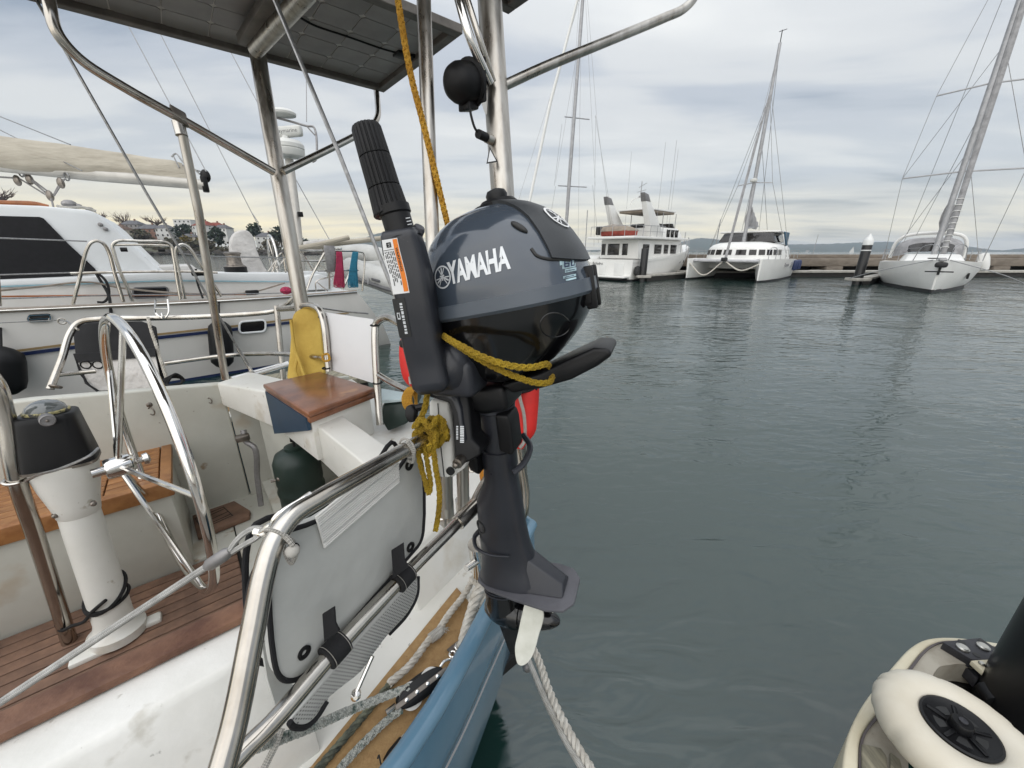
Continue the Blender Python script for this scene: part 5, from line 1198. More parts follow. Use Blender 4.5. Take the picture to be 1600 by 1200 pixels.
nslab('cabin_top_aft', [(200, 432), (215, 421), (240, 416), (300, 414), (310, 422), (330, 430)], 9.4, 1.2, 'topside_white', w=.03)
# stanchions, gates and wires
SN = 8.12
gate = lambda nm, pts_, r=.022, n_=SN: mk(nm, tube([pn(x, y, n_) for x, y in pts_], r, 10), MT['steel'], nb)
gate('stanchion_hoop', [(114, 476), (125, 432), (136, 389), (143, 379), (152, 376.5), (162, 381), (170, 394), (180, 430), (193, 472)])
gate('boarding_gate', [(207, 471), (198, 447), (188, 425), (178, 395), (176, 384), (183, 377), (220, 377), (258, 378.5), (267, 384), (271, 400), (277, 440), (282, 468)])
gate('gate_bar', [(178, 383), (220, 382.5), (266, 384)], .016)
gate('stanchion_hoop', [(289, 467), (280, 425), (274, 396), (277, 386), (285, 382), (294, 386), (310, 408), (346, 463)])
gate('stanchion', [(0, 478), (-4, 430)], .02)
for pts_ in ([(-200, 370), (0, 372), (136, 377)], [(-200, 438), (0, 429.5), (115, 426)], [(-200, 474), (0, 467), (180, 461), (400, 459), (470, 457)], [(280, 396), (340, 401), (460, 403)]):
    mk('guard_wire', sweep([pn(x, y, SN) for x, y in pts_], .009, 6), MT['wire'], nb)
gate('guard_rail', [(110, 427), (200, 425), (300, 424.5), (340, 426)], .018)
mk('gate_grip', rod(pn(188, 390, SN), pn(199, 390, SN), .03, 8), MT['black_rubber'], nb)
mk('gate_grip', rod(pn(247, 391, SN), pn(258, 391, SN), .025, 8), MT['black_rubber'], nb)
mk('deck_line', tube([pn(-40, 458, 8.2), pn(60, 448, 8.2), pn(140, 441, 8.2), pn(190, 450, 8.2), pn(300, 459, 8.2), pn(390, 457, 8.2), pn(445, 442, 8.2)], .014, 6), MT['rubrail'], nb)
mk('red_line', sweep([pn(-60, 464, 8.3), pn(120, 462, 8.3), pn(400, 460, 8.3)], .012, 6), MT['wood_rail'], nb)
mk('black_line', tube([pn(147, 422, 8.3), pn(158, 440, 8.25), pn(170, 462, 8.1), pn(174, 495, 7.95)], .018, 6), MT['black_cord'], nb)
mk('black_line', tube([pn(150, 424, 8.3), pn(166, 440, 8.2), pn(170, 462, 8.15), pn(162, 472, 8.1), pn(152, 472, 8.1)], .016, 6), MT['black_cord'], nb)
mk('black_line', tube([pn(306, 420, 8.2), pn(308, 440, 8.2), pn(317, 466, 8.1)], .016, 6), MT['black_cord'], nb)
for (x, y) in ((394, 457), (311, 427)): mk('cleat', rbox(pn(x, y, 8.2), UA, UN, UZ, .10, .04, .04, .02), MT['black_plastic'], nb)
# winch, covered binnacle, wheel
wq = pn(370, 428, 8.75)
mk('winch', lathe([(.17, 0), (.17, .13), (.15, .15), (.13, .16), (.115, .20), (.115, .33), (.13, .34), (.14, .36), (.10, .38)], wq, UZ, 20), MT['steel_dark'], nb)
mk('winch_base', lathe([(.175, -.01), (.177, .12), (.16, .14)], wq, UZ, 20), MT['black_plastic'], nb)
cvp = [(362, 372), (372, 361), (386, 360), (396, 370), (402, 392), (412, 415), (418, 427), (366, 428), (361, 400)]
mk('binnacle_cover', bev(slab(smooth_path([pn(x, y, 9.3) for x, y in cvp], 4, True), UN*.35), .08, 3, 50), MT['canvas_white'], nb)
mk('aft_wheel', ring(pn(427, 402, 9.5), UA, .42, .022, 36, 8), MT['steel_polished'], nb)
wv = pn(427, 402, 9.5)
for k in range(6): mk('wheel_spoke', rod(wv, wv+(UN*cos(k*pi/3)+UZ*sin(k*pi/3))*.41, .012, 6), MT['steel'], nb)
# cluttered stern rails
sr_ = mk('stern_pulpit', join(*[tube([pn(x, y, n_) for x, y in p], r, 8) for p, n_, r in (
    ([(452, 391), (480, 391.5), (520, 392), (560, 393), (568, 396), (566, 455)], 8.3, .02), ([(455, 407), (500, 408), (520, 408)], 8.3, .018), ([(497, 423), (560, 422)], 8.3, .018),
    ([(478, 456), (488, 430), (508, 393)], 8.3, .022), ([(535, 453), (545, 430), (557, 394)], 8.3, .022), ([(515, 452), (514, 420)], 8.3, .018), ([(494, 455), (494, 440), (520, 432)], 8.4, .012), ([(494, 440), (512, 455)], 8.4, .012),
    ([(425, 425), (440, 395), (447, 428)], 9.2, .016), ([(430, 420), (455, 400), (470, 425)], 9.2, .014), ([(460, 430), (470, 395), (490, 425)], 9.6, .014), ([(418, 425), (436, 405), (450, 425)], 9.4, .012), ([(468, 440), (500, 415), (530, 440)], 9.6, .012))]), MT['steel'], nb)
nslab('stern_locker', [(476, 432), (500, 428), (520, 436), (520, 452), (478, 454)], 8.7, .5, 'cabin_white', w=.03)
nslab('stern_seat', [(440, 428), (470, 424), (512, 425), (512, 440), (440, 440)], 9.3, .6, 'cabin_white', w=.04)
nslab('stern_dodger', [(478, 377), (510, 374), (512, 388), (478, 389)], 9.6, .3, 'canvas_white', w=.02)
nslab('outboard_bracket_board', [(505, 383.5), (522, 384), (527, 424), (511, 426)], 8.25, -.03, 'galv', w=.005)
for nm, x0, mat in (('pink', 530, 'rope_pink'), ('blue', 549, 'rope_blue')):
    t_ = thing('hanging_rope', pn(x0, 455, 8.2), f'hank of {"dark pink" if nm == "pink" else "turquoise blue"} rope hanging on the white yacht stern rail', 'rope')
    for k in range(11):
        dx = (k-5)*.85+(4-4*(nm == 'pink'))*.5
        tp = (3 if nm == 'blue' else 0)
        mk('turn', tube([pn(x0+dx*.9+tp*1.5, 394, 8.2), pn(x0+dx+tp*.3, 415, 8.18), pn(x0+dx*1.6-1, 447-k % 3*2, 8.18), pn(x0+dx*1.3+2, 449-k % 2*3, 8.2), pn(x0+dx*.9+2+tp*.3, 415, 8.22)], .010, 6, 5, True), MT[mat], t_)
mk('pink_line_ball', blob(pn(447, 454, 8.15), .10, .10, .07, 10, 6), MT['rope_pink'], nb)
# davits and crane arms
mk('davit_arm', sweep([pn(468, 391, 9.2), pn(520, 381, 9.2), pn(600, 372, 9.2)], .055, 10), MT['sailcover'], nb)
mk('davit_arm', sweep([pn(455, 390, 9.0), pn(500, 382, 9.0), pn(545, 371, 9.0)], .05, 10), MT['sailcover'], nb)
mk('radar_pole', sweep([pt(452, 250, 8.3), pt(462, 330, 8.4), pt(474, 460, 8.6)], .085, 12), MT['boom_alloy'], nb)
mk('pole_light', rbox(pt(469, 335, 8.3), UA, UN, UZ, .05, .05, .05, .01), MT['black_plastic'], nb)
mk('pole_spreader', join(tube([pt(432, 184, 8.2), pt(455, 190, 8.25), pt(480, 197, 8.3), pt(489, 198, 8.3), pt(493, 205, 8.3), pt(495, 240, 8.3), pt(493, 250, 8.3), pt(488, 253, 8.3)], .022, 8), tube([pt(478, 196, 8.3), pt(492, 211, 8.3)], .015, 6)), MT['galv'], nb)
ra_ = mk('radar_dome', lathe([(.30, -.02), (.32, .02), (.33, .10), (.31, .12), (.33, .13), (.33, .20), (.28, .27), (.1, .29)], pt(451, 243, 8.25), UZ, 24), MT['radome'], nb)
mk('radar_scanner', rbox(pt(449, 206, 8.2), V((.96, .2, .12)).normalized(), V((-.2, .96, 0)).normalized(), UZ, .30, .10, .10, .05, 3), MT['radome'], nb)
mk('radar_neck', rod(pt(446, 214, 8.2), pt(446, 225, 8.2), .08, 10), MT['radome'], nb)
mk('satellite_dome', lathe([(.10, -.03), (.24, .0), (.25, .04), (.20, .09), (.08, .12)], pt(443, 180, 8.2), UZ, 20), MT['radome'], nb)
mk('lettering', text_geo('Raymarine', .10, lambda v: pt(447, 204, 8.06)+V((.96, .2, .12)).normalized()*v.x+UZ*v.y, .0), MT['black_print'], nb, flat=True)
for (x0, y0, x1, y1, t0, t1) in ((478, 20, 479, 190, 8.5, 8.3), (195, 30, 322, 268, 7.5, 6.9), (247, 46, 410, 365, 8., 9.), (360, 80, 405, 165, 8, 8), (462, 280, 520, 384, 9, 9), (-10, 178, 110, 226, 7, 6.6), (-10, 198, 128, 267, 6.6, 6.3), (392, 330, 404, 348, 8.5, 8.5)):
    mk('rigging_wire', rod(pt(x0, y0, t0), pt(x1, y1, t1), .009, 6), MT['wire'], nb)
# boom with sail stowed in a cream cover
bm_ = mk('boom', sweep([pt(-120, 244, 6.0), pt(0, 258, 6.2), pt(150, 274, 6.6), pt(321, 289, 7.0)], [.10, .10, .095, .085], 14), MT['boom_alloy'], nb)
def cover_ring(x, y0, y1, t, w):
    o = []
    for i in range(22):
        q = 2*pi*i/22; yy = (y0+y1)/2-(y1-y0)/2*sin(q)
        wob = 1+.10*sin(3*q+x*.05)+.06*sin(7*q+x*.03)
        o.append(pt(x, yy, t)+V((.35, .94, 0))*cos(q)*w*wob)
    return o
mk('sail_cover', loft([cover_ring(*r) for r in ((-120, 196, 250, 6., .22), (0, 212, 264, 6.2, .22), (50, 219, 269, 6.3, .21), (100, 225, 273, 6.45, .20), (150, 233, 277, 6.6, .18), (200, 240, 280, 6.75, .17), (240, 247, 284, 6.85, .15), (268, 250, 288, 6.9, .13), (282, 254, 290, 6.92, .10), (300, 270, 291, 6.95, .06))]), MT['sailcover'], bm_, 60)
mk('boom_end', join(rbox(pt(320, 288, 7.0), V((.8, .6, 0)), V((-.6, .8, 0)), UZ, .05, .08, .13, .02), blob(pt(321, 275, 7.0), .09, .05, .11, 12, 8)), MT['black_plastic'], bm_)
mk('reef_lines', join(tube([pt(268, 245, 6.85), pt(275, 240, 6.85), pt(285, 252, 6.87), pt(295, 262, 6.9), pt(315, 268, 6.95)], .014, 6), tube([pt(285, 258, 6.85), pt(300, 262, 6.9), pt(312, 272, 6.95)], .014, 6), tube([pt(270, 242, 6.8), pt(280, 262, 6.85)], .012, 6)), MT['wire'], bm_)
for (x, y) in ((27, 282), (95, 286), (78, 306), (46, 280)):
    mk('block', blob(pt(x, y, 6.4), .055, .04, .085, 10, 8), MT['steel_dark'], bm_)
mk('mainsheet', join(*[rod(pt(a, b, 6.4), pt(c, d, 6.4), .014, 6) for a, b, c, d in ((-40, 274, 22, 278), (32, 280, 74, 306), (35, 270, 70, 300), (40, 273, 76, 300), (93, 288, 84, 306), (100, 280, 86, 303), (80, 310, 84, 326))]), MT['galv'], bm_)
for (x, y) in ((33, 270), (104, 276)): mk('hanger', ring(pt(x, y, 6.4), V((.3, 1, 0)), .06, .012, 14, 6), MT['wire'], bm_)
# fenders
for (x0, y0, y1, r, lab_) in ((343, 503, 572, .165, 'black fender hanging on the white yacht below its stanchions'), (2, 545, 615, .20, 'black fender at the left edge against the white hull')):
    a0, a1 = pn(x0, y0, NS-.18), pn(x0+5, y1, NS-.2); Lf = (a0-a1).length
    f_ = thing('fender', a1, lab_, 'fender', 'black fenders on the white yacht')
    mk('body', lathe([(.03, -.03), (r*.55, .0), (r*.92, .07), (r, .16), (r, Lf-.16), (r*.92, Lf-.07), (r*.5, Lf), (.03, Lf+.03)], a1, a0-a1, 18), MT['black_rubber'], f_, 60)
    mk('lanyard', rod(a0, pn(x0-1, y0-33, NS-.02), .012, 6), MT['black_cord'], f_)
# tender on the davits
td = thing('inflatable_tender', pt(590, 440, 9.), 'grey inflatable tender slung behind the white yacht stern', 'dinghy')
mk('side_tube', sweep(smooth_path([pt(535, 416, 9.), pt(560, 424, 8.9), pt(595, 436, 8.8), pt(625, 447, 8.7), pt(660, 455, 8.6)], 5), lambda k: .26*min(1, .45+k*5), 18), MT['pvc_grey'], td)
mk('rubbing_strake', sweep(smooth_path([pt(547, 432, 8.7), pt(570, 440, 8.62), pt(600, 450, 8.55), pt(630, 458, 8.45)], 5), .045, 8), MT['pvc_dark'], td)
mk('far_tube', sweep(smooth_path([pt(540, 398, 9.6), pt(570, 396, 9.6), pt(600, 403, 9.5), pt(640, 414, 9.4)], 5), .22, 16), MT['pvc_grey'], td)
mk('thwart', bev(slab([pt(560, 409, 9.1), pt(625, 405, 9.1), pt(625, 422, 9.), pt(590, 424, 9.)], V((0, .3, 0))), .03), MT['pvc_grey'], td)
mk('grab_handle', rbox(pt(588, 438, 8.52), V((.9, .3, -.3)).normalized(), V((0, 0, 1)), V((-.3, .9, 0)), .11, .03, .03, .02), MT['pvc_dark'], td)
mk('painter', tube([pt(560, 424, 8.7), pt(568, 420, 8.65), pt(575, 430, 8.6), pt(575, 445, 8.55)], .014, 6), MT['wire'], td)
# narrow finger pontoon between the berths
fg = thing('finger_pontoon', B(-1., 5.2, 0), 'dark finger pontoon in the shade between the two berths', 'pontoon')
mk('float', box(-9, 1.6, 4.8, 5.6, -.2, .42, lambda v: B(v.x, v.y, v.z)), MT['concrete_wet_shade'], fg)
mk('deck', bev(box(-9, 1.65, 4.75, 5.65, .42, .5, lambda v: B(v.x, v.y, v.z)), .01), MT['dock_wood'], fg)
# ================================================================== far side of the basin
def frame_of(pos, head):
    f = V((sin(rad(head)), cos(rad(head)), 0)); l = V((-cos(rad(head)), sin(rad(head)), 0))
    return lambda x, y, z: V((pos.x, pos.y, 0))+f*x+l*y+UZ*z
def hullg(F, st, n=3):
    """stations (x, half beam, deck z, waterline half beam, bow rake) -> topsides as one shell plus deck"""
    rows = []
    for x, b, z, w, rk in st:
        half = [(x, b, z), (x-rk*.25, b*.97+w*.03, z*.7), (x-rk*.6, b*.6+w*.4, z*.32), (x-rk, w, 0), (x-rk*1.1, w*.6, -.35)]
        rows.append([F(*p) for p in half]+[F(p[0], -p[1], p[2]) for p in reversed(half)])
    side = loft(rows, closed=False, cap=False); m = len(rows[0])
    side[1].append(tuple(range(m))); side[1].append(tuple((len(rows)-1)*m+i for i in range(m)))
    deck = loft([[r[0]-UZ*.02, r[-1]-UZ*.02] for r in rows], closed=False, cap=False)
    return side, deck, rows
def fbox(F, x0, x1, y0, y1, z0, z1, w=.0, tx=(0, 0), ty=0.):
    g = hexa([F(x0, y0, z0), F(x1, y0, z0), F(x1, y1, z0), F(x0, y1, z0), F(x0+tx[0], y0+ty, z1), F(x1+tx[1], y0+ty, z1), F(x1+tx[1], y1-ty, z1), F(x0+tx[0], y1-ty, z1)])
    return bev(g, w, 2) if w else g
def wires(F, L_, r=.014, mat='wire', par=None, nm='rigging_wire'):
    for a, b in L_: mk(nm, rod(F(*a), F(*b), r, 5), MT[mat], par)
# ---- motor yacht
mp0 = pz(951, 437.5, 0); F = frame_of(mp0, 47)
my_ = thing('motor_yacht', mp0, 'white flybridge motor yacht moored stern-to with two tall exhaust pillars', 'motor yacht')
side, deck, _ = hullg(F, [(0, 1.85, 1.45, 1.75, 0), (2, 2.0, 1.5, 1.9, 0), (5, 2.1, 1.7, 1.9, 0), (8, 1.9, 2.0, 1.4, .2), (10.5, 1.1, 2.35, .5, .7), (12, .1, 2.6, .02, 1.3)])
h = mk('hull', side, MT['far_white'], my_, 40); mk('deck', deck, MT['far_white'], h)
mk('boot_line', join(fbox(F, -.03, 6, -1.93, 1.93, -.1, .12), fbox(F, -.7, .0, -1.5, 1.5, .12, .22)), MT['far_black'], h)
mk('rub_strake', loft([[F(x, y*1.01, z), F(x, y*1.01, z+.08)] for x, y, z in ((0, -1.87, 1.25), (2, -2.02, 1.3), (5, -2.12, 1.5), (8, -1.93, 1.8), (10.5, -1.12, 2.15))], closed=False, cap=False), MT['far_white_trim'], h)
mk('swim_platform', fbox(F, -.75, .0, -1.7, 1.7, .22, .34, .03), MT['far_white'], h)
mk('transom_door', fbox(F, -.03, .02, -1.2, -.4, .35, 1.2, .01), MT['far_white_trim'], h)
mk('transom_door', fbox(F, -.03, .02, .3, .9, .35, 1.1, .01), MT['far_white_trim'], h)
nm = lambda v: F(-.04, .85-v.x*-1-0, 1.18+v.y)
mk('lettering', text_geo('Echidna', .30, lambda v: F(-.03, 1.05-v.x, 1.15+v.y), 0), MT['black_print'], h, flat=True)
sup = mk('deckhouse', fbox(F, 1.0, 8.6, -1.65, 1.65, 1.5, 2.85, .05, (.0, -.9), .1), MT['far_white'], my_)
mk('saloon_bulkhead_window', fbox(F, .98, 1.02, -.05, .95, 1.75, 2.55, .01), MT['far_glass'], sup)
mk('saloon_bulkhead_window', fbox(F, .98, 1.02, -.75, -.3, 1.75, 2.55, .01), MT['far_glass'], sup)
mk('saloon_bulkhead_window', fbox(F, .98, 1.02, 1.15, 1.5, 1.75, 2.55, .01), MT['far_glass'], sup)
for x0, x1 in ((1.6, 2.4), (3.3, 4.3), (4.8, 5.4), (5.9, 6.8)):
    mk('side_window', fbox(F, x0, x1, -1.68, -1.6, 1.85, 2.5, .01), MT['far_glass'], sup)
for x in (6.2, 7.2, 8.2): mk('porthole', lathe([(.13, 0), (.13, .03), (.09, .04)], F(x, -1.93+(.05 if x < 8 else .2), 1.25), F(0, -1, 0)-F(0, 0, 0), 10), MT['far_glass'], h)
mk('boat_deck', fbox(F, -.3, 8.0, -1.95, 1.95, 2.86, 3.02, .04), MT['far_white'], my_)
mk('flybridge', fbox(F, 3.6, 8.0, -1.6, 1.6, 3.0, 3.75, .08, (.2, -.9), .15), MT['far_white'], my_)
mk('bridge_windows', join(*[fbox(F, x0, x0+.5, -1.62, -1.5, 2.95+.1, 3.6, .01, (.1, .1), .08) for x0 in (5.0, 5.7, 6.4)]), MT['far_glass'], my_)
mk('windscreen', fbox(F, 6.6, 6.9, -1.3, 1.3, 3.6, 4.1, .02, (-.2, -.2), .1), MT['far_glass'], my_)
for y, dx in ((1.55, 0.), (-1.45, 0.)):
    ar = mk('exhaust_pillar', bev(hexa([F(2.6, y-.26, 3.0), F(4.5, y-.26, 3.0), F(4.5, y+.26, 3.0), F(2.6, y+.26, 3.0), F(1.3, y-.18, 5.35), F(2.0, y-.18, 5.35), F(2.0, y+.18, 5.35), F(1.3, y+.18, 5.35)]), .04), MT['far_white'], my_)
    mk('exhaust_cap', bev(hexa([F(1.3, y-.2, 5.3), F(1.98, y-.2, 5.3), F(1.98, y+.2, 5.3), F(1.3, y+.2, 5.3), F(1.05, y-.17, 5.85), F(1.65, y-.17, 5.75), F(1.65, y+.17, 5.75), F(1.05, y+.17, 5.85)]), .03), MT['galv'], ar)
mk('hard_top', fbox(F, 2.6, 6.6, -1.25, 1.25, 4.75, 4.9, .05), MT['far_tan'], my_)
mk('hard_top_edge', fbox(F, 2.5, 6.7, -1.3, 1.3, 4.9, 5.0, .03), MT['far_white'], my_)
for x, y in ((6.8, -1.3), (6.8, 1.3), (4.6, 1.35), (4.6, -1.35)): mk('hard_top_post', rod(F(x, y, 3.6), F(x, y, 4.8), .03, 6), MT['far_alloy'], my_)
mk('mast_hoop', tube([F(3.2, .75, 4.95), F(3.2, .6, 5.6), F(3.2, .2, 5.8), F(3.2, -.4, 5.8), F(3.2, -.8, 5.6), F(3.2, -.9, 4.95)], .035, 6), MT['far_white'], my_)
mk('signal_mast', join(rod(F(3.2, -.1, 5.8), F(3.2, -.1, 6.9), .03, 6), rod(F(3.2, .2, 6.2), F(3.2, -.5, 6.3), .02, 5), rod(F(3.2, .1, 6.5), F(3.2, -.5, 6.75), .02, 5), lathe([(.15, 0), (.15, .1), (.05, .15)], F(3.2, -.1, 5.82), UZ, 10)), MT['far_alloy'], my_)
for y, x in ((1.5, 4.), (-1.5, 3.4), (-1.2, 6)): mk('whip_aerial', rod(F(x, y, 3.8), F(x, y, 9.2), .012, 5), MT['far_alloy'], my_)
rl = [rod(F(x, -1.85, 3.0), F(x, -1.85, 3.75), .022, 5) for x in (.0, 1., 2., 3., 3.8)]+[rod(F(.0, y, 3.0), F(.0, y, 3.7), .022, 5) for y in (-1., 0, 1., 1.85)]
mk('deck_rail', join(rod(F(0, -1.85, 3.72), F(4.2, -1.85, 3.78), .022, 5), rod(F(0, -1.85, 3.35), F(4.2, -1.85, 3.38), .015, 5), rod(F(0, -1.85, 3.72), F(0, 1.85, 3.72), .022, 5), *rl), MT['far_alloy'], my_)
mk('bow_rail', join(*[rod(F(x, -b, z), F(x, -b, z+.7), .022, 5) for x, b, z in ((7, 1.95, 1.9), (8.5, 1.7, 2.1), (10, 1.25, 2.3), (11.4, .5, 2.5))], tube([F(6.4, -2., 2.5), F(8.5, -1.7, 2.8), F(10, -1.25, 3.0), F(11.8, -.3, 3.2)], .025, 6)), MT['far_alloy'], my_)
mk('seat_cushions', fbox(F, 4.0, 5.6, -1.0, 1.0, 3.72, 4.05, .08), MT['far_black'], my_)
fd = lathe([(.05, 0), (.22, .1), (.25, .35), (.2, .6), (.05, .7)], F(.3, -2.1, .35), UZ, 12)
mk('fender', fd, MT['far_black'], None, label='black fender on the quarter of the flybridge motor yacht', cat='fender')
ty = thing('covered_tender', F(1.2, .5, 3.05), 'red tender under a tan cover on the motor yacht boat deck', 'dinghy')
mk('hull', bev(loft([[F(1.3+dx*.4, y, 3.1), F(1.3+dx, y, 3.45)] [::1]+[F(1.3-dx, y, 3.45), F(1.3-dx*.4, y, 3.1)] for y, dx in ((1.75, .30), (1.2, .55), (.2, .6), (-.6, .5), (-1.2, .12))]), .03), MT['far_red'], ty)
mk('cover', loft([[F(1.3+dx*cos(q), y, 3.42+hh*max(0, sin(q))) for q in [2*pi*i/14 for i in range(14)]] for y, dx, hh in ((1.78, .2, .15), (1.5, .56, .42), (.8, .6, .5), (0., .58, .42), (-.7, .45, .28), (-1.25, .12, .06))]), MT['far_tan'], ty, 60)
mk('tender_outboard', rbox(F(1.3, 2.05, 3.5), F(1, 0, 0)-F(0, 0, 0), F(0, 1, 0)-F(0, 0, 0), UZ, .22, .2, .3, .08, 3), MT['far_black'], ty)
# ---- catamaran, bows towards us
cp0 = pz(1124, 439, 0); F = frame_of(cp0, 222)
ca = thing('catamaran', cp0, 'white sailing catamaran with bows facing us and navy window-less sprayhood', 'catamaran')
for s in (1, -1):
    y0 = 2.35*s
    Fh = lambda x, y, z, y0=y0: F(x-11, y+y0, z)
    side, deck, _ = hullg(Fh, [(0, .75, 1.3, .6, -.5), (3, .85, 1.45, .7, 0), (7, .8, 1.5, .6, 0), (9.8, .5, 1.5, .3, 0), (11, .06, 1.5, .03, .05)])
    hh = mk('hull', side, MT['far_white'], ca, 40); mk('deck', deck, MT['far_white'], hh)
    mk('boot_line', loft([[F(x-11, y0+w*1.0, .12), F(x-11, y0+w*1.02, -.1)] for x, w in ((0, .68), (3, .76), (7, .66), (9.8, .345), (11, .05))]+[[F(x-11, y0-w, .12), F(x-11, y0-w*1.02, -.1)] for x, w in ((11, .05), (9.8, .345), (7, .66), (3, .76), (0, .68))], closed=False, cap=False), MT['far_black'], hh)
mk('bridge_deck', fbox(F, -10.5, -3.0, -1.9, 1.9, .75, 1.5, .1), MT['far_white'], ca)
mk('trampoline', fbox(F, -3.0, -.6, -1.75, 1.75, 1.36, 1.40), MT['far_alloy'], ca)
mk('cross_beam', rod(F(-.5, -2.3, 1.35), F(-.5, 2.3, 1.35), .11, 10), MT['far_alloy'], ca)
mk('bow_bridle', join(tube([F(-.1, 2.3, 1.2), F(-.2, 1.2, .75), F(-.4, .1, 1.3)], .05, 6), tube([F(-.1, -2.3, 1.2), F(-.2, -1.2, .35), F(-.4, -.1, 1.3)], .05, 6)), MT['white_rope'], ca)
mk('anchor', bev(fbox(F, -.5, -.1, -.18, .18, 1.35, 1.6), .05), MT['far_black'], ca)
def plan(k, z, m=26):
    o = []
    for i in range(m+1):
        q = -pi/2+pi*i/m; o.append(F(-6.2+(3.1*k)*abs(cos(q))**.62, (2.62*k)*math.copysign(abs(sin(q))**.8, sin(q)), z))
    o += [F(-9.4, 2.62*k, z), F(-9.4, -2.62*k, z)]; return o
cb_ = mk('coachroof', loft([plan(1.0, 1.42), plan(.985, 1.7), plan(.955, 2.2), plan(.93, 2.32), plan(.86, 2.5), plan(.7, 2.64), plan(.45, 2.72)]), MT['far_white'], ca, 40)
for i in range(-5, 6):
    q = i*rad(15.); q1 = q+rad(11)
    def cs(q, z, o): 
        kk = .985-.06*(z-1.7)/1. + o; return F(-6.2+3.1*kk*abs(cos(q))**.62, 2.62*kk*math.copysign(abs(sin(q))**.8, sin(q)), z)
    mk('saloon_window', hexa([cs(q, 1.76, -.02), cs(q1, 1.76, -.02), cs(q1, 1.76, .012), cs(q, 1.76, .012), cs(q, 2.14, -.02), cs(q1, 2.14, -.02), cs(q1, 2.14, .012), cs(q, 2.14, .012)]), MT['far_glass'], cb_, flat=True)
mk('sprayhood', bev(fbox(F, -9.6, -5.4, -2.0, 2.0, 2.7, 3.4, 0, (0, -.5), .25), .08), MT['far_glass'], ca)
mk('bimini', bev(fbox(F, -10.2, -6., -2.15, 2.15, 3.42, 3.56), .05), MT['far_white'], ca)
mk('side_curtain', bev(hexa([F(-10.3, 2.1, 2.2), F(-8.2, 2.35, 2.5), F(-8.2, 2.4, 2.5), F(-10.3, 2.16, 2.2), F(-10.3, 2.1, 3.5), F(-7.6, 2.1, 3.5), F(-7.6, 2.18, 3.5), F(-10.3, 2.16, 3.5)]), .02), MT['far_blue_cloth'], ca)
mast0 = F(-4.9, .0, 2.6); mt = 15.4
mm = mk('mast', sweep([mast0, V((mast0.x, mast0.y, 9.)), V((mast0.x, mast0.y, mt))], [.13, .13, .09], 10), MT['far_alloy'], ca)
mk('masthead', join(rod(V((mast0.x, mast0.y, mt)), V((mast0.x, mast0.y, mt+.7)), .03, 5), rod(V((mast0.x-.2, mast0.y, mt+.6)), V((mast0.x+.3, mast0.y, mt+.75)), .02, 5)), MT['far_black'], mm)
mk('radar', lathe([(.2, 0), (.25, .06), (.25, .18), (.1, .24)], F(-4.6, 0, 6.9), UZ, 12), MT['radome'], mm)
sprd = (-4.9, 0)
mk('spreader', join(rod(F(-5.1, -1.15, 6.8), F(-4.9, 0, 6.9), .035, 6), rod(F(-5.1, 1.15, 6.8), F(-4.9, 0, 6.9), .035, 6)), MT['far_alloy'], mm)
wires(F, [((-4.9, 0, 12.3), (-5.1, -1.15, 6.8)), ((-5.1, -1.15, 6.8), (-6., -2.9, 1.6)), ((-4.9, 0, 12.3), (-5.1, 1.15, 6.8)), ((-5.1, 1.15, 6.8), (-6., 2.9, 1.6)), ((-4.9, 0, 12.6), (-6.4, -3., 1.6)), ((-4.9, 0, 12.6), (-6.4, 3., 1.6)), ((-4.9, 0, 15.), (-.5, 0, 1.5)), ((-4.9, 0, mt), (-9.8, 0, 3.)), ((-4.9, 0, 9.5), (-8., 1., 3.2)), ((-4.9, 0, 9.5), (-8., -1., 3.2))], .016, par=ca)
mk('furled_genoa', sweep([F(-4.6, 0, 12.4), F(-2.5, 0, 6.9), F(-.6, 0, 1.6)], [.05, .09, .09], 8), MT['far_cloth'], ca)
bmc = mk('boom', rod(F(-5.1, 0, 3.75), F(-10.2, -.3, 4.1), .09, 8), MT['far_alloy'], ca)
def stack(F, x0, x1, z, h0, h1, y1=0.):
    rg = []
    for i in range(13):
        k = i/12; x = x0+(x1-x0)*k; h = h0+(h1-h0)*k+.12*sin(i*1.7)*(h0 > .5); w = .22*(1-k*.4)
        rg.append([F(x, y1*k+w*cos(q)*(1+.15*sin(2*q+i)), z+h*.5*(1+sin(q))) for q in [2*pi*j/12 for j in range(12)]])
    return loft(rg)
mk('stowed_mainsail', stack(F, -5.0, -9.6, 3.8, 1.5, .55, -.3), MT['far_cloth'], ca, 60)
for s in (1, -1): mk('life_rail', join(*[rod(F(x, -3.1*s, 1.5), F(x, -3.1*s, 2.1), .018, 5) for x in (-2, -4, -6, -8, -10)], sweep([F(-1.5, -2.9*s, 2.1), F(-10.4, -3.1*s, 2.1)], .012, 5), tube([F(-.2, -2.7*s, 1.5), F(-.3, -2.7*s, 2.15), F(-1.4, -2.9*s, 2.15), F(-1.5, -2.9*s, 1.5)], .02, 6)), MT['far_alloy'], ca)
mk('name_marks', join(*[fbox(F, -5.6+.24*k, -5.6+.24*k+.15, 2.35+.80, 2.35+.862, .95, (1.22 if k == 6 else 1.12)) for k in range(7)]), MT['far_alloy'], ca)
mk('hull_window', fbox(F, -7.3, -6.5, 2.35+.80, 2.35+.875, .85, 1.25, .02), MT['far_alloy'], ca)
for k, x in enumerate((-7.9, -9.0, -10.1)):
    mk('hull_fender', lathe([(.04, 0), (.17, .08), (.19, .3), (.19, .6), (.15, .75), (.04, .82)], F(x, 3.3, .55), UZ, 12), MT['fender_blue'], None, label='navy blue fender on the side of the white catamaran, ' + ('nearest its bow', 'middle of three', 'nearest its stern')[k], cat='fender', group='blue catamaran fenders')
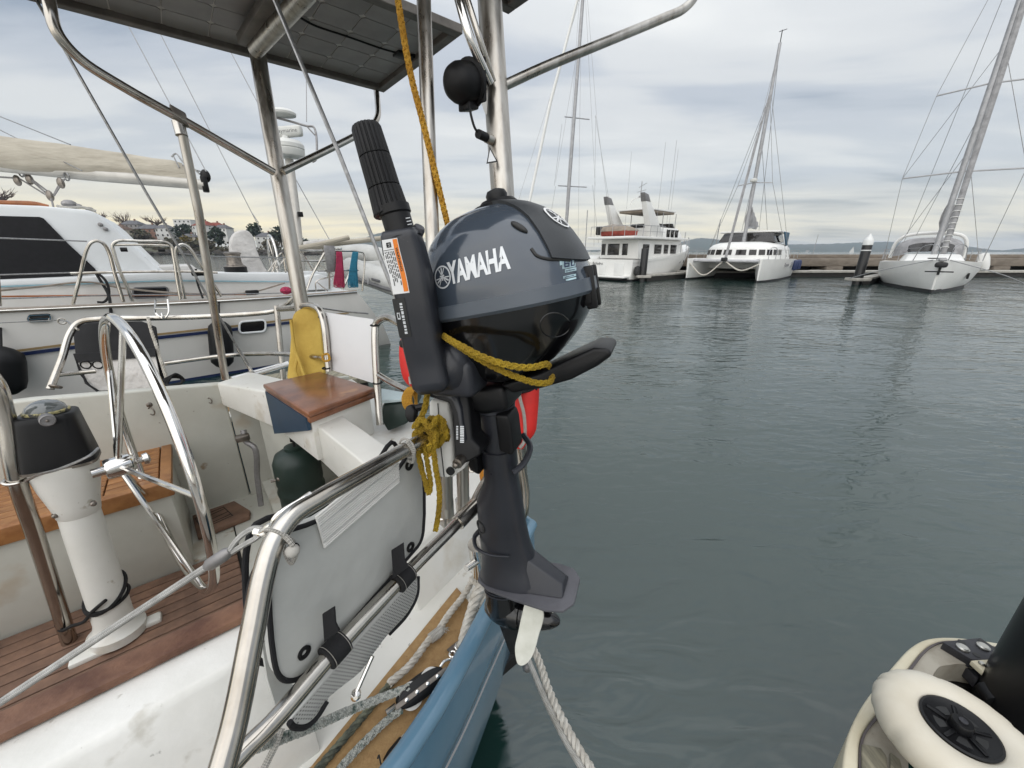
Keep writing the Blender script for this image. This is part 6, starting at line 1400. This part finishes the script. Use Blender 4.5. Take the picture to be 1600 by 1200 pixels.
# ---- sailing yacht bow-on at the right
sp0 = pz(1455, 458, 0); F = frame_of(sp0, 221.5)
sy = thing('moored_yacht', sp0, 'white sailing yacht moored bow towards us at the right, mast leaving the frame', 'sailboat')
side, deck, _ = hullg(lambda x, y, z: F(x-12.5, y, z), [(0, 1.9, 1.35, 1.5, -.3), (3, 2.15, 1.35, 1.8, 0), (7, 2.1, 1.42, 1.6, 0), (10, 1.35, 1.5, .8, 0), (11.7, .55, 1.58, .22, .0), (12.5, .05, 1.62, .02, .15)])
h = mk('hull', side, MT['far_white'], sy, 40); mk('deck', deck, MT['far_white'], h)
mk('boot_line', loft([[F(x-12.5, w*s, .16), F(x-12.5, w*s*1.02, -.1)] for s in (1,) for x, w in ((0, 1.62), (3, 1.92), (7, 1.73), (10, .9), (11.7, .30), (12.42, .03))]+[[F(x-12.5, -w, .16), F(x-12.5, -w*1.02, -.1)] for x, w in ((12.42, .03), (11.7, .30), (10, .9), (7, 1.73), (3, 1.92), (0, 1.62))], closed=False, cap=False), MT['far_black'], h)
mk('cabin', bev(fbox(F, -8.5, -3.2, -1.25, 1.25, 1.4, 1.85, 0, (0, -1.2), .2), .08), MT['far_white'], sy)
ov = lambda x, w, z0, z1: [F(x, w*math.copysign(abs(cos(q))**.6, cos(q)), z0+(z1-z0)*max(0, sin(q))**.6) for q in [pi*i/16 for i in range(17)]]
mk('sprayhood', loft([ov(-7.2, 1.15, 1.8, 2.0), ov(-7.6, 1.35, 1.75, 2.55), ov(-8.3, 1.55, 1.7, 2.85), ov(-9., 1.6, 1.7, 2.85)], closed=False, cap=False), MT['far_cloth'], sy, 60)
mk('sprayhood_window', loft([[p+F(.06, 0, .03)-F(0, 0, 0) for p in ov(-7.2, 1.0, 1.82, 2.0)[2:-2]], [p+F(.06, 0, .03)-F(0, 0, 0) for p in ov(-7.6, 1.2, 1.75, 2.5)[2:-2]]], closed=False, cap=False), MT['far_glass'], sy)
mk('arch', tube([F(-9.2, 1.7, 1.6), F(-9.1, 1.6, 2.6), F(-9., 1.2, 3.0), F(-9., -1.2, 3.0), F(-9.1, -1.6, 2.6), F(-9.2, -1.7, 1.6)], .10, 8), MT['far_white'], sy)
mk('bow_roller', bev(fbox(F, -.5, .25, -.14, .14, 1.55, 1.68), .03), MT['far_alloy'], sy)
mk('anchor', join(bev(fbox(F, -.1, .32, -.22, .22, 1.25, 1.5), .08), rod(F(.1, 0, 1.5), F(.05, 0, .9), .05, 6), rod(F(.12, -.5, 1.05), F(.12, .5, 1.05), .03, 6)), MT['far_black'], sy)
mk('bow_rail', join(*[tube([F(-.1, .2*s, 1.6), F(.15, .25*s, 2.2), F(-1.2, .8*s, 2.2), F(-1.6, .95*s, 1.55)], .02, 6) for s in (1, -1)], *[rod(F(x, b*s, 1.5), F(x, b*s, 2.15), .016, 5) for s in (1, -1) for x, b in ((-3, 1.5), (-5, 2.0), (-7.2, 2.1), (-9.5, 2.05), (-11, 2.0))], *[sweep([F(-1.2, .8*s, 2.18), F(-3, 1.5*s, 2.15), F(-5.5, 2.05*s, 2.12), F(-11, 2.*s, 2.1)], .010, 5) for s in (1, -1)]), MT['far_alloy'], sy)
m0 = F(-4.6, 0, 1.7)
mm = mk('mast', sweep([m0, V((m0.x, m0.y, 22))], [.14, .12], 12), MT['far_alloy'], sy)
mk('furled_genoa', sweep([F(-.7, 0, 1.9), F(-2.4, 0, 11.), F(-4.2, 0, 20.5)], [.11, .13, .08], 10), MT['far_cloth'], sy)
for z in [2.2+.28*i for i in range(9)]: mk('sail_tie', ring(F(-.7-.187*(z-1.9), 0, z), F(-.187, 0, 1)-F(0, 0, 0), .135, .02, 12, 5), MT['far_white'], sy)
for z, w in ((6.1, 2.3), (10.1, 1.9)):
    mk('spreader', join(rod(F(-4.6, 0, z), F(-5.0, w, z-.05), .04, 6), rod(F(-4.6, 0, z), F(-5.0, -w, z-.05), .04, 6)), MT['far_alloy'], mm)
wl = []
for s in (1, -1):
    wl += [((-5.0, 2.3*s, 6.05), (-5.3, 2.05*s, 1.5)), ((-5.0, 2.3*s, 6.05), (-5., 1.9*s, 10.05)), ((-5., 1.9*s, 10.05), (-4.6, 0, 19)), ((-4.6, 0, 7.1), (-5.2, 1.9*s, 1.5)), ((-4.6, 0, 11.7), (-5., 2.3*s, 6.05)), ((-4.6, 0, 9.), (-8., .8*s, 3.)), ((-4.6, 0, 22), (-11.8, 1.2*s, 1.7))]
wires(F, wl, .013, par=sy)
mk('boom', rod(F(-4.9, 0, 3.1), F(-10.2, .5, 3.3), .1, 8), MT['far_alloy'], sy)
mk('stowed_mainsail', stack(F, -4.75, -9.5, 3.15, 1.55, .4, .5), MT['far_cloth'], sy, 60)
mk('hull_port', fbox(F, -3.02, -2.72, 1.36, 1.43, .62, .92, .02), MT['far_black'], sy)
mk('hatch', fbox(F, -3., -2.4, -.35, .35, 1.62, 1.68, .02), MT['far_glass'], sy)
for s in (1, -1): mk('bow_line', tube([F(-.4, .3*s, 1.6), F(-1.6, 2.4*s, .9), F(-2.6, 3.4*s, .45)], .022, 6), MT['far_alloy'], sy)
mk('white_fender', lathe([(.05, 0), (.2, .06), (.24, .3), (.24, .7), (.2, .95), (.05, 1.)], F(-6.2, 2.35, .95), F(0, -.25, 1)-F(0, 0, 0), 14), MT['far_white'], None, label='large white ball fender beside the bow-on yacht, right of its mast', cat='fender')
# ---- sailing yacht hidden behind the motor cowl: its mast shows
hp0 = pt(866, 437, 28.9); hp0.z = 0; F = frame_of(hp0, 230)
hy = thing('masted_yacht', hp0, 'tall grey mast with two spreaders of a yacht hidden behind the motor cowl', 'sailboat')
side, deck, _ = hullg(lambda x, y, z: F(x-11, y, z), [(0, 1.6, 1.2, 1.3, -.3), (3, 1.85, 1.2, 1.5, 0), (7, 1.7, 1.25, 1.3, 0), (10, .8, 1.3, .4, 0), (11, .05, 1.4, .02, .2)])
h = mk('hull', side, MT['far_white'], hy, 40); mk('deck', deck, MT['far_white'], h)
mk('cabin', bev(fbox(F, -8., -3.2, -1.1, 1.1, 1.2, 1.7, 0, (0, -.8), .15), .06), MT['far_white'], hy)
b0_, b1_ = pt(882, 388, 30.5), pt(912, -20, 24.6)
mm = mk('mast', sweep([b0_, b1_], [.13, .11], 10), MT['far_alloy'], hy)
def onm(y): k = (388-y)/408; return b0_.lerp(b1_, k)
lat = V((.95, .3, 0)).normalized()
for y, w in ((291, 1.5), (184, 1.25)): 
    q = pt(882+(388-y)*.0735, y, 29.4-(290-y)*.012)
    mk('spreader', rod(q-lat*w*.6, q+lat*w, .04, 6), MT['far_alloy'], mm)
mk('furled_genoa', sweep([pt(824, 330, 29), pt(860, 160, 27), pt(905, -10, 25)], [.10, .11, .08], 8), MT['far_white'], hy)
for (x0, y0, x1, y1) in ((905, 0, 880, 390), (915, 0, 930, 290), (930, 180, 951, 310), (931, 181, 928, 385), (926, 289, 935, 380), (905, 60, 868, 285), (868, 291, 850, 400), (906, 0, 808, 320), (878, 194, 866, 290), (918, 0, 932, 180), (932, 182, 955, 360), (908, 40, 903, 390)):
    mk('rigging_wire', rod(pt(x0, y0, 27), pt(x1, y1, 29), .010, 5), MT['wire'], hy)
# odd masts further off
for k, (x, y0, y1, t, r, lab_) in enumerate(((915, 330, 380, 60, .07, 'slender bare mast just left of the motor yacht'), (1116, 344, 395, 40, .05, 'short leaning mast left of the catamaran cabin'), (1044, 228, 330, 45, .02, 'very thin whip aerial above the motor yacht'), (1271, 367, 392, 90, .06, 'tiny distant mast right of the catamaran'), (1069, 363, 380, 60, .06, 'short post beyond the motor yacht bow'))):
    a, b = pt(x+ (3 if k in (1, 3) else 0), y0, t), pt(x, y1, t); b.z = min(b.z, 1.)
    mk('distant_mast', rod(b, V((b.x+(a.x-b.x)*.5, b.y, a.z)), r, 6), MT['far_alloy'], None, label=lab_, cat='mast')
# ---- breakwater, pontoons, piles
bw = thing('breakwater', V((30, 36, 0)), 'long brown concrete breakwater with dark openings behind the moored boats', 'breakwater')
fb_ = lambda v: V((v.x, v.y+.01*(v.x-20), v.z))
mk('cap_beam', bev(box(11, 95, 36, 38, .75, 1.42, fb_), .04), MT['concrete'], bw)
mk('kerb', bev(box(11, 95, 37.2, 38.2, 1.42, 1.75, fb_), .03), MT['concrete'], bw)
mk('back_wall', box(11, 95, 38.3, 38.6, -.3, 1.2, fb_), MT['concrete_wet_shade'], bw)  # near-black colour paints in the shade of the recess
x = 13.
while x < 92: mk('pier', bev(box(x, x+1.5, 35.9, 37.8, -.3, .74, fb_), .05), MT['concrete'], bw); x += 7.6
pn_ = thing('walkway_pontoon', V((30, 34, 0)), 'low pale walkway pontoon along the foot of the breakwater', 'pontoon')
mk('deck', bev(box(12, 95, 33.2, 34.6, .32, .48, fb_), .02), MT['pontoon_top'], pn_)
mk('float', box(12.2, 95, 33.3, 34.5, -.2, .30, fb_), MT['concrete_wet_shade'], pn_)
def finger(p, head, L_, lab_):
    F = frame_of(p, head); t_ = thing('finger_pontoon', p, lab_, 'pontoon', 'finger pontoons on the far side')
    mk('deck', bev(fbox(F, 0, L_, -.32, .32, .30, .44), .02), MT['pontoon_top'], t_); mk('float', fbox(F, .05, L_-.05, -.28, .28, -.2, .28), MT['concrete_wet_shade'], t_)
finger(pz(1004, 439, 0), 50, 9, 'finger pontoon beside the motor yacht with a black pile at its end')
finger(pz(1349, 444, 0), 50, 12, 'finger pontoon left of the bow-on yacht with a capped pile at its end')
finger(pz(1262, 431, 0), 50, 6, 'short finger pontoon right of the catamaran')
def pile(x, y, top, r, cap, lab_):
    p = pz(x, y, 0); t_ = thing('mooring_pile', p, lab_, 'pile', 'black mooring piles')
    mk('sleeve', lathe([(r, -1), (r, top-.02), (r*.98, top)], p, UZ, 20), MT['pile_sleeve'], t_)
    if cap:
        mk('cap', lathe([(r*1.02, top-.02), (r*1.02, top+.22), (r*.9, top+.3), (r*.12, top+.62), (.02, top+.64)], p, UZ, 20), MT['pile_cap'], t_)
        mk('reflective_band', lathe([(r*1.01, top-.36), (r*1.015, top-.35), (r*1.015, top-.31), (r*1.01, top-.30)], p, UZ, 20), MT['pile_cap'], t_)
    mk('collar', bev(box(p.x-r*1.9, p.x+r*1.9, p.y-r*1.9, p.y+r*1.9, .25, .42), .03), MT['pontoon_top'], t_)
pile(1003, 439.5, 2.2, .25, False, 'black mooring pile in front of the motor yacht')
pile(1338, 445, 2.40, .25, True, 'black mooring pile with white cone cap left of the bow-on yacht')
# ================================================================== shore and hills
def ridge(name, pts_, t, base, mat, seed, depth=.25):
    rr = random.Random(seed); P = smooth_path([V((x, y, 0)) for x, y in pts_], 14); rows = []
    for m in range(7):
        k = m/6; row = []
        for p in P:
            top = pt(p.x, p.y, t); bs = pz(p.x, 399, 0); q = V((top.x, top.y, 0))*(1-depth*(1-k))
            zz = (top.z)*(k**.8)*(1+(rr.random()-.5)*.10*(k < 1))+(rr.random()-.5)*t*.0012*(0 < k)
            row.append(V((q.x, q.y, max(-1, zz) if m else -2)))
        rows.append(row)
    return mk(name, loft(rows, closed=False, cap=False), MT[mat], None, 80, kind='structure')
ridge('hills', [(900, 391), (1000, 389), (1060, 379), (1095, 372), (1125, 375), (1160, 382), (1230, 382), (1290, 381), (1340, 379), (1390, 378), (1430, 381), (1460, 383), (1520, 386), (1560, 391), (1600, 388), (1700, 388), (1900, 384)], 3000, 399, 'hill', 1)
ridge('hills', [(480, 394), (530, 388), (560, 376), (585, 366), (605, 363), (625, 366), (650, 376), (690, 381), (730, 385), (800, 390), (900, 391)], 2500, 399, 'hill', 2)
rr = random.Random(11); gs = []
for k in range(160):
    x = rr.choice((rr.uniform(1075, 1280), rr.uniform(1280, 1600), rr.uniform(890, 940), rr.uniform(640, 690))); y = 398.2-rr.random()**2*6
    p = pt(x, y, 2230 if x > 800 else 1860); s = rr.uniform(3, 7)
    gs.append(box(p.x-s, p.x+s, p.y-s, p.y+s, p.z-6, p.z+rr.uniform(2, 5)))
mk('distant_town', join(*gs), MT['town'], None, flat=True, kind='stuff', label='scatter of tiny pale buildings at the foot of the hills', cat='town')
tsail = pt(1330, 397, 900)
mk('distant_sail', ([tsail+V((-9, 0, -1)), tsail+V((7, 0, -1)), tsail+V((1, 0, 17)), tsail+V((0, 2.5, -1))], [(0, 1, 2), (0, 3, 2), (1, 3, 2), (0, 1, 3)]), MT['wall_white'], None, flat=True, label='tiny white sail on the horizon left of the capped pile', cat='sail')
# left-hand shore with houses and trees
def shore():
    xs = list(range(-220, 560, 6)); rows = []; rr = random.Random(4)
    def prof(x): return (352 if x < 180 else 352+(x-180)*.16 if x < 380 else 384+(x-380)*.06)
    for k, (t, f) in enumerate(((252, 0), (256, .12), (275, .3), (300, .62), (330, .9), (350, 1.))):
        row = []
        for x in xs:
            yt = prof(x)+2*sin(x*.11)+1.5*sin(x*.31)
            top = pt(x, yt+14, 330); p = pt(x, 392, t); p.z = -1 if k == 0 else max(.4, top.z*f)+rr.random()*1.2
            row.append(p)
        rows.append(row)
    return mk('shore', loft(rows, closed=False, cap=False), MT['shore_grass'], None, 80, kind='structure')
shore()
rk = []
rr = random.Random(8)
for k in range(220):
    x = rr.uniform(-100, 545); p = pz(x, 398.2, 0)*1.0; p = pt(x, 397.2, 250+rr.random()*6); p.z = rr.random()*1.6; s = .6+rr.random()*1.6
    rk.append(blob(p, s*1.6, s, s*.8, 6, 4))
mk('shore_rocks', join(*rk), MT['shore_rock'], None, kind='stuff', label='dark band of rocks along the far waterline', cat='rocks')
def bushes():
    rr = random.Random(21); vs, fs = [], []
    for k in range(300):
        x = rr.uniform(-60, 545); f = rr.random(); yt = (352 if x < 180 else 352+(x-180)*.16 if x < 380 else 384+(x-380)*.06)
        c = pt(x, 396-(396-yt-12)*f*.9-1, 262+62*f); R = rr.uniform(1.5, 4.2)
        for l in range(34):
            o = V((rr.gauss(0, .55), rr.gauss(0, .5), abs(rr.gauss(0, .45))))*R; a = V((rr.gauss(0, 1), rr.gauss(0, 1), rr.gauss(0, 1))).normalized()*R*.16; b = a.orthogonal().normalized()*R*.13
            n0 = len(vs); vs += [c+o-a-b, c+o+a-b, c+o+a+b, c+o-a+b]; fs.append((n0, n0+1, n0+2, n0+3))
    mk('shore_bushes', (vs, fs), MT['leaf_mid'], None, flat=True, kind='stuff', label='mass of low green and brown bushes covering the left shore', cat='bushes')
bushes()
def house(x, y, w, hgt, t, wall, roof, lab_, flat_=False, storeys=2):
    p = pt(x, y, t); k = t/FPX; W = w*k; Hh = hgt*k; t_ = thing('house', p, lab_, 'house', 'houses on the left shore')
    r_ = rad(-20+random.random()*30); c_, s_ = cos(r_), sin(r_); dp = W*.7
    f = lambda v: V((p.x+v.x*c_-v.y*s_, p.y+v.x*s_+v.y*c_, p.z+v.z))
    mk('wall', box(-W/2, W/2, -dp/2, dp/2, -4, Hh, f), MT[wall], t_)
    if flat_: mk('roof', box(-W/2-.2, W/2+.2, -dp/2-.2, dp/2+.2, Hh, Hh+.4, f), MT['wall_white'], t_)
    else:
        o = .5; rh = W*.24
        g = ([V((-W/2-o, -dp/2-o, Hh)), V((W/2+o, -dp/2-o, Hh)), V((W/2+o, dp/2+o, Hh)), V((-W/2-o, dp/2+o, Hh)), V((-W/4, 0, Hh+rh)), V((W/4, 0, Hh+rh))], [(0, 1, 5, 4), (1, 2, 5), (2, 3, 4, 5), (3, 0, 4), (3, 2, 1, 0)])
        rf = mk('roof', xf(g, f), MT[roof], t_, flat=True); mk('chimney', box(W*.1, W*.1+.9, -.5, .5, Hh+rh*.4, Hh+rh+1.1, f), MT['wall_brick'], rf)
    nw = max(2, int(W/3.2))
    for s in range(storeys):
        for i in range(nw):
            xc = -W/2+W*(i+.5)/nw; z0 = Hh*(s+.35)/storeys
            mk('window', box(xc-.55, xc+.55, -dp/2-.08, -dp/2+.05, z0, z0+Hh/storeys*.42, f), MT['far_glass'], t_)
random.seed(5)
for a in ((60, 360, 34, 16, 300, 'wall_cream', 'roof_brown', 'cream house with brown roof half behind the pilothouse'), (190, 372, 30, 12, 310, 'wall_cream', 'roof_brown', 'low cream house with brown roof just right of the pilothouse slope'), (212, 362, 26, 10, 320, 'wall_grey', 'roof_grey', 'grey-roofed house above the cream one'),
          (240, 372, 28, 13, 300, 'wall_brick', 'roof_grey', 'brick house with grey roof left of the thin stay'), (262, 372, 22, 14, 300, 'wall_white', 'roof_grey', 'white house with grey roof beside the brick one'), (292, 356, 24, 11, 330, 'wall_white', 'roof_grey', 'white flat-roofed block on the skyline', True),
          (324, 370, 28, 16, 300, 'wall_white', 'roof_red', 'white house with red roof right of the leaning strut'), (352, 372, 22, 14, 300, 'wall_white', 'roof_grey', 'white house with grey roof left of the covered binnacle'), (340, 362, 18, 9, 320, 'wall_grey', 'roof_red', 'small grey house with red roof on the upper slope'), (420, 383, 26, 12, 290, 'wall_white', 'roof_grey', 'white house with pale roof seen behind the aft wheel'), (300, 380, 20, 9, 285, 'wall_cream', 'roof_grey', 'small cream house near the waterline')):
    house(*a)
def tree(x, y, w, hgt, t, kind, lab_):
    p = pt(x, y, t); k = t/FPX; W, Hh = w*k/2, hgt*k; rr = random.Random(int(x*7+y)); t_ = thing('tree', p, lab_, 'tree', 'trees on the left shore')
    br = [sweep([p-UZ*2, p+UZ*Hh*.35, p+UZ*Hh*.75], [W*.10, W*.07, W*.03], 6)]
    bare = kind == 'leaf_bare'
    for i in range(22 if bare else 7):
        q = rr.random()*2*pi; z0 = Hh*rr.uniform(.25, .6); e = V((cos(q)*W*rr.uniform(.5, .95), sin(q)*W*.8, Hh*rr.uniform(.6, 1.)))
        br.append(sweep([p+UZ*z0, p+e*.6+UZ*z0*.4, p+e], [W*.045, W*.028, W*.012], 4))
        if bare:
            for j in range(3):
                d = V((rr.uniform(-.35, .35)*W, rr.uniform(-.3, .3)*W, rr.uniform(.0, .25)*Hh)); br.append(sweep([p+e*.75+UZ*z0*.1, p+e+d], [W*.018, W*.008], 4))
    mk('trunk', join(*br), MT['bark'] if not bare else MT['leaf_bare'], t_)
    if not bare:
        vs, fs = [], []
        for c in range(26):
            q = rr.random()*2*pi; rz = rr.uniform(-1, 1); rxy = (1-rz*rz)**.5*rr.uniform(.4, .8); cc = p+V((cos(q)*W*rxy, sin(q)*W*rxy, Hh*(.6+.36*rz)))
            for l in range(26):
                o = V((rr.gauss(0, 1), rr.gauss(0, 1), rr.gauss(0, .8)))*W*.14; a = V((rr.gauss(0, 1), rr.gauss(0, 1), rr.gauss(0, 1))).normalized()*W*.085; b = a.orthogonal().normalized()*W*.07
                n0 = len(vs); vs += [cc+o-a-b, cc+o+a-b, cc+o+a+b, cc+o-a+b]; fs.append((n0, n0+1, n0+2, n0+3))
        mk('crown', (vs, fs), MT[kind], t_, flat=True)
for a in ((8, 322, 40, 22, 290, 'leaf_bare', 'bare tree above the pilothouse roof at the left edge'), (155, 352, 30, 20, 320, 'leaf_bare', 'bare tree beside the pilothouse slope'), (198, 362, 26, 26, 330, 'leaf_bare', 'tall bare brown tree on the skyline, left of the stay'), (246, 358, 30, 16, 330, 'leaf_bare', 'spreading bare tree on the skyline, right of the stay'), (222, 385, 34, 22, 285, 'leaf_mid', 'green bush among the houses left of the stay'), (186, 390, 36, 22, 280, 'leaf_dark', 'dark bush near the waterline by the boarding gate'), (291, 376, 30, 22, 300, 'leaf_dark', 'round dark evergreen below the white block'), (300, 386, 26, 16, 285, 'leaf_gold', 'golden yellow shrub beside the leaning strut'),
          (272, 392, 34, 16, 275, 'leaf_mid', 'green shrub at the waterline behind the gate'), (342, 386, 28, 27, 280, 'leaf_dark', 'dark cypress-like tree before the white houses'), (400, 372, 26, 20, 300, 'leaf_dark', 'dark tree on the skyline right of the covered binnacle'), (440, 382, 30, 26, 280, 'leaf_dark', 'dark tree behind the thick arch post'), (424, 392, 28, 14, 270, 'leaf_mid', 'green bush behind the aft wheel'), (470, 388, 28, 16, 300, 'leaf_dark', 'low dark tree right of the thick arch post'), (120, 372, 40, 30, 300, 'leaf_dark', 'dark tree hidden mostly by the pilothouse'), (318, 392, 40, 12, 270, 'leaf_mid', 'low green hedge at the waterline below the red roof'), (380, 392, 36, 16, 275, 'leaf_mid', 'green shrubs behind the winch'), (496, 391, 26, 12, 330, 'leaf_mid', 'faint low tree at the end of the shore')):
    tree(*a)

# ---- the air over the bay
hzm = D.materials.new('haze'); hzm.use_nodes = True; _n = hzm.node_tree.nodes; _n.remove(_n['Principled BSDF'])
_v = _n.new('ShaderNodeVolumePrincipled'); _v.inputs['Color'].default_value = (.70, .83, 1., 1); _v.inputs['Density'].default_value = 1.2e-4; _v.inputs['Anisotropy'].default_value = .2
hzm.node_tree.links.new(_v.outputs[0], _n['Material Output'].inputs['Volume'])
mk('haze', box(-6000, 6000, -300, 5950, -3, 135), hzm, None, kind='stuff', flat=True, label='thin grey-blue haze lying over the whole bay', cat='haze')
# ================================================================== dock corner at lower right
KZ = .5
dk_ = thing('floating_dock', pz(1500, 1150, 0), 'cream-edged floating dock corner with worn grey deck at the lower right', 'dock')
K = lambda x, y, z=KZ: pz(x, y, z)
edge = [(1316, 1300), (1316, 1200), (1322, 1160), (1330, 1135), (1352, 1095), (1378, 1062), (1400, 1035), (1422, 1012), (1445, 999), (1475, 995), (1520, 998), (1560, 1004), (1640, 1014), (1760, 1030)]
inn2 = [(1342, 1300), (1342, 1200), (1344, 1160), (1352, 1140), (1380, 1104), (1402, 1068), (1420, 1045), (1440, 1020), (1456, 1008), (1478, 1002), (1522, 1005), (1560, 1012), (1640, 1024), (1760, 1040)]
ep = smooth_path([V((.93, -3, KZ))]+[K(*p) for p in edge], 4); ip = smooth_path([V((.98, -3, KZ))]+[K(*p) for p in inn2], 4)
mk('edge_coping', bev(loft([[e, i, i-UZ*.22, e-UZ*.22] for e, i in zip(ep, ip)]), .008, 3), MT['dock_cream'], dk_)
mk('trim_strip', loft([[i+UZ*.003, i+(i-e)*.22+UZ*.003, i+(i-e)*.22-UZ*.02, i-UZ*.02] for e, i in zip(ep, ip)]), MT['dock_trim'], dk_)
dp_ = [i+(i-e)*.2 for e, i in zip(ep, ip)]
hole = [(1450, 1066), (1468, 1041), (1502, 1036), (1545, 1048), (1560, 1090), (1540, 1105), (1500, 1090)]
# worn deck: strip along the coping, leaving the opening for the pile
inner = [(1420, 1300), (1420, 1200), (1420, 1170), (1425, 1140), (1440, 1110), (1446, 1085), (1450, 1066), (1456, 1058), (1468, 1041), (1482, 1038), (1504, 1036), (1530, 1040), (1640, 1052), (1760, 1062)]
iq = smooth_path([V((2.4, -3, KZ))]+[K(*p) for p in inner], 4)
mk('deck_panel', loft([[a-UZ*.004, b-UZ*.004, b-UZ*.10, a-UZ*.10] for a, b in zip(dp_, iq)]), MT['dock_grey'], dk_)
mk('deck_plank', bev(slab([K(1345, 1165), K(1375, 1172), K(1384, 1185), K(1386, 1300), K(1345, 1300)], UZ*.012), .004), MT['dock_wood'], dk_)
mk('deck_plank', bev(slab([K(1389, 1178), K(1405, 1190), K(1430, 1300), K(1391, 1300)], UZ*.012), .004), MT['dock_wood'], dk_)
mk('cleat_plate', bev(slab([K(1575, 1175, KZ+.05), K(1600, 1185, KZ+.05), K(1640, 1240, KZ+.05), K(1572, 1215, KZ+.05)], UZ*.01), .003), MT['dock_grey'], dk_)
mk('dock_float', loft([[a-UZ*.10, b-UZ*.12, b-UZ*.6, a-UZ*.6] for a, b in zip([e+(i-e)*.4 for e, i in zip(ep, ip)], iq)]), MT['concrete_wet_shade'], dk_)
# pile bracket
bz = KZ+.03
br_ = mk('pile_bracket', bev(slab([K(1473, 1003, bz), K(1500, 999, bz), K(1532, 996, bz), K(1553, 1010, bz), K(1560, 1034, bz), K(1520, 1031, bz), K(1503, 1021, bz)], UZ*-.045), .004, 2), MT['dock_bracket'], dk_)
mk('bracket_arm', bev(slab([K(1473, 1005, bz-.05), K(1495, 1012, bz-.05), K(1540, 1048, bz-.05), K(1528, 1062, bz-.05)], UZ*-.05), .006, 2), MT['dock_bracket'], br_)
mk('bracket_pad', bev(slab([K(1517, 1032, bz+.002), K(1546, 1030, bz+.002), K(1537, 1050, bz+.002)], UZ*-.02), .002), MT['dock_cream'], br_)
for (x, y, r, m) in ((1504, 1013, .019, 'galv_bolt'), (1536, 1011, .019, 'galv_bolt'), (1503, 1003.5, .012, 'black_print'), (1535, 1002.5, .012, 'black_print'), (1526, 1023, .011, 'black_print'), (1533, 1038, .009, 'galv_bolt')):
    hgt = .010 if m == 'galv_bolt' else .0012
    mk('bolt' if m == 'galv_bolt' else 'bolt_hole', lathe([(r, 0), (r, hgt*.6), (r*.7, hgt), (r*.1, hgt)], K(x, y, bz+.001), UZ, 18), MT[m], br_)
# dock wheel fender
wf = thing('wheel_fender', K(1495, 1150, KZ+.05), 'cream inflatable dock wheel with black spoked hub at the lower right corner', 'dock wheel')
wz = KZ+.15
wc_ = K(1497, 1141, wz+.01); RR = .126
nrm = UZ
def tire():
    prof = []
    for i in range(20):
        q = 2*pi*i/20; prof.append((RR+.058*cos(q), .056*math.copysign(abs(sin(q))**.9, sin(q))))
    vs, fs = [], []; n = 72; rr = random.Random(2)
    for j in range(n):
        a = 2*pi*j/n
        for r, h in prof:
            cr = 1+  .045*(abs(sin(9*a+1.3*sin(3*a)))**.35-.8)*max(0, (r-RR)/.058)*(1 if h > -.02 else .4)
            vs.append(wc_+V((cos(a)*r*cr, sin(a)*r*cr, h-.03)))
    for j in range(n):
        for i in range(20): fs.append((j*20+i, j*20+(i+1) % 20, ((j+1) % n)*20+(i+1) % 20, ((j+1) % n)*20+i))
    return vs, fs
mk('tyre', tire(), MT['wheel_cover'], wf, 80)
hb2 = mk('hub_disc', lathe([(.02, .02), (.074, .02), (.084, .03), (.086, .037), (.080, .040), (.072, .034), (.03, .030), (.028, .03)], wc_-UZ*.02, UZ, 40), MT['black_plastic'], wf, 40)
for k in range(5):
    q = 2*pi*k/5+.3; d = V((cos(q), sin(q), 0)); e = V((-sin(q), cos(q), 0)); c0 = wc_+UZ*.0115
    mk('hub_opening', slab([c0+d*.032-e*.008, c0+d*.064-e*.022, c0+d*.066+e*.022, c0+d*.032+e*.008], UZ*.001), MT['black_print'], hb2, flat=True)
    mk('hub_spoke', rbox(wc_+UZ*.014+V((cos(q+.63), sin(q+.63), 0))*.048, V((cos(q+.63), sin(q+.63), 0)), V((-sin(q+.63), cos(q+.63), 0)), UZ, .022, .005, .003, .002), MT['black_plastic'], hb2)
mk('axle_cap', lathe([(.025, 0), (.025, .026), (.022, .031), (.004, .032)], wc_+UZ*.008, UZ, 24), MT['black_plastic'], hb2, 40)
mk('axle_bolt', lathe([(.010, 0), (.010, .004), (.003, .005)], wc_+UZ*.040, UZ, 10), MT['dock_bracket'], hb2)
# near black pile
pp_ = K(1640, 1108, KZ)
ps = thing('dock_pile', V((pp_.x, pp_.y, -1)), 'thick black sleeved pile leaving the frame at the right edge', 'pile')
mk('sleeve', lathe([(.155, -1.6), (.155, 3.2)], V((pp_.x, pp_.y, 0)), UZ, 40), MT['pile_sleeve'], ps)
mk('roller', rod(K(1540, 1075, KZ-.02), K(1558, 1100, KZ-.02), .028, 12), MT['black_rubber'], br_)
